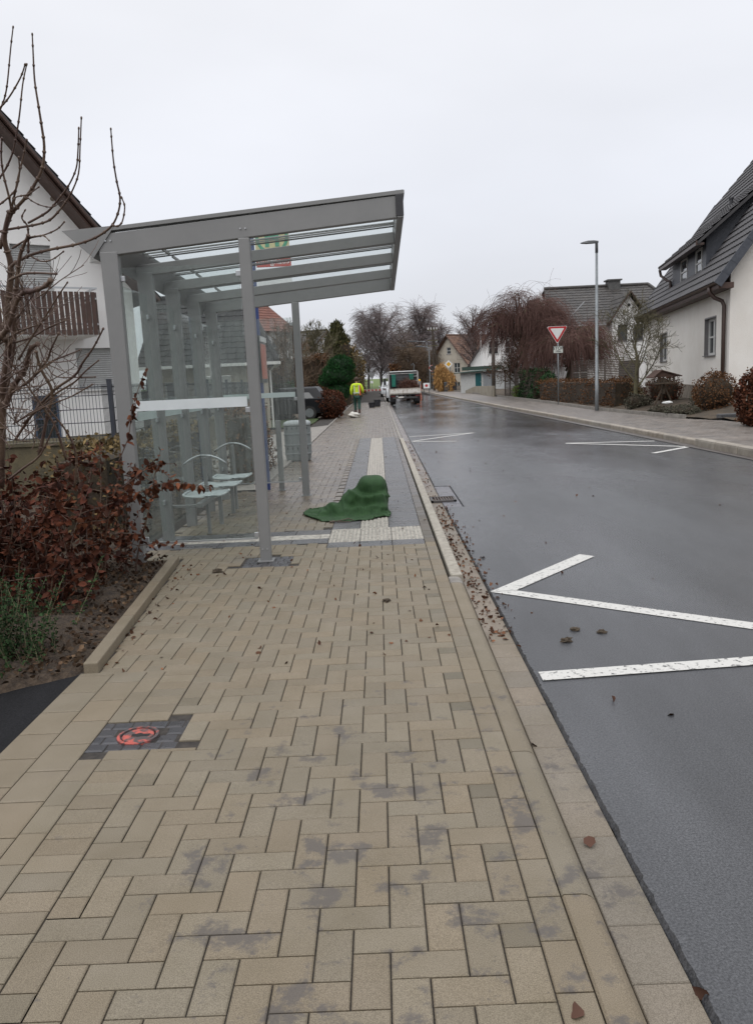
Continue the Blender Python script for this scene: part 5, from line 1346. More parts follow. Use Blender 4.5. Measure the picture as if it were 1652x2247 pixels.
# ---------------- near left: beech hedge shrubs with dead copper leaves
def beech(name, base, stems, label, seed, mt, height=(1.0, 1.7), lean=.25, nl=34, size=.058, group=None, extra=None, rad=.45):
    rr = random.Random(seed); t = thing(name, base, label, 'shrub', group); mb = MB(); pts_ = []; dr_ = []
    base = Vector(base)
    def shoot(p, d, L, r, dens=1.0, curve=0):
        q = Vector(p); dd = Vector(d).normalized(); pts = [q.copy()]; n = 8
        for i in range(n):
            dd = (dd+Vector((rr.uniform(-1, 1), rr.uniform(-1, 1), rr.uniform(-1, 1)))*.10+Vector((0, 0, curve))).normalized(); q = q+dd*L/n; pts.append(q.copy())
        mb.tube(pts, [r*(1-.8*i/n)+.001 for i in range(n+1)], 4, cap=False)
        for k in range(int(nl*dens*L)):
            f = rr.uniform(.12, 1)*n; i = min(n-1, int(f)); pts_.append(pts[i].lerp(pts[i+1], f-i)+Vector((rr.uniform(-1, 1), rr.uniform(-1, 1), rr.uniform(-1, 1)))*.012)
            s = Vector((rr.gauss(0, 1), rr.gauss(0, 1), rr.gauss(-.3, .6))); dr_.append(s.normalized())
        return pts
    for k in range(stems):
        a = rr.uniform(0, 6.28); b0 = base+Vector((math.cos(a), math.sin(a), 0))*rr.uniform(0, rad)
        L = rr.uniform(*height); sp_ = shoot(b0, Vector((math.cos(a)*lean*rr.random(), math.sin(a)*lean*rr.random(), 1)), L, .007)
        for q in range(int(L*7)):
            i = rr.randrange(1, 8); s = Vector((rr.gauss(0, 1), rr.gauss(0, 1), rr.gauss(.35, .5))).normalized()
            sp2 = shoot(sp_[i], s, rr.uniform(.15, .42), .003, 1.2)
    for e_ in (extra or []):
        P = [at(x, y, Y) for x, y, Y in e_[0]]; mb.tube(P, [.005*(1-.6*i/len(P)) for i in range(len(P))], 5)
        for k in range(e_[1]):
            f = rr.random()**.8*(len(P)-1); i = min(len(P)-2, int(f)); pts_.append(P[i].lerp(P[i+1], f-i)+Vector((rr.uniform(-1, 1), rr.uniform(-1, 1), rr.uniform(-1, 1)))*.015); dr_.append(Vector((rr.gauss(0, .6), rr.gauss(0, .6), -1)).normalized())
    mb.build('stems', M_shoot, t); leaves('leaves', np.array([tuple(p) for p in pts_]), size, mt, t, detail=True, D=np.array([tuple(d) for d in dr_]), var=.55, sv=.5, aspect=.44)
    return t
beech('beech_shrub', (-2.55, 6.75, 0), 15, 'copper leaved beech shrub against the left rear post of the shelter', 21, M_beech, (.55, 1.3), .3, 34, .056, 'beech shrubs in the left bed',
      extra=[([(262, 1010, 6.6), (283, 960, 6.6), (290, 900, 6.6), (305, 850, 6.6), (322, 805, 6.6)], 30), ([(265, 1120, 6.5), (300, 1085, 6.4), (345, 1062, 6.3), (400, 1060, 6.3), (465, 1068, 6.3)], 75), ([(270, 1070, 6.6), (320, 1030, 6.5), (350, 1015, 6.5)], 26), ([(270, 1170, 6.6), (310, 1172, 6.5), (322, 1150, 6.5)], 10)])
beech('beech_shrub', (-3.05, 6.55, 0), 16, 'dense copper leaved beech shrub, middle one of the left bed', 22, M_beech_dk, (.5, 1.3), .3, 34, .056, 'beech shrubs in the left bed', rad=.5)
beech('beech_shrub', (-2.62, 5.95, 0), 13, 'dark red leaved beech shrub nearest the concrete bed edging', 23, M_beech_dk, (.6, 1.15), .35, 42, .054, 'beech shrubs in the left bed', rad=.4)
beech('beech_shrub', (-3.2, 5.75, 0), 13, 'sparse leaved beech shrub at the left edge below the bare shoots', 25, M_beech_dk, (.7, 1.3), .3, 30, .054, 'beech shrubs in the left bed', rad=.45)
beech('beech_shrub', (-3.7, 7.4, 0), 12, 'beech shrub with orange leaves in front of the black fence', 26, M_beech, (.5, 1.3), .3, 18, .056, 'beech shrubs in the left bed', rad=.5)
# small evergreen shrub, bottom left
rr = random.Random(30); ev = thing('evergreen_shrub', (-2.28, 4.75, 0), 'low dark green small leaved evergreen shrub beside the black driveway', 'shrub')
mb = MB(); P_ = []; D_ = []
for k in range(130):
    b0 = Vector((-2.4+rr.gauss(0, .17), 4.68+rr.gauss(0, .2), .0)); d = Vector((rr.gauss(0, .35), rr.gauss(0, .35), 1)).normalized(); L = rr.uniform(.2, .62)
    q = b0.copy(); pts = [q.copy()]
    for i in range(6):
        d = (d+Vector((rr.uniform(-1, 1), rr.uniform(-1, 1), .3))*.14).normalized(); q = q+d*L/6; pts.append(q.copy())
    mb.tube(pts, [.0035*(1-.1*i) for i in range(7)], 3, cap=False)
    for i in range(int(L*110)):
        f = rr.uniform(.15, 1)*6; j = min(5, int(f)); P_.append(tuple(pts[j].lerp(pts[j+1], f-j)+Vector((rr.uniform(-1, 1), rr.uniform(-1, 1), rr.uniform(-1, 1)))*.012)); D_.append((rr.gauss(0, 1), rr.gauss(0, 1), rr.gauss(.4, .6)))
mb.build('stems', M_bark_ol, ev); leaves('leaves', P_, .021, M_green, ev, detail=True, D=np.array(D_), aspect=.45)
# ---------------- planting behind the shelter
hedge('garden_hedge', (-3.4, 9.0), (-3.6, 15.5), .8, 1.0, 'brown leafed garden hedge seen through the rear glass of the shelter', M_olivehedge, 5000, .06)
hedge('garden_hedge', (-2.35, 13.2), (-2.45, 16.4), .55, 1.25, 'narrow reddish hedge behind the blue bus stop pole', M_brownhedge, 2600, .06)
_g = gr(724, 918)
round_bush('red_shrub', (_g.x+.05, _g.y, 0), (.64, .9, .66), 'rounded reddish brown shrub at the pavement edge before the dark car', M_beech, 3800, .085)
round_bush('red_shrub', (_g.x-.0, _g.y+3.4, 0), (.6, 1.5, .55), 'smaller reddish shrub directly behind the rounded one at the pavement edge', M_beech_dk, 2000, .085)
pn = thing('cloud_pruned_pine', (-3.0, 46, 0), 'dark green pine clipped into soft stacked balls behind the dark car', 'tree')
b = MB(); p_ = at(748, 850, 46); b.tube([(p_.x, 46, -.1), (p_.x+.05, 46, .8), (p_.x-.08, 46, 1.5), (p_.x, 46, 2.3)], [.11, .09, .08, .05], 7); b.tube([(p_.x, 46, 1.0), (p_.x-.5, 46, 1.5)], [.06, .04], 5); b.build('trunk', M_bark_dk, pn)
for i, (x, y, rx, rz1, n) in enumerate(((742, 822, .84, .64, 3600), (748, 803, .72, .52, 2600), (716, 836, .42, .36, 1200), (745, 860, .62, .5, 1600))):
    c = at(x, y, 46); leaves('foliage', ellip(n, c, (rx, rx*.9, rz1), .75), .15, M_pine, pn, aspect=.18, D=np.array([(0, 0, .8)]*n))
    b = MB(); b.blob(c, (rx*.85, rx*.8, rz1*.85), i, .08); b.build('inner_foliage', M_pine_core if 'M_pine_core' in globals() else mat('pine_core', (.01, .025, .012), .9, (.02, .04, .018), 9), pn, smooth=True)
cf = thing('columnar_conifer', (-4.0, 58, 0), 'tall dark olive conifer rising above the roof with the chimney', 'tree')
b = MB(); top = at(738, 706, 58); bx = top.x; b.tube([(bx, 58, -.1), (bx, 58, top.z*.9)], [.16, .03], 7); b.build('trunk', M_bark_ol, cf)
P_ = []
for k in range(60):
    f = rng.random()**.8; z = .9+f*(top.z-1.3); rad = (1.75*(1-f)**.75+.18)*rng.uniform(.55, 1.05); a = rng.uniform(0, 6.28)
    P_.append(ellip(150, (bx+math.cos(a)*rad*.75, 58+math.sin(a)*rad*.75, z), (.34, .34, .55), .2))
leaves('foliage', np.concatenate(P_), .2, M_conif, cf, D=np.tile([[0, 0, 1.5]], (9000, 1)), aspect=.4)
bare_tree('bare_tree', (at(775, 800, 66).x-1.2, 66, 0), 5.6, 'thin leafless tree right beside the tall olive conifer', 41, 4, 4, .09, .2, .5, mat_t=M_bark_ol, mat_c=M_bark_ol, limbs=9, limb_len=.5, minr=.014, up=.3)
bare_tree('bare_tree', (at(655, 700, 62).x, 62, 0), 6.0, 'slender leafless tree seen just right of the far shelter post', 42, 3, 3, .07, .3, .5, mat_t=M_bark_ol, mat_c=M_bark_ol, limbs=8, limb_len=.35, minr=.012, up=.4)
hedge('tall_hedge', (-2.75, 57), (-2.75, 112), 1.9, 4.3, 'tall olive brown hedge lining the left pavement beyond the worker', M_olivehedge, 16000, .16, lumps=.25)
hedge('mixed_hedge', (-8.0, 50), (-3.4, 52), 1.6, 3.2, 'high brown hedge left of the clipped pine', M_brownhedge, 9000, .13, lumps=.25)
hedge('clipped_hedge', (-12, 36.5), (-3.9, 37.5), .9, 1.75, 'dark clipped hedge behind the dark car seen through the far glass', M_laurel, 7000, .08)
bare_tree('bare_bush', (-5.2, 49, 0), 4.6, 'brownish leafless bush in front of the house with the chimney', 43, 4, 4, .06, .05, .6, mat_t=M_bark_ol, mat_c=M_brn_tw, limbs=14, limb_len=.55, minr=.010, up=.25)
bare_tree('bare_bush', (-4.0, 53, 0), 5.0, 'leafless olive bush between the brown hedge and the tall conifer', 44, 4, 4, .06, .05, .6, mat_t=M_bark_ol, mat_c=M_bark_ol, limbs=14, limb_len=.5, minr=.010, up=.3)
# ---------------- big bare trees at the end of the street
BT = 'bare trees at the end of the street'
def birch(name, loc, H, Rr, label, seed, n=2600, droop=.34, group=None, mt=None, mc=None, low=.22, tw=.013, L0=(.9, 2.4), limbs=22, rise=.9, rounded=1.0):
    """leafless tree: rising limbs, side branches and long fine hanging twigs"""
    rr = random.Random(seed); t = thing(name, loc, label, 'tree', group); loc = Vector(loc); mb = MB(); cb = MB()
    tr = H*.022
    mb.tube([loc+Vector((rr.uniform(-.1, .1)*k, rr.uniform(-.1, .1)*k, H*.93*k/8)) for k in range(9)], [tr*(1-k/8.5)+.03 for k in range(9)], 7, cap=False)
    tops = []
    for k in range(limbs):
        f = low+(.9-low)*k/limbs; a = k*2.4+rr.uniform(-.3, .3); b0 = loc+Vector((0, 0, H*f))
        env = Rr*(math.sin(math.pi*min(1, (f-low*.4)/(1.12-low*.4)))**.7)*rounded
        L = env*rr.uniform(.8, 1.08); p = b0.copy(); d = Vector((math.cos(a), math.sin(a), rise)).normalized(); pts = [p.copy()]
        st = L*1.25/7
        for i in range(7):
            d = (d+Vector((rr.uniform(-.16, .16), rr.uniform(-.16, .16), -.03 if i > 3 else .04))).normalized(); p = p+d*st; pts.append(p.copy())
        r0 = tr*.42*(1-f*.5); mb.tube(pts, [r0*(1-.115*i)+.015 for i in range(8)], 4, cap=False)
        for i in range(2, 8):
            tops.append(pts[i])
            for q in range(3):
                s_ = Vector((rr.gauss(0, 1), rr.gauss(0, 1), rr.gauss(.5, .5))).normalized(); e1 = [pts[i]]; dd = (d*.5+s_*.9).normalized(); l2 = L*rr.uniform(.14, .3)
                for z in range(3): dd = (dd+Vector((rr.uniform(-.2, .2), rr.uniform(-.2, .2), rr.uniform(-.1, .15)))).normalized(); e1.append(e1[-1]+dd*l2/3)
                cb.tube(e1, [.035, .028, .022, .016], 3, cap=False); tops += e1[1:]
    for k in range(8): tops.append(loc+Vector((rr.gauss(0, .3), rr.gauss(0, .3), H*rr.uniform(.88, .97))))
    for k in range(n):
        p = rr.choice(tops)+Vector((rr.gauss(0, .12), rr.gauss(0, .12), rr.gauss(0, .1))); out = p-loc; out.z = 0; out = out.normalized() if out.length > .1 else Vector((1, 0, 0))
        d = (out*.45+Vector((rr.gauss(0, .6), rr.gauss(0, .6), rr.uniform(.2, 1.0)))).normalized(); pts = [p]; L = rr.uniform(*L0)
        for i in range(4):
            d = (d+Vector((rr.uniform(-.12, .12), rr.uniform(-.12, .12), -droop))).normalized(); pts.append(pts[-1]+d*L/4)
        cb.tube(pts, tw, 3, cap=False)
    mb.build('trunk', mt or M_birch_tk, t); cb.build('crown', mc or M_birch_tw, t); return t
def big(xpx, Y, Hpx, Wpx, label, seed, **k):
    p = at(xpx, 840, Y); H = at(xpx, Hpx, Y).z
    return birch('bare_tree', (p.x, Y, -.1), H, Wpx*Y/1770.6, label, seed, group=BT, **k)
big(838, 130, 694, 56, 'broad leafless birch with drooping twigs straight above the green meadow', 51, n=4200, limbs=34, low=.2)
big(808, 142, 716, 34, 'leafless birch left of the broad one, overlapping its crown', 52, n=2200, limbs=22)
big(926, 122, 680, 36, 'tallest narrow leafless birch behind the parked flatbed truck', 53, n=3000, limbs=30, rise=1.5, droop=.24, low=.22)
big(890, 140, 722, 34, 'leafless tree just left of the tallest birch, lower crown', 54, n=2200, limbs=22, mc=M_brn_tw)
big(866, 150, 758, 36, 'low dark leafless tree between the two birches', 55, n=2200, limbs=20, low=.1, mc=M_brn_tw, mt=M_bark_dk)
big(900, 116, 768, 34, 'dark low tree directly above the truck cab', 56, n=2400, limbs=20, low=.06, mc=M_brn_tw, mt=M_bark_dk, L0=(.6, 1.6))
big(966, 128, 712, 24, 'leafless tree behind the wooden power pole', 57, n=1800, limbs=20, rise=1.4, droop=.2)
big(948, 112, 775, 26, 'low leafless tree left of the beige gabled house', 58, n=1500, limbs=16, low=.06, mc=M_brn_tw, mt=M_bark_ol, L0=(.6, 1.5))
p_ = at(1040, 840, 96); birch('bare_tree', (p_.x, 96, 0), at(1040, 695, 96).z, 2.2, 'leafless branching tree between the beige and the white gabled houses', 59, n=1300, limbs=20, low=.3, droop=.02, rise=1.1, L0=(.4, 1.1), mt=M_bark_dk, mc=M_birch_tw)
hedge('far_hedge', (2.2, 124), (9.5, 121), 2.5, 3.4, 'dark brown bushes filling the end of the street behind the truck', M_brownhedge, 9000, .3, lumps=.5)
# ---------------- right side
def weeping(name, loc, H, Rr, label, seed, n=2600):
    rr = random.Random(seed); t = thing(name, loc, label, 'tree'); loc = Vector(loc); mb = MB(); cb = MB()
    mb.tube([loc+Vector((0, 0, -.1)), loc+Vector((-.1, 0, .9)), loc+Vector((.15, 0, 1.9)), loc+Vector((0, 0, H*.62))], [.2, .17, .15, .11], 8, cap=False)
    tops = []
    for k in range(22):
        a = k*2.4; e_ = rr.uniform(.35, 1.0); p = loc+Vector((rr.uniform(-.2, .2), rr.uniform(-.2, .2), H*rr.uniform(.35, .62)))
        tip = loc+Vector((math.cos(a)*Rr*e_, math.sin(a)*Rr*e_, H*(1.02-.42*e_*e_)*rr.uniform(.85, 1.05)))
        pts = []
        for i in range(8):
            f = i/7; q = p.lerp(tip, f); q.z += math.sin(f*math.pi)*H*.14; pts.append(q+Vector((rr.uniform(-.1, .1), rr.uniform(-.1, .1), rr.uniform(-.1, .1))))
        mb.tube(pts, [.075*(1-.1*i) for i in range(8)], 5, cap=False); tops += pts[2:]
    for k in range(n):
        p = rr.choice(tops)+Vector((rr.gauss(0, .35), rr.gauss(0, .35), rr.gauss(0, .22))); out = (p-loc); out.z = 0; out = out.normalized() if out.length > .1 else Vector((1, 0, 0))
        pts = [p]; d = (out*.7+Vector((rr.gauss(0, .5), rr.gauss(0, .5), rr.uniform(-.1, .6)))).normalized(); L = rr.uniform(.8, 2.3)
        for i in range(6):
            d = (d+Vector((rr.uniform(-.12, .12), rr.uniform(-.12, .12), -.42))).normalized(); q = pts[-1]+d*L/6
            if q.z < .5: break
            pts.append(q)
        if len(pts) > 2: cb.tube(pts, [.008]*2+[.006]*(len(pts)-2), 3, cap=False)
    mb.build('trunk', M_bark_ol, t); cb.build('crown', M_weep_tw, t)
    return t
p_ = at(1118, 870, 47); p_ = at(1150, 870, 52); weeping('weeping_tree', (p_.x, 52, .1), 6.6, 3.4, 'large leafless weeping tree with purplish hanging twigs on the right', 61, 4200)
p_ = at(1245, 880, 44); p_ = at(1248, 880, 48.5); weeping('weeping_tree', (p_.x, 48.5, .1), 4.5, 2.7, 'lower weeping tree with purplish twigs directly behind the give way sign', 62, 3800)
p_ = gr(1128, 873); cb_ = bare_tree('gnarled_tree', (p_.x+.2, p_.y, .1), 2.9, 'short gnarled tree with rusty twigs in front of the weeping tree', 63, 4, 5, .16, .25, .65, mat_t=M_bark_ol, mat_c=M_brn_tw, limbs=12, limb_len=.65, minr=.008, up=.1)
leaves('dead_leaves', ellip(2000, at(1115, 812, p_.y), (1.7, 1.0, .8), .1), .07, M_brownhedge, cb_)
p_ = gr(1375, 905); bare_tree('fruit_tree', (p_.x+.35, 30.5, .15), 3.5, 'leafless fruit tree with knobbly branches in front of the right house', 64, 4, 4, .085, .25, .65, mat_t=M_bark_ol, mat_c=M_bark_ol, limbs=11, limb_len=.6, minr=.0065, up=.16, wob=.3)
hedge('beech_hedge', (9.45, 31.6), (9.15, 45.2), .8, 1.12, 'low clipped brown beech hedge along the right pavement behind the street lamp', M_brownhedge, 9000, .07, z=.1)
hedge('laurel_hedge', (9.15, 46.4), (9.2, 51.2), .9, 1.7, 'dark green laurel bush beside the slatted fence', M_laurel, 3500, .12, z=.1)
round_bush('laurel_bush', (9.5, 45.6, .1), (.6, .7, .75), 'glossy dark green laurel bush right of the gnarled tree', M_laurel, 1800, .12)
round_bush('lime_shrub', (9.05, 52.6, .1), (.5, .4, .4), 'small bright lime green shrub under the gnarled tree', M_lime, 600, .08)
round_bush('ball_shrub', (10.85, 31.2, .15), (.72, .65, .62), 'brown ball shrub behind the bird table', M_beech, 1900, .06, 'clipped ball shrubs in the right garden')
round_bush('ball_shrub', (10.35, 25.2, .15), (.66, .62, .66), 'largest brown ball shrub beside the downpipe of the right house', M_brownhedge, 3600, .055, 'clipped ball shrubs in the right garden')
round_bush('ball_shrub', (10.25, 33.6, .15), (.62, .55, .55), 'olive brown ball shrub left of the bird table behind the fruit tree', M_olivehedge, 1700, .06, 'clipped ball shrubs in the right garden')
round_bush('heather_mound', (9.35, 25.2, .05), (.55, .6, .2), 'low grey green heather mound at the pavement edge', M_heath, 2200, .045)
round_bush('heather_mound', (9.1, 26.6, .05), (.30, .35, .17), 'small dark heather mound left of the larger one', M_heath, 900, .045)
round_bush('lavender_bush', (9.25, 29.6, .1), (.36, .36, .32), 'grey lavender bush at the foot of the fruit tree', M_heath, 900, .05)
round_bush('lavender_bush', (9.6, 29.8, .1), (.36, .36, .28), 'grey lavender bush just left of the bird table legs', M_heath, 900, .05)
round_bush('grey_bush', (10.7, 27.0, .15), (.42, .42, .40), 'grey leafless bush between the bird table and the largest ball shrub', M_heath, 900, .05)
hg = hedge('copper_hedge', (9.15, 19.9), (14.0, 20.9), 1.15, 1.42, 'tall copper leaved hedge end at the right edge of the pavement', M_brownhedge, 9500, .075, z=.05, lumps=.12)
leaves('outer_leaves', ellip(3000, (9.25, 19.95, .75), (.5, .55, .72), .6), .075, M_beech, hg, detail=True)
gp = thing('golden_grass_clump', (8.55, 88, 0), 'tall golden ornamental grass clump beside the priority road sign', 'shrub')
leaves('blades', ellip(2200, at(968, 826, 88), (.8, .7, 1.45), .2), .45, M_gold, gp, D=np.tile([[0, 0, -1.2]], (2200, 1)), aspect=.08)
leaves('blades', ellip(1000, at(988, 836, 87), (.6, .6, 1.2), .2), .4, M_gold, gp, D=np.tile([[0, 0, -1.2]], (1000, 1)), aspect=.08)
round_bush('conifer_bush', (9.1, 79, 0), (.85, .8, .8), 'round dark green conifer bush left of the white shed', M_laurel, 1500, .14)
round_bush('tan_bush', (9.1, 75.5, 0), (.6, .5, .3), 'low tan bush at the corner of the white shed', M_olivehedge, 700, .1)
# fallen leaves and clods
M_litter = leafmat('fallen_leaf_litter', (.06, .028, .016), (.11, .05, .025), .5)
P_ = []; rr = random.Random(77)
for k in range(780):
    if k >= 420:
        y = rr.uniform(4.9, 10.5); x = XK+.015+abs(rr.gauss(.02, .06)) if k < 640 else XG+rr.gauss(.0, .05); z = -.044 if x < XG else -.028; y += .0
    elif k < 190: y = rr.uniform(4.6, 22)**1.0; x = XK+.02+abs(rr.gauss(.03, .07)); z = -.045 if x < XG else -.031
    elif k < 250: x = rr.uniform(-1.7, .4); y = rr.uniform(4.5, 8); z = .006
    elif k < 300: x = -1.72-.02*(y:=rr.uniform(4.6, 7.4))+rr.uniform(-.02, .16); z = .006
    elif k < 350: x = rr.uniform(-1.9, .5); y = rr.uniform(8, 24); z = .006
    elif k < 400: x = XG+abs(rr.gauss(0, 1.6)); y = rr.uniform(3.5, 22); z = -.031
    else: x = rr.uniform(-2.3, -1.3); y = rr.uniform(7.5, 11.8); z = .006
    P_.append((x, y, z))
lt = leaves('leaf_litter', P_, .030, M_litter, None, detail=True, D=np.array([(rr.gauss(0, 1), rr.gauss(0, 1), .12) for _ in P_]), var=.5); tag(lt, kind='stuff')
P_ = []
for k in range(3600):
    y = rr.uniform(3.7, 9.5); a_, b_ = bedx(y); x = b_-abs(rr.gauss(0, .75))-.02 if y < 7.5 else rr.uniform(-4.4, -2.7); P_.append((x, y, .05+rr.uniform(-.02, .03)))
so_ = leaves('bed_litter', P_, .036, leafmat('rotten_leaves', (.035, .020, .012), (.075, .048, .028), .8, 9), None, detail=True, D=np.array([(rr.gauss(0, 1), rr.gauss(0, 1), .2) for _ in P_]), var=.5); tag(so_, kind='stuff')
M_clod = mat('soil_clod', (.05, .038, .026), .95, (.08, .06, .04), 30, .8, 90)
for i, (x, y, s_, lab) in enumerate(((1243, 1408, .036, 'dark clod of earth on the road between the white lines'), (1320, 1388, .028, 'second clod of earth, right of the dark one on the road'), (1262, 1383, .03, 'small round clod further up the road between the lines'), (848, 1320, .03, 'small clod of earth on the pavement before the shelter'), (478, 1256, .045, 'brown lump of earth on the paving left of the front post'))):
    p = gr(x, y, -.034 if x > 1000 else 0); b = MB(); b.blob(p+Vector((0, 0, s_*.22)), (s_, s_*.8, s_*.45), i, .35, 12, 8, 4); tag(b.build('earth_clod', M_clod, smooth=False), lab, 'clod', 'clods of earth')
M_bl = leafmat('brown_dead_leaf', (.055, .028, .020), (.085, .042, .028), .5)
for i, (x, y, s_, z, lab) in enumerate(((1262, 2235, .065, .008, 'curled brown dead leaf at the bottom of the pavement'), (1178, 1637, .05, -.044, 'reddish dead leaf in the gutter at the kerb'), (1295, 1860, .055, -.044, 'flat purple brown leaf in the gutter near the bottom'), (1560, 2190, .05, -.044, 'dark leaf on the gutter slabs at the bottom right'), (1347, 1540, .04, -.030, 'single brown leaf on the asphalt below the white bar'), (704, 1415, .035, .008, 'small brown leaf in the middle of the paving'))):
    p = gr(x, y, z); o = leaves('dead_leaf', [tuple(p)], s_, M_bl, None, detail=True, D=np.array([(rr.gauss(0, 1), rr.gauss(0, 1), .25)]), sv=.1, var=.1); tag(o, lab, 'leaf', 'single dead leaves')
# ================================================================ STREET FURNITURE
M_galv = mat('galvanised_steel', (.24, .26, .27), .5, (.19, .205, .215), 8, .1, 100, metal=.35)
M_head = mat('lamp_housing', (.10, .105, .11), .45, (.08, .085, .09), 8)
p = gr(1309, 906); st = thing('street_lamp', (p.x, p.y, 0), 'tall grey street lamp with flat head beside the give way sign', 'street lamp')
H = at(1310, 533, p.y).z
b = MB(); b.tube([(p.x, p.y, -.1), (p.x, p.y, 1.2), (p.x, p.y, 1.21), (p.x, p.y, H-.1)], [.075, .072, .062, .045], 14); b.build('pole', M_galv, st, smooth=True)
b = MB(); b.tube([(p.x, p.y, H-.35), (p.x, p.y, H), (p.x-.1, p.y, H+.03)], [.055, .055, .05], 10); b.build('joint', M_head, st, smooth=True)
b = MB(); rings = []
for k, (dx, w_, z0, z1) in enumerate(((.06, .05, .0, .07), (-.12, .10, -.01, .09), (-.35, .13, -.01, .085), (-.52, .10, .0, .05), (-.6, .04, .01, .03))):
    X_ = p.x+dx; rings.append([(X_, p.y-w_, H+z0), (X_, p.y-w_*.8, H+z1), (X_, p.y+w_*.8, H+z1), (X_, p.y+w_, H+z0)])
loft(b, rings); b.build('lamp_head', M_head, st, bevel=.01)
# give way sign with STOP plate
p = gr(1225, 892); gw = thing('give_way_sign', (p.x, p.y, 0), 'give way triangle above a small STOP 100m plate on a grey post', 'road sign')
M_red = mat('sign_red_sheet', (.46, .02, .025), .4, (.42, .02, .022), 5)
b = MB(); b.tube([(p.x, p.y, -.1), (p.x, p.y, at(1222, 716, p.y).z)], .034, 12); b.build('post', M_galv, gw, smooth=True)
c = at(1222, 731, p.y-.06); s_ = at(1243, 718, p.y-.06).x-c.x+.02
def tri_(b, c, hw, top, bot, y, th, r=.05):
    P = []
    for (x, z, a0, a1) in ((-hw+r*1.3, top-r, 210, 90), (hw-r*1.3, top-r, 90, -30), (0, bot+r*2, -30, -150)):
        for k in range(5):
            t = R(a0+(a1-a0)*k/4); P.append((c.x+x+r*math.cos(t), y, c.z+z+r*math.sin(t)))
    b.prism(P, (0, th, 0)); return b
tz, bz = at(1222, 716, p.y).z-c.z, at(1225, 755, p.y).z-c.z
b = MB(); tri_(b, c, s_, tz, bz, p.y-.06, .01); sf = b.build('sign_face', M_white, gw)
b = MB(); tri_(b, c, s_-.02, tz-.015, bz+.03, p.y-.063, .0025); rf_ = b.build('red_border', M_red, sf)
b = MB(); tri_(b, c, s_-.155, tz-.095, bz+.20, p.y-.066, .0025, .02); b.build('white_field', M_white, sf)
c = at(1224, 767, p.y-.06); hw, hh = .23, .165
b = MB(); b.box(c.x-hw, p.y-.06, c.z-hh, c.x+hw, p.y-.05, c.z+hh); pl = b.build('stop_plate', M_black, gw)
b = MB(); b.box(c.x-hw+.014, p.y-.062, c.z-hh+.014, c.x+hw-.014, p.y-.0605, c.z+hh-.014); pf = b.build('plate_face', mat('plate_white', (.58, .60, .56), .5), pl)
text('STOP', .20, Vector((c.x, p.y-.064, c.z+.055)), (1, 0, 0), (0, 0, 1), M_black, pf, bold=.004); text('100m', .125, Vector((c.x, p.y-.064, c.z-.08)), (1, 0, 0), (0, 0, 1), M_black, pf, bold=.002)
# priority road sign
p = gr(989, 860); pr_ = thing('priority_sign', (p.x, p.y, 0), 'yellow and white priority road diamond on a pale post', 'road sign')
b = MB(); b.tube([(p.x, p.y, -.1), (p.x, p.y, at(984, 792, p.y).z)], .045, 8); b.tube([(p.x+.22, p.y+.1, -.1), (p.x+.22, p.y+.1, 2.3)], .05, 8); b.build('post', M_galv, pr_)
c = at(984, 799, p.y-.06); d_ = .44
for k, (s_, m_, nm, yo) in enumerate(((d_, M_white, 'sign_face', 0), (d_*.58, mat('priority_yellow', (.62, .33, .01), .45), 'yellow_field', -.006))):
    b = MB(); b.prism([(c.x-s_, p.y-.06+yo, c.z), (c.x, p.y-.06+yo, c.z-s_), (c.x+s_, p.y-.06+yo, c.z), (c.x, p.y-.06+yo, c.z+s_)], (0, .004, 0)); o_ = b.build(nm, m_, pr_ if k == 0 else o_)
# round traffic mirror, far lamps, utility poles
p = gr(948, 853); Yp = 100.; c = at(948, 808, Yp)
tm = thing('traffic_mirror', (c.x, Yp, 0), 'round traffic mirror with red and white rim on a thin post', 'traffic mirror')
b = MB(); b.tube([(c.x, Yp, 0), (c.x, Yp, c.z)], .03, 6); b.build('post', M_galv, tm)
b = MB(); k = 16; b.tube([(c.x+.36*math.cos(2*math.pi*i/k), Yp-.05, c.z+.36*math.sin(2*math.pi*i/k)) for i in range(k+1)], .045, 5); b.build('rim', mat('mirror_rim', (.5, .12, .10), .5, (.6, .58, .56), 3, contrast=(.48, .52)), tm)
b = MB(); b.cyl((c.x, Yp-.05, c.z), (c.x, Yp-.03, c.z), .34, 16); mm_ = mat('mirror_glass', (.05, .05, .05), .1, metal=1); mm_.node_tree.nodes['Principled BSDF'].inputs['Base Color'].default_value = (.35, .35, .36, 1); b.build('mirror_face', mm_, tm)
def old_lamp(xb, yb, xt, yt, Y, label, arm=-1.6):
    q = at(xb, yb, Y); t_ = at(xt, yt, Y); l = thing('old_street_lamp', (q.x, Y, 0), label, 'street lamp', 'old lamps far down the street')
    b = MB(); b.tube([(q.x, Y, 0), (t_.x, Y, t_.z-.3), (t_.x-.1, Y, t_.z), (t_.x+arm*.5, Y, t_.z+.12)], [.08, .06, .05, .05], 8); b.build('pole', M_galv, l)
    b = MB(); b.tube([(t_.x+arm*.5, Y, t_.z+.12), (t_.x+arm, Y, t_.z+.2)], [.10, .07], 6); b.build('lamp_head', M_head, l)
old_lamp(944, 855, 941, 762, 101, 'slim old street lamp left of the wooden power pole')
old_lamp(938, 848, 936, 750, 118, 'farther old street lamp with long arm beyond the truck', -2.8)
q = at(953, 858, 96); up_ = thing('power_pole', (q.x, 96, 0), 'wooden power pole with crossarms beside the beige gabled house', 'power pole'); zt = at(956, 716, 96).z
b = MB(); b.tube([(q.x, 96, 0), (q.x, 96, zt)], [.15, .10], 8); b.tube([(q.x+.7, 96, 0), (q.x+.1, 96, zt*.85)], [.12, .1], 6); b.build('pole', M_bark_dk, up_)
b = MB(); 
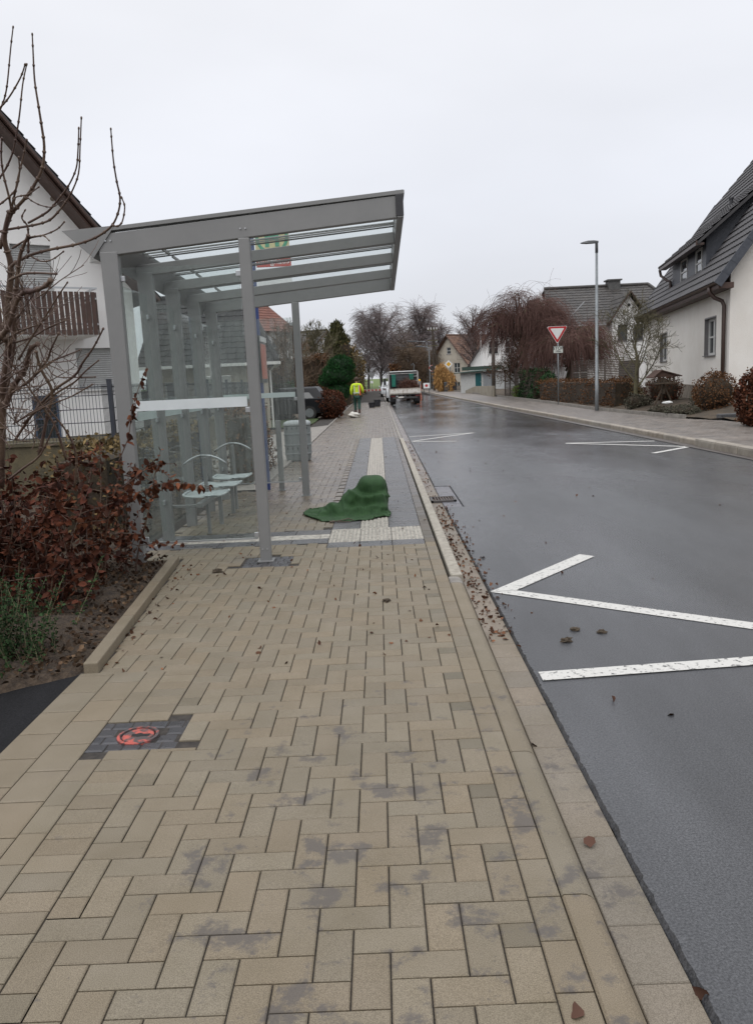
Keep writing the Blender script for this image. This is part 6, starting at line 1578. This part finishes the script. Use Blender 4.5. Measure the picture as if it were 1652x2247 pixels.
for z in (zt-.4, zt-1.6, zt-2.2): b.box(q.x-.6, 95.9, z-.05, q.x+.6, 96, z+.05)
b.build('crossarm', M_bark_ol, up_)
b = MB()
for k in range(4): b.tube([(q.x-.5+k*.33, 95.95, zt-.35), (q.x-.5+k*.33, 95.95, zt-.1)], .05, 5)
b.build('insulator', M_white, up_)
b = MB()
for (a_, c_, sag) in ((Vector((q.x+.5, 96, zt-1.6)), Vector((at(1018, 737, 114).x, 114, at(1018, 737, 114).z+.3)), .25), (Vector((q.x-.5, 96, zt-1.6)), Vector((-3.5, 140, 7.5)), 1.), (Vector((q.x-.5, 96, zt-2.2)), Vector((2.2, 118, 6.6)), .3)):
    b.tube([a_.lerp(c_, t/10)+Vector((0, 0, -sag*4*(t/10)*(1-t/10))) for t in range(11)], .02, 3)
tag(b.build('overhead_cable', M_black), 'thin overhead cables from the power pole to the beige house', 'cable')
q = at(1083, 873, 58.5); wp = thing('wooden_post', (q.x, 58.5, 0), 'weathered wooden telegraph post in front of the slatted fence', 'pole')
b = MB(); b.tube([(q.x, 58.5, -.1), (at(1081, 712, 58.5).x, 58.5, at(1081, 712, 58.5).z)], [.15, .11], 10); b.build('shaft', mat('weathered_wood', (.12, .105, .09), .9, (.08, .07, .06), 3, stretch=(6, 6, .5)), wp, smooth=True)
q = at(1056, 820, 74); fl = thing('flag_pole', (q.x, 74, 0), 'thin white flagpole in front of the white gabled house', 'flagpole')
b = MB(); b.tube([(q.x, 74, 0), (q.x, 74, at(1053, 722, 74).z)], [.045, .03], 8); b.build('shaft', M_white, fl); b = MB(); b.blob((q.x, 74, at(1053, 722, 74).z+.04), (.06, .06, .06)); b.build('finial', M_white, fl)
# slatted fences
M_slat = mat('grey_brown_slats', (.085, .065, .055), .7, (.12, .10, .085), 3, stretch=(1, 1, 12))
def slatfence(p0, p1, z0, z1, label, grp=None):
    p0 = Vector((*p0, 0)); p1 = Vector((*p1, 0)); f = thing('slatted_fence', p0, label, 'fence', grp)
    n = max(2, round((p1-p0).length/1.7)); z = z0; b = MB()
    while z < z1: b.bar(p0+Vector((0, 0, z)), p1+Vector((0, 0, z)), .02, .06); z += .095
    b.build('slat_panel', M_slat, f)
    for i in range(n+1):
        q = p0.lerp(p1, i/n); b = MB(); b.box(q.x-.04, q.y+.02, 0, q.x+.04, q.y+.1, z1+.06); b.build('fence_post', M_slat, f)
slatfence((8.95, 57.8), (9.3, 51.5), .12, 2.0, 'dark slatted fence beside the wooden telegraph post', 'slatted fences')
slatfence((11.0, 46.5), (14.6, 46.0), .15, 2.2, 'dark slatted fence behind the clipped beech hedge', 'slatted fences')
# black mesh fence on a low retaining wall
M_fence = mat('anthracite_mesh', (.02, .024, .035), .45, (.03, .034, .045), 6)
M_ochre = mat('ochre_concrete', (.12, .098, .055), .9, (.06, .052, .034), 2.5, .4, 40)
rwl = thing('low_retaining_wall', (-4, 12, 0), 'low ochre retaining wall under the black mesh fence on the left', 'wall')
b = MB(); b.box(-12, 12.0, -.1, -4.0, 12.25, .88); b.box(-4.25, 12.25, -.1, -4.0, 29, .86); b.build('wall_panel', M_ochre, rwl)
b = MB(); b.box(-12, 11.97, .88, -3.97, 12.28, .93); b.box(-4.28, 12.28, .86, -3.97, 29, .91); b.build('coping', M_ochre, rwl)
mf = thing('mesh_fence', (-4.1, 12.1, .9), 'black wire mesh fence on the ochre wall in front of the white gable house', 'fence')
def mesh_panel(p0, p1, z0, z1, nm):
    b = MB(); p0 = Vector(p0); p1 = Vector(p1); n = int((p1-p0).length/.05)
    for i in range(n+1):
        q = p0.lerp(p1, i/n); b.bar(q+Vector((0, 0, z0)), q+Vector((0, 0, z1)), .006, .006, up=(0, 1, 0))
    for z in (z0+.06, z0+.26, z0+.46, z0+.66, z1-.04):
        b.bar(p0+Vector((0, .006, z)), p1+Vector((0, .006, z)), .006, .012); b.bar(p0+Vector((0, -.006, z)), p1+Vector((0, -.006, z)), .006, .012)
    return b.build(nm, M_fence, mf)
for i in range(3): mesh_panel((-4.1-2.5*i, 12.1, 0), (-4.1-2.5*(i+1), 12.1, 0), .93, 1.75, 'mesh_panel')
for i in range(6): mesh_panel((-4.1, 12.1+2.5*i, 0), (-4.1, 12.1+2.5*(i+1), 0), .93, 1.75, 'mesh_panel')
for (x, y) in [(-3.98, 12.1), (-6.6, 12.1), (-9.1, 12.1)]+[(-4.1, 12.1+2.5*i) for i in range(1, 7)]:
    b = MB(); b.box(x-.03, y-.03, .6, x+.03, y+.03, 1.80); b.box(x-.033, y-.033, 1.80, x+.033, y+.033, 1.82); b.build('fence_post', M_fence, mf)
# bird table
bt = thing('bird_table', (10.1, 29, .15), 'rustic wooden bird table with pitched roof on an A-frame stand', 'bird table')
M_bw = mat('bird_table_wood', (.10, .075, .05), .85, (.06, .042, .03), 6, stretch=(4, 4, 1)); M_br = mat('bird_table_roof', (.075, .038, .028), .8, (.05, .028, .02), 5)
c = Vector((10.1, 29, 0)); zt = at(1455, 842, 29).z
b = MB(); b.bar(c+Vector((-.38, 0, .15)), c+Vector((-.03, 0, zt-.1)), .05, .06, up=(0, 1, 0)); b.bar(c+Vector((.38, 0, .15)), c+Vector((.03, 0, zt-.1)), .05, .06, up=(0, 1, 0)); b.bar(c+Vector((-.40, 0, .2)), c+Vector((.42, 0, .2)), .05, .05); b.bar(c+Vector((0, .35, .15)), c+Vector((0, .03, zt-.1)), .05, .05, up=(1, 0, 0)); b.box(c.x-.04, 28.96, zt-.35, c.x+.04, 29.04, zt); b.build('stand', M_bw, bt)
b = MB(); b.box(c.x-.4, 28.7, zt, c.x+.4, 29.3, zt+.04); b.build('tray', M_bw, bt)
for sx in (-.27, -.09, .12, .27):
    b = MB(); b.box(c.x+sx-.025, 28.75, zt+.04, c.x+sx+.025, 28.8, zt+.25); b.build('pillar', M_bw, bt)
b = MB(); z1 = zt+.24; b.prism([(c.x-.52, 28.6, z1-.03), (c.x-.2, 28.6, z1+.22), (c.x-.2, 29.4, z1+.22), (c.x-.52, 29.4, z1-.03)], (0, 0, .03)); b.prism([(c.x+.5, 28.6, z1), (c.x-.2, 28.6, z1+.22), (c.x-.2, 29.4, z1+.22), (c.x+.5, 29.4, z1)], (0, 0, .032)); b.prism([(c.x-.45, 28.66, z1), (c.x+.4, 28.66, z1+.0), (c.x-.2, 28.66, z1+.2)], (0, .02, 0)); b.build('roof', M_br, bt)
# garden stones
b = MB(); b.box(9.5, 22.7, -.05, 11.6, 23.0, .24); b.box(10.8, 23.4, 0, 12, 23.65, .42)
tag(b.build('garden_kerbstones', mat('dark_garden_stone', (.06, .06, .065), .8, (.10, .10, .10), 5, .5, 30), bevel=.02), 'dark stone border along the garden beside the copper hedge', 'stone border')
b = MB(); b.blob((9.75, 27.6, .42), (.16, .12, .05), 2, .2); tag(b.build('pale_stone', M_white, smooth=True), 'small pale flat stone behind the heather mounds', 'stone')
# roadworks barrier on the pavement, cones/boards on the right
M_or = mat('orange_plastic', (.75, .12, .02), .5); M_yel = mat('yellow_lamp', (.85, .45, .02), .4)
rb_ = thing('road_barrier', (-.8, 98, 0), 'low red and white barrier board across the left pavement far away', 'barrier')
b = MB(); b.box(-1.8, 98, .35, .45, 98.04, .6); b.build('board', mat('barrier_white', (.55, .5, .42), .6), rb_)
b = MB()
for k in range(5): b.box(-1.7+k*.44, 97.99, .351, -1.52+k*.44, 97.999, .55)
b.build('red_stripes', M_red, rb_)
for x in (-1.6, .25): b = MB(); b.box(x-.04, 98.04, 0, x+.04, 98.1, .8); b.box(x-.2, 97.8, 0, x+.2, 98.3, .08); b.build('foot', M_black, rb_)
ob = thing('barrier_unit', (4.05, 84, 0), 'orange barrier posts with two yellow lamps to the right of the truck', 'barrier')
for dx in (-.2, .17):
    b = MB(); b.box(3.85+dx+.1, 84, 0, 4.05+dx+.12, 84.1, 1.25); b.build('post', M_or, ob)
    b = MB(); b.lathe((3.95+dx+.11, 84.05, 1.25), [(.10, 0), (.11, .1), (.08, .26), (.02, .28)], 10); b.build('lamp', M_yel, ob)
b = MB(); b.box(3.9, 83.96, .35, 4.4, 84, .95); b.build('panel', M_or, ob)
wb = thing('warning_board', (4.95, 84, 0), 'small white board with a red dot next to the orange barrier', 'warning board')
b = MB(); b.box(4.6, 84, .55, 5.25, 84.03, 1.1); b.build('board', M_white, wb); b = MB(); b.cyl((4.93, 83.99, .83), (4.93, 84, .83), .14, 12); b.build('dot', M_red, wb)
b = MB(); b.box(4.62, 84.03, 0, 4.67, 84.08, .56); b.box(5.18, 84.03, 0, 5.23, 84.08, .56); b.build('stand', M_black, wb)
# give way sign seen from behind at the end of the street
q = at(816, 845, 116); gs = thing('back_of_sign', (q.x, 116, 0), 'dark back of a triangular sign standing before the meadow', 'road sign')
b = MB(); b.tube([(q.x, 116, 0), (q.x, 116, 2.9)], .04, 6); b.build('post', M_galv, gs)
c = at(816, 822, 116); b = MB(); b.prism([(c.x-.6, 116, c.z+.3), (c.x+.6, 116, c.z+.3), (c.x, 116, c.z-.7)], (0, .02, 0)); b.build('sign_back', M_alu, gs)
b = MB(); b.box(q.x-.2, 115.95, 1.2, q.x+.2, 115.97, 1.55); b.build('small_plate', M_white, gs)
# dark wheelie bins by the priority sign
for i, (x, c3_, lab) in enumerate(((980, 'dark grey', 'grey wheelie bin left of the priority sign post'), (996, 'dark', 'dark blue wheelie bin right of the priority sign post'))):
    q = at(x, 858, 87); wbn = thing('wheelie_bin', (q.x, 87, 0), lab, 'bin', 'bins by the priority sign')
    b = MB(); loft(b, [rrect(q.x, 87, .48, .5, .08, .05, 3), rrect(q.x, 87, .58, .7, 1.0, .05, 3)]); b.build('bin_body', mat('bin_dark', (.03, .035, .045) if i else (.06, .065, .07), .5), wbn)
    b = MB(); loft(b, [rrect(q.x, 87, .62, .74, 1.0, .05, 3), rrect(q.x, 87, .5, .6, 1.1, .05, 3)]); b.build('lid', mat('lid_dark', (.03, .03, .035), .5), wbn)
    b = MB(); b.tube([(q.x-.3, 87.3, .1), (q.x+.3, 87.3, .1)], .1, 10); b.build('wheels', M_black, wbn)
# buckets and bag
M_bkt = mat('black_bucket', (.018, .018, .024), .5, (.028, .028, .034), 6)
for x, y, r_, h_, lab in ((828, 886, .215, .42, 'larger black builder bucket standing on the far pavement'), (816, 888, .21, .31, 'smaller black builder bucket in front of the larger one')):
    p = gr(x, y); p.y = 50.5 if y < 887 else 49; p.x = at(x, y, p.y).x
    bk = thing('bucket', (p.x, p.y, 0), lab, 'bucket', 'black buckets')
    b = MB(); b.lathe((p.x, p.y, 0), [(r_*.8, 0), (r_, h_), (r_*1.07, h_), (r_*1.07, h_-.03)], 20, cap=False); b.lathe((p.x, p.y, 0), [(0, .02), (r_*.78, .02), (r_*.96, h_)], 20, cap=False); b.build('bucket_body', M_bkt, bk)
    b = MB(); b.tube([(p.x+r_*1.05*math.cos(t), p.y-.05, h_-.02-.10*math.sin(t)) for t in [math.pi*k/8 for k in range(9)]], .008, 4); b.build('handle', M_galv, bk)
bg = thing('plastic_bag', (-1.15, 36.5, 0), 'white tied plastic bag lying on the pavement behind the worker', 'bag')
b = MB(); b.blob((-1.15, 36.5, .12), (.25, .2, .14), 7, .22, 20, 14); b.build('bag_body', mat('white_plastic', (.62, .60, .55), .45, (.5, .48, .43), 8, .5, 20), bg, smooth=True)
b = MB(); b.tube([(-1.15, 36.5, .23), (-1.14, 36.5, .29), (-1.10, 36.5, .32)], [.03, .02, .04], 6); b.build('knot', bpy.data.materials['black_plastic'], bg)
# ================================================================ VEHICLES
M_truckwhite = mat('truck_white', (.42, .41, .40), .45, (.30, .29, .28), 3, .05, 30)
M_dirtywhite = mat('dirty_white_board', (.66, .63, .59), .5, (.28, .19, .13), 5, .1, 30, contrast=(.52, .66), stretch=(1, 1, .5))
M_tyre = mat('tyre_rubber', (.02, .02, .02), .8, (.035, .033, .03), 9); M_steel = mat('dark_steel', (.04, .04, .045), .5, (.06, .055, .05), 7); M_grn = mat('green_box', (.01, .17, .12), .5, (.012, .14, .10), 4)
M_lampred = mat('tail_light', (.10, .008, .006), .3)
def wheel(parent, x, y, z, r, w_, hub=M_galv):
    b = MB(); prof = [(-w_/2, r*.62), (-w_/2, r*.94), (-w_/2+.03, r), (w_/2-.03, r), (w_/2, r*.94), (w_/2, r*.62)]
    n = 24; vs = []
    for t, rad in prof:
        for j in range(n): a = 2*math.pi*j/n; vs.append((x+t, y+rad*math.cos(a), z+rad*math.sin(a)))
    b.add(vs, [(i*n+j, i*n+(j+1) % n, (i+1)*n+(j+1) % n, (i+1)*n+j) for i in range(len(prof)-1) for j in range(n)]+[tuple(range(n)), tuple(5*n+j for j in range(n))][0:0])
    w__ = b.build('wheel', M_tyre, parent, smooth=False)
    b = MB(); b.cyl((x-w_/2+.02, y, z), (x+w_/2-.02, y, z), r*.63, 18); b.cyl((x-w_/2-.005, y, z), (x+w_/2+.005, y, z), r*.2, 10); b.build('rim', hub, w__)
tk = thing('flatbed_truck', (1.68, 52, 0), 'white tipper truck seen from behind with dirty tailboard and green boxes at the cab', 'truck')
tx, ty = 1.68, 52.0
b = MB(); b.box(tx-.97, ty, .62, tx+.97, ty+3.3, .72); b.box(tx-.35, ty+.1, .42, tx-.25, ty+5.2, .62); b.box(tx+.25, ty+.1, .42, tx+.35, ty+5.2, .62); b.box(tx-.8, ty+.05, .38, tx+.8, ty+.15, .5); b.build('chassis', M_steel, tk)
b = MB(); b.box(tx-1.0, ty, .66, tx+1.0, ty+.045, 1.03); tb = b.build('tailboard', M_dirtywhite, tk, bevel=.01)
b = MB(); b.box(tx-1.0, ty-.012, .66, tx+1.0, ty-.001, .69); b.box(tx-1.0, ty-.012, .99, tx+1.0, ty-.001, 1.03); b.build('tailboard_edge', mat('rusty_white', (.42, .38, .32), .6, (.18, .10, .06), 9, contrast=(.5, .7)), tb)
b = MB(); b.box(tx-1.02, ty, .72, tx-.98, ty+3.3, 1.42); b.box(tx+.98, ty, .72, tx+1.02, ty+3.3, 1.42); b.build('side_board', M_truckwhite, tk, bevel=.006)
for q_ in ((tx-1.05, ty-.01, .60, tx-.97, ty+.06, 2.0), (tx+.9, ty+1.5, .7, tx+.96, ty+1.56, 2.05)): b = MB(); b.box(*q_); b.build('stake', M_truckwhite, tk)
b = MB(); b.box(tx-1.0, ty+3.25, .7, tx-.94, ty+3.3, 2.15); b.box(tx+.94, ty+3.25, .7, tx+1.0, ty+3.3, 2.15); b.box(tx-1.0, ty+3.25, 1.95, tx+1.0, ty+3.3, 2.0); b.box(tx+.6, ty+3.22, 1.75, tx+1.0, ty+3.25, 1.80); b.box(tx+.6, ty+3.22, 1.45, tx+1.0, ty+3.25, 1.5); b.build('headboard_frame', M_truckwhite, tk)
b = MB(); loft(b, [[(tx-.95, ty+y_, z_), (tx+.95, ty+y_, z_), (tx+w2, ty+y_+.0, z2), (tx-w2, ty+y_, z2)] for y_, z_, w2, z2 in ((3.45, .5, .82, 2.04), (4.2, .5, .82, 2.09), (4.9, .5, .80, 2.05), (5.45, .5, .86, 1.35), (5.6, .5, .88, 1.0))]); cab = b.build('cab', M_truckwhite, tk, bevel=.03)
b = MB(); b.box(tx-.93, ty+3.36, .8, tx+.93, ty+3.44, 2.08); b.build('headboard', M_black, tk); b = MB(); b.box(tx-.6, ty+3.352, 1.5, tx+.6, ty+3.359, 1.9); b.build('rear_window', M_pane, cab)
b = MB()
for k in range(6): b.box(tx-.9, ty+3.31, 1.05+k*.16, tx+.9, ty+3.33, 1.08+k*.16)
for k in range(10): b.box(tx-.88+k*.19, ty+3.335, .8, tx-.85+k*.19, ty+3.35, 2.0)
b.build('headboard_grille', M_steel, tk)
b = MB(); b.box(tx-.9, ty+3.2, 2.09, tx+.9, ty+3.4, 2.15); b.build('roof_bar', M_white, tk, bevel=.01)
for sx, z0 in ((-.64, 1.12), (.56, 1.55)):
    b = MB(); b.box(tx+sx-.13, ty+3.0, z0, tx+sx+.13, ty+3.2, 1.92); b.box(tx+sx-.15, ty+2.98, 1.72, tx+sx+.15, ty+3.2, 1.75); b.box(tx+sx-.15, ty+2.98, 1.84, tx+sx+.15, ty+3.2, 1.93); b.build('green_box', M_grn, tk, bevel=.008)
b = MB(); b.tube([(tx-1.0, ty+5.1, 1.55), (tx-1.2, ty+5.1, 1.6)], .02, 6); b.box(tx-1.32, ty+5.05, 1.25, tx-1.13, ty+5.15, 1.68); b.build('mirror', M_black, tk, bevel=.02)
b = MB(); pts = [(tx+.72, ty+3.2, 2.0), (tx+.75, ty+3.2, 2.3), (tx+.78, ty+3.2, 2.5), (tx+.7, ty+3.2, 2.62), (tx+.6, ty+3.2, 2.55), (tx+.62, ty+3.2, 2.48)]; b.tube(pts, .018, 5); b.build('hook', M_galv, tk)
for sx in (-1, 1):
    wheel(tk, tx+sx*.78, ty+.75, .34, .34, .34); wheel(tk, tx+sx*.82, ty+4.7, .34, .34, .22)
    b = MB(); b.box(tx+sx*.78-.14, ty+.04, .50, tx+sx*.78+.14, ty+.052, .6); b.build('tail_light', M_lampred, tk)
    b = MB(); b.box(tx+sx*.78-.2, ty+.36, .2, tx+sx*.78+.2, ty+.38, .66); b.build('mudflap', M_black, tk)
b = MB(); b.box(tx-.45, ty+.02, .43, tx-.1, ty+.045, .51); b.build('number_plate', M_dirtywhite, tk)
bw = thing('brushwood_load', (1.9, 54, .72), 'heap of brown brushwood lying on the truck bed', 'brushwood'); rr = random.Random(12); b = MB()
for k in range(900):
    p = Vector((tx+rr.uniform(-.35, .85)+.08, ty+rr.uniform(.2, 2.6), .75+rr.random()**1.1*.75)); h_ = .75+.85*max(0, 1-((p.x-tx-.3)/.85)**2)
    if p.z > h_: p.z = .75+(h_-.75)*rr.random()
    d = Vector((rr.gauss(0, 1), rr.gauss(0, 1), rr.gauss(.3, .6))).normalized()*rr.uniform(.15, .45); b.tube([p, p+d*.5+Vector((0, 0, .03)), p+d], .007, 3, cap=False)
b.build('branches', mat('cut_twigs', (.06, .026, .018), .9, (.10, .05, .032), 4), bw)
leaves('leaves', ellip(2600, (tx+.28, ty+1.2, .85), (.72, 1.1, .62), .3), .07, M_beech_dk, bw)
def car(name, loc, rz_, label, paint, L=4.2, W_=1.78, Hh=1.46, group=None):
    t = thing(name, loc, label, 'car', group, rz_); w_ = W_/2
    prof = [(-L/2+.02, .30, .86), (-L/2, .45, .9), (-L/2+.02, .70, .95), (-L/2+.10, .92, .94), (-L/2+.14, .96, .90), (L*.22, .95, .92), (L*.40, .84, .90), (L*.47, .70, .88), (L/2, .50, .82), (L/2-.02, .30, .78)]
    b = MB(); rings = []
    lo = .24
    n = len(prof)
    # body as loft across width
    for s_, k in ((-1, .93), (-.97, 1.0), (0, 1.0), (.97, 1.0), (1, .93)):
        rings.append([(x*(1 if abs(s_) < .99 else .985), s_*w_*1.0, z if abs(s_) < .99 else z-.02) for x, z, q in prof])
    b.add([p for r_ in rings for p in r_], [(i*n+j, (i+1)*n+j, (i+1)*n+j+1, i*n+j+1) for i in range(4) for j in range(n-1)]+[tuple(range(n)), tuple(4*n+j for j in range(n-1, -1, -1))]+[(i*n+n-1, (i+1)*n+n-1, (i+1)*n, i*n) for i in range(4)])
    body = b.build('body', paint, t, world=False, bevel=.04, seg=3)
    g0, g1, r0, r1 = -L/2+.16, L*.24, -L/2+.48, L*.02
    b = MB(); wb_, wt = w_*.94, w_*.74
    loft(b, [[(g0, -wb_, .93), (g1, -wb_, .93), (g1, wb_, .93), (g0, wb_, .93)], [(r0-.03, -wt-.02, Hh-.05), (r1+.04, -wt-.02, Hh-.05), (r1+.04, wt+.02, Hh-.05), (r0-.03, wt+.02, Hh-.05)], [(r0+.05, -wt+.08, Hh), (r1-.05, -wt+.08, Hh), (r1-.05, wt-.08, Hh), (r0+.05, wt-.08, Hh)]]); b.build('cabin', paint, t, world=False, bevel=.03)
    f = lambda x, z, s_: (x, s_*(wb_+(wt-wb_)*(z-.93)/(Hh-.98)+.012), z)
    for s_ in (-1, 1):
        for (xa, xb, xc, xd) in ((g0+.42, -.28, -.30, r0+.42), (-.22, g1-.25, r1-.02, -.24)):
            b = MB(); b.poly([f(xa, .96, s_), f(xb, .96, s_), f(xc, Hh-.12, s_), f(xd, Hh-.12, s_)][::(-1 if s_ > 0 else 1)]); b.build('side_window', M_pane, t, world=False)
        for x_ in (-L*.31, L*.32):
            b = MB(); nn = 20; wy0, wy1 = s_*(w_-.19), s_*(w_+.015)
            b.cyl((x_, wy0, .31), (x_, wy1, .31), .31, nn); wq = b.build('wheel', M_tyre, t, world=False); b = MB(); b.cyl((x_, wy1-.02*s_, .31), (x_, wy1+.006*s_, .31), .20, 14); b.build('rim', M_galv, wq, world=False)
        b = MB(); b.box(-L/2-.015, s_*w_*.62-.12, .72, -L/2+.06, s_*w_*.62+.14, .88); b.build('tail_light', M_lampred, t, world=False)
        b = MB(); b.box(L/2-.22, s_*w_*.68-.13, .56, L/2-.0, s_*w_*.68+.13, .70); b.build('headlight', M_clamp, t, world=False)
        b = MB(); b.box(g1-.30, s_*(w_+.02), .93, g1-.16, s_*(w_+.19), 1.05); b.build('mirror', paint, t, world=False, bevel=.02)
    b = MB(); b.poly([(g0-.012+.03, -wb_*.86, .98), (g0-.012+.03, wb_*.86, .98), (r0-.07, wt*.9, Hh-.14), (r0-.07, -wt*.9, Hh-.14)][::-1]); b.build('rear_window', M_pane, t, world=False)
    b = MB(); b.poly([(g1+.002, -wb_*.88, .98), (g1+.002, wb_*.88, .98), (r1+.06, wt*.9, Hh-.12), (r1+.06, -wt*.9, Hh-.12)]); b.build('windscreen', M_pane, t, world=False)
    b = MB(); b.box(-L/2-.02, -.26, .62, -L/2+.0, .26, .73); b.build('number_plate', M_white, t, world=False)
    return t
M_carblack = mat('black_car_paint', (.010, .011, .014), .32, spec=.3); M_carwhite = mat('white_car_paint', (.58, .60, .62), .3)
_c = at(722, 880, 37)
car('parked_car', (_c.x-2.1, 37.4, 0), R(176), 'dark hatchback parked in the driveway behind the reddish shrub', M_carblack)
car('parked_car', (1.45, 63, -.02), R(90), 'white car parked directly in front of the truck at the left kerb', M_carwhite, group='white cars parked beyond the truck')
car('parked_car', (1.1, 80, -.02), R(90), 'farther white car parked at the left kerb beyond the first', M_carwhite, group='white cars parked beyond the truck')
# ================================================================ WORKER
M_skin = mat('skin', (.30, .17, .12), .6); M_hiviz = mat('hi_vis_yellow', (.62, .80, .03), .7, (.50, .66, .02), 8); M_hvor = mat('hi_vis_orange', (.80, .12, .02), .7); M_refl = mat('reflective_tape', (.50, .52, .50), .4)
M_trous = mat('dark_green_trousers', (.010, .045, .035), .8, (.02, .06, .045), 8); M_boot = mat('brown_boots', (.06, .025, .018), .6); M_hair = mat('brown_hair', (.05, .028, .018), .8)
wx, wy = at(785, 902, 40.5).x, 40.5
pn_ = thing('person', (wx, wy, 0), 'worker in yellow high visibility jacket and dark green trousers walking away', 'person')
def skin(name, joints, edges, material, parent, root=0, sub=2):
    me = bpy.data.meshes.new(name); A = WM[parent].inverted()
    me.from_pydata([tuple(A @ (Vector((wx, wy, 0))+Vector(j[:3]))) for j in joints], edges, []); o = bpy.data.objects.new(name, me); COL.objects.link(o); o.parent = parent; WM[o] = WM[parent]
    me.materials.append(material); md = o.modifiers.new('skin', 'SKIN'); md.use_smooth_shade = True
    if not me.skin_vertices: 
        bpy.context.view_layer.objects.active = o
    if not me.skin_vertices:
        me.skin_vertices.new() if hasattr(me.skin_vertices, 'new') else None
    for i, j in enumerate(joints):
        v = me.skin_vertices[0].data[i]; v.radius = j[3] if isinstance(j[3], tuple) else (j[3], j[3]); v.use_root = (i == root)
    s = o.modifiers.new('sub', 'SUBSURF'); s.levels = sub; s.render_levels = sub
    return o
# x right, y forward (away), z up
J = [(0, 0, .95, (.14, .11)), (0, .01, 1.12, (.13, .10)), (0, .03, 1.32, (.16, .11)), (0, .03, 1.44, (.11, .09)), (0, .04, 1.52, .055), (0, .05, 1.60, .075), (0, .055, 1.69, .098), (0, .05, 1.77, .07), (0, .145, 1.655, .018),
     (-.19, .02, 1.43, .062), (-.25, .0, 1.16, .05), (-.25, .12, .93, .038), (-.25, .17, .84, .035),
     (.19, .02, 1.43, .062), (.26, .02, 1.17, .05), (.30, .18, 1.03, .038), (.31, .25, 1.0, .035),
     (-.10, 0, .88, .09), (-.11, .10, .50, .062), (-.10, -.02, .12, .045), (-.10, .08, .05, .045),
     (.09, 0, .88, .09), (.09, -.02, .50, .062), (.09, -.22, .16, .045), (.09, -.15, .06, .045)]
E_ = [(0, 1), (1, 2), (2, 3), (3, 4), (4, 5), (5, 6), (6, 7), (6, 8), (3, 9), (9, 10), (10, 11), (11, 12), (3, 13), (13, 14), (14, 15), (15, 16), (0, 17), (17, 18), (18, 19), (19, 20), (0, 21), (21, 22), (22, 23), (23, 24)]
skin('body', J, E_, M_skin, pn_)
for base_, fwd in (((-.25, .17, .84), Vector((0, .35, -1))), ((.31, .25, 1.0), Vector((.1, 1, -.2)))):
    for i in range(5):
        o_ = Vector(base_)+Vector((0, (i-1.5)*.017, 0)) if i < 4 else Vector(base_)+Vector((.02, .0, 0)); d = fwd.normalized(); L = (.085, .095, .09, .07, .055)[i]
        b = MB(); P0 = Vector((wx, wy, 0))+o_; b.tube([P0, P0+d*L*.5, P0+d*L*.8+Vector((.01, 0, -.01)), P0+d*L+Vector((.018, 0, -.02))], [.010, .009, .008, .006], 6); b.build('finger', M_skin, pn_, smooth=True)
Jj = [(0, -.01, .92, (.185, .145)), (0, .0, 1.10, (.18, .14)), (0, .02, 1.32, (.20, .145)), (0, .025, 1.46, (.13, .105)), (0, .03, 1.51, .075),
      (-.205, .02, 1.43, .088), (-.275, .0, 1.17, .075), (-.265, .11, .95, .062), (.205, .02, 1.43, .088), (.285, .02, 1.17, .075), (.30, .16, 1.04, .062)]
jk = skin('jacket', Jj, [(0, 1), (1, 2), (2, 3), (3, 4), (3, 5), (5, 6), (6, 7), (3, 8), (8, 9), (9, 10)], M_hiviz, pn_)
skin('trousers', [(0, 0, .93, (.15, .125)), (-.10, 0, .85, .105), (-.11, .10, .50, .082), (-.10, -.01, .14, .072), (.09, 0, .85, .105), (.09, -.02, .50, .082), (.09, -.20, .19, .072)], [(0, 1), (1, 2), (2, 3), (0, 4), (4, 5), (5, 6)], M_trous, pn_)
for x_, y_, z_ in ((-.10, 0, 0), (.09, -.2, .05)):
    b = MB(); c = Vector((wx+x_, wy+y_, z_)); rings = [[tuple(c+Vector((w2*sx, yy, zz))) for sx, yy, zz in ((-1, y0, z0), (1, y0, z0), (1, y1, z0), (-1, y1, z0))] for w2, y0, y1, z0 in ((.05, -.1, .19, 0), (.055, -.11, .20, .05), (.05, -.1, .12, .10), (.055, -.09, .06, .2))]
    loft(b, rings); b.build('boot', M_boot, pn_, bevel=.02)
b = MB(); b.blob(Vector((wx, wy+.035, 1.715)), (.108, .115, .105), 2, .05, 20, 14); b.build('hair', M_hair, pn_, smooth=True)
b = MB(); b.blob(Vector((wx, wy-.09, 1.43)), (.12, .05, .10), 5, .05, 16, 10); b.build('hood', M_hiviz, pn_, smooth=True)
b = MB()
for sx in (-.11, .11): b.box(wx+sx-.022, wy-.165, 1.0, wx+sx+.022, wy-.135, 1.42)
b.box(wx-.17, wy-.158, 1.02, wx+.17, wy-.14, 1.065); b.build('reflective_bands', M_refl, jk, bevel=.004)
b = MB(); b.box(wx+.14, wy-.162, .92, wx+.185, wy-.10, 1.40); b.build('orange_strip', M_hvor, jk, bevel=.01)
b = MB(); b.blob(Vector((wx+.17, wy, .80)), (.05, .07, .13), 5, .1, 12, 8); b.build('tool_pouch', M_black, pn_, smooth=True)
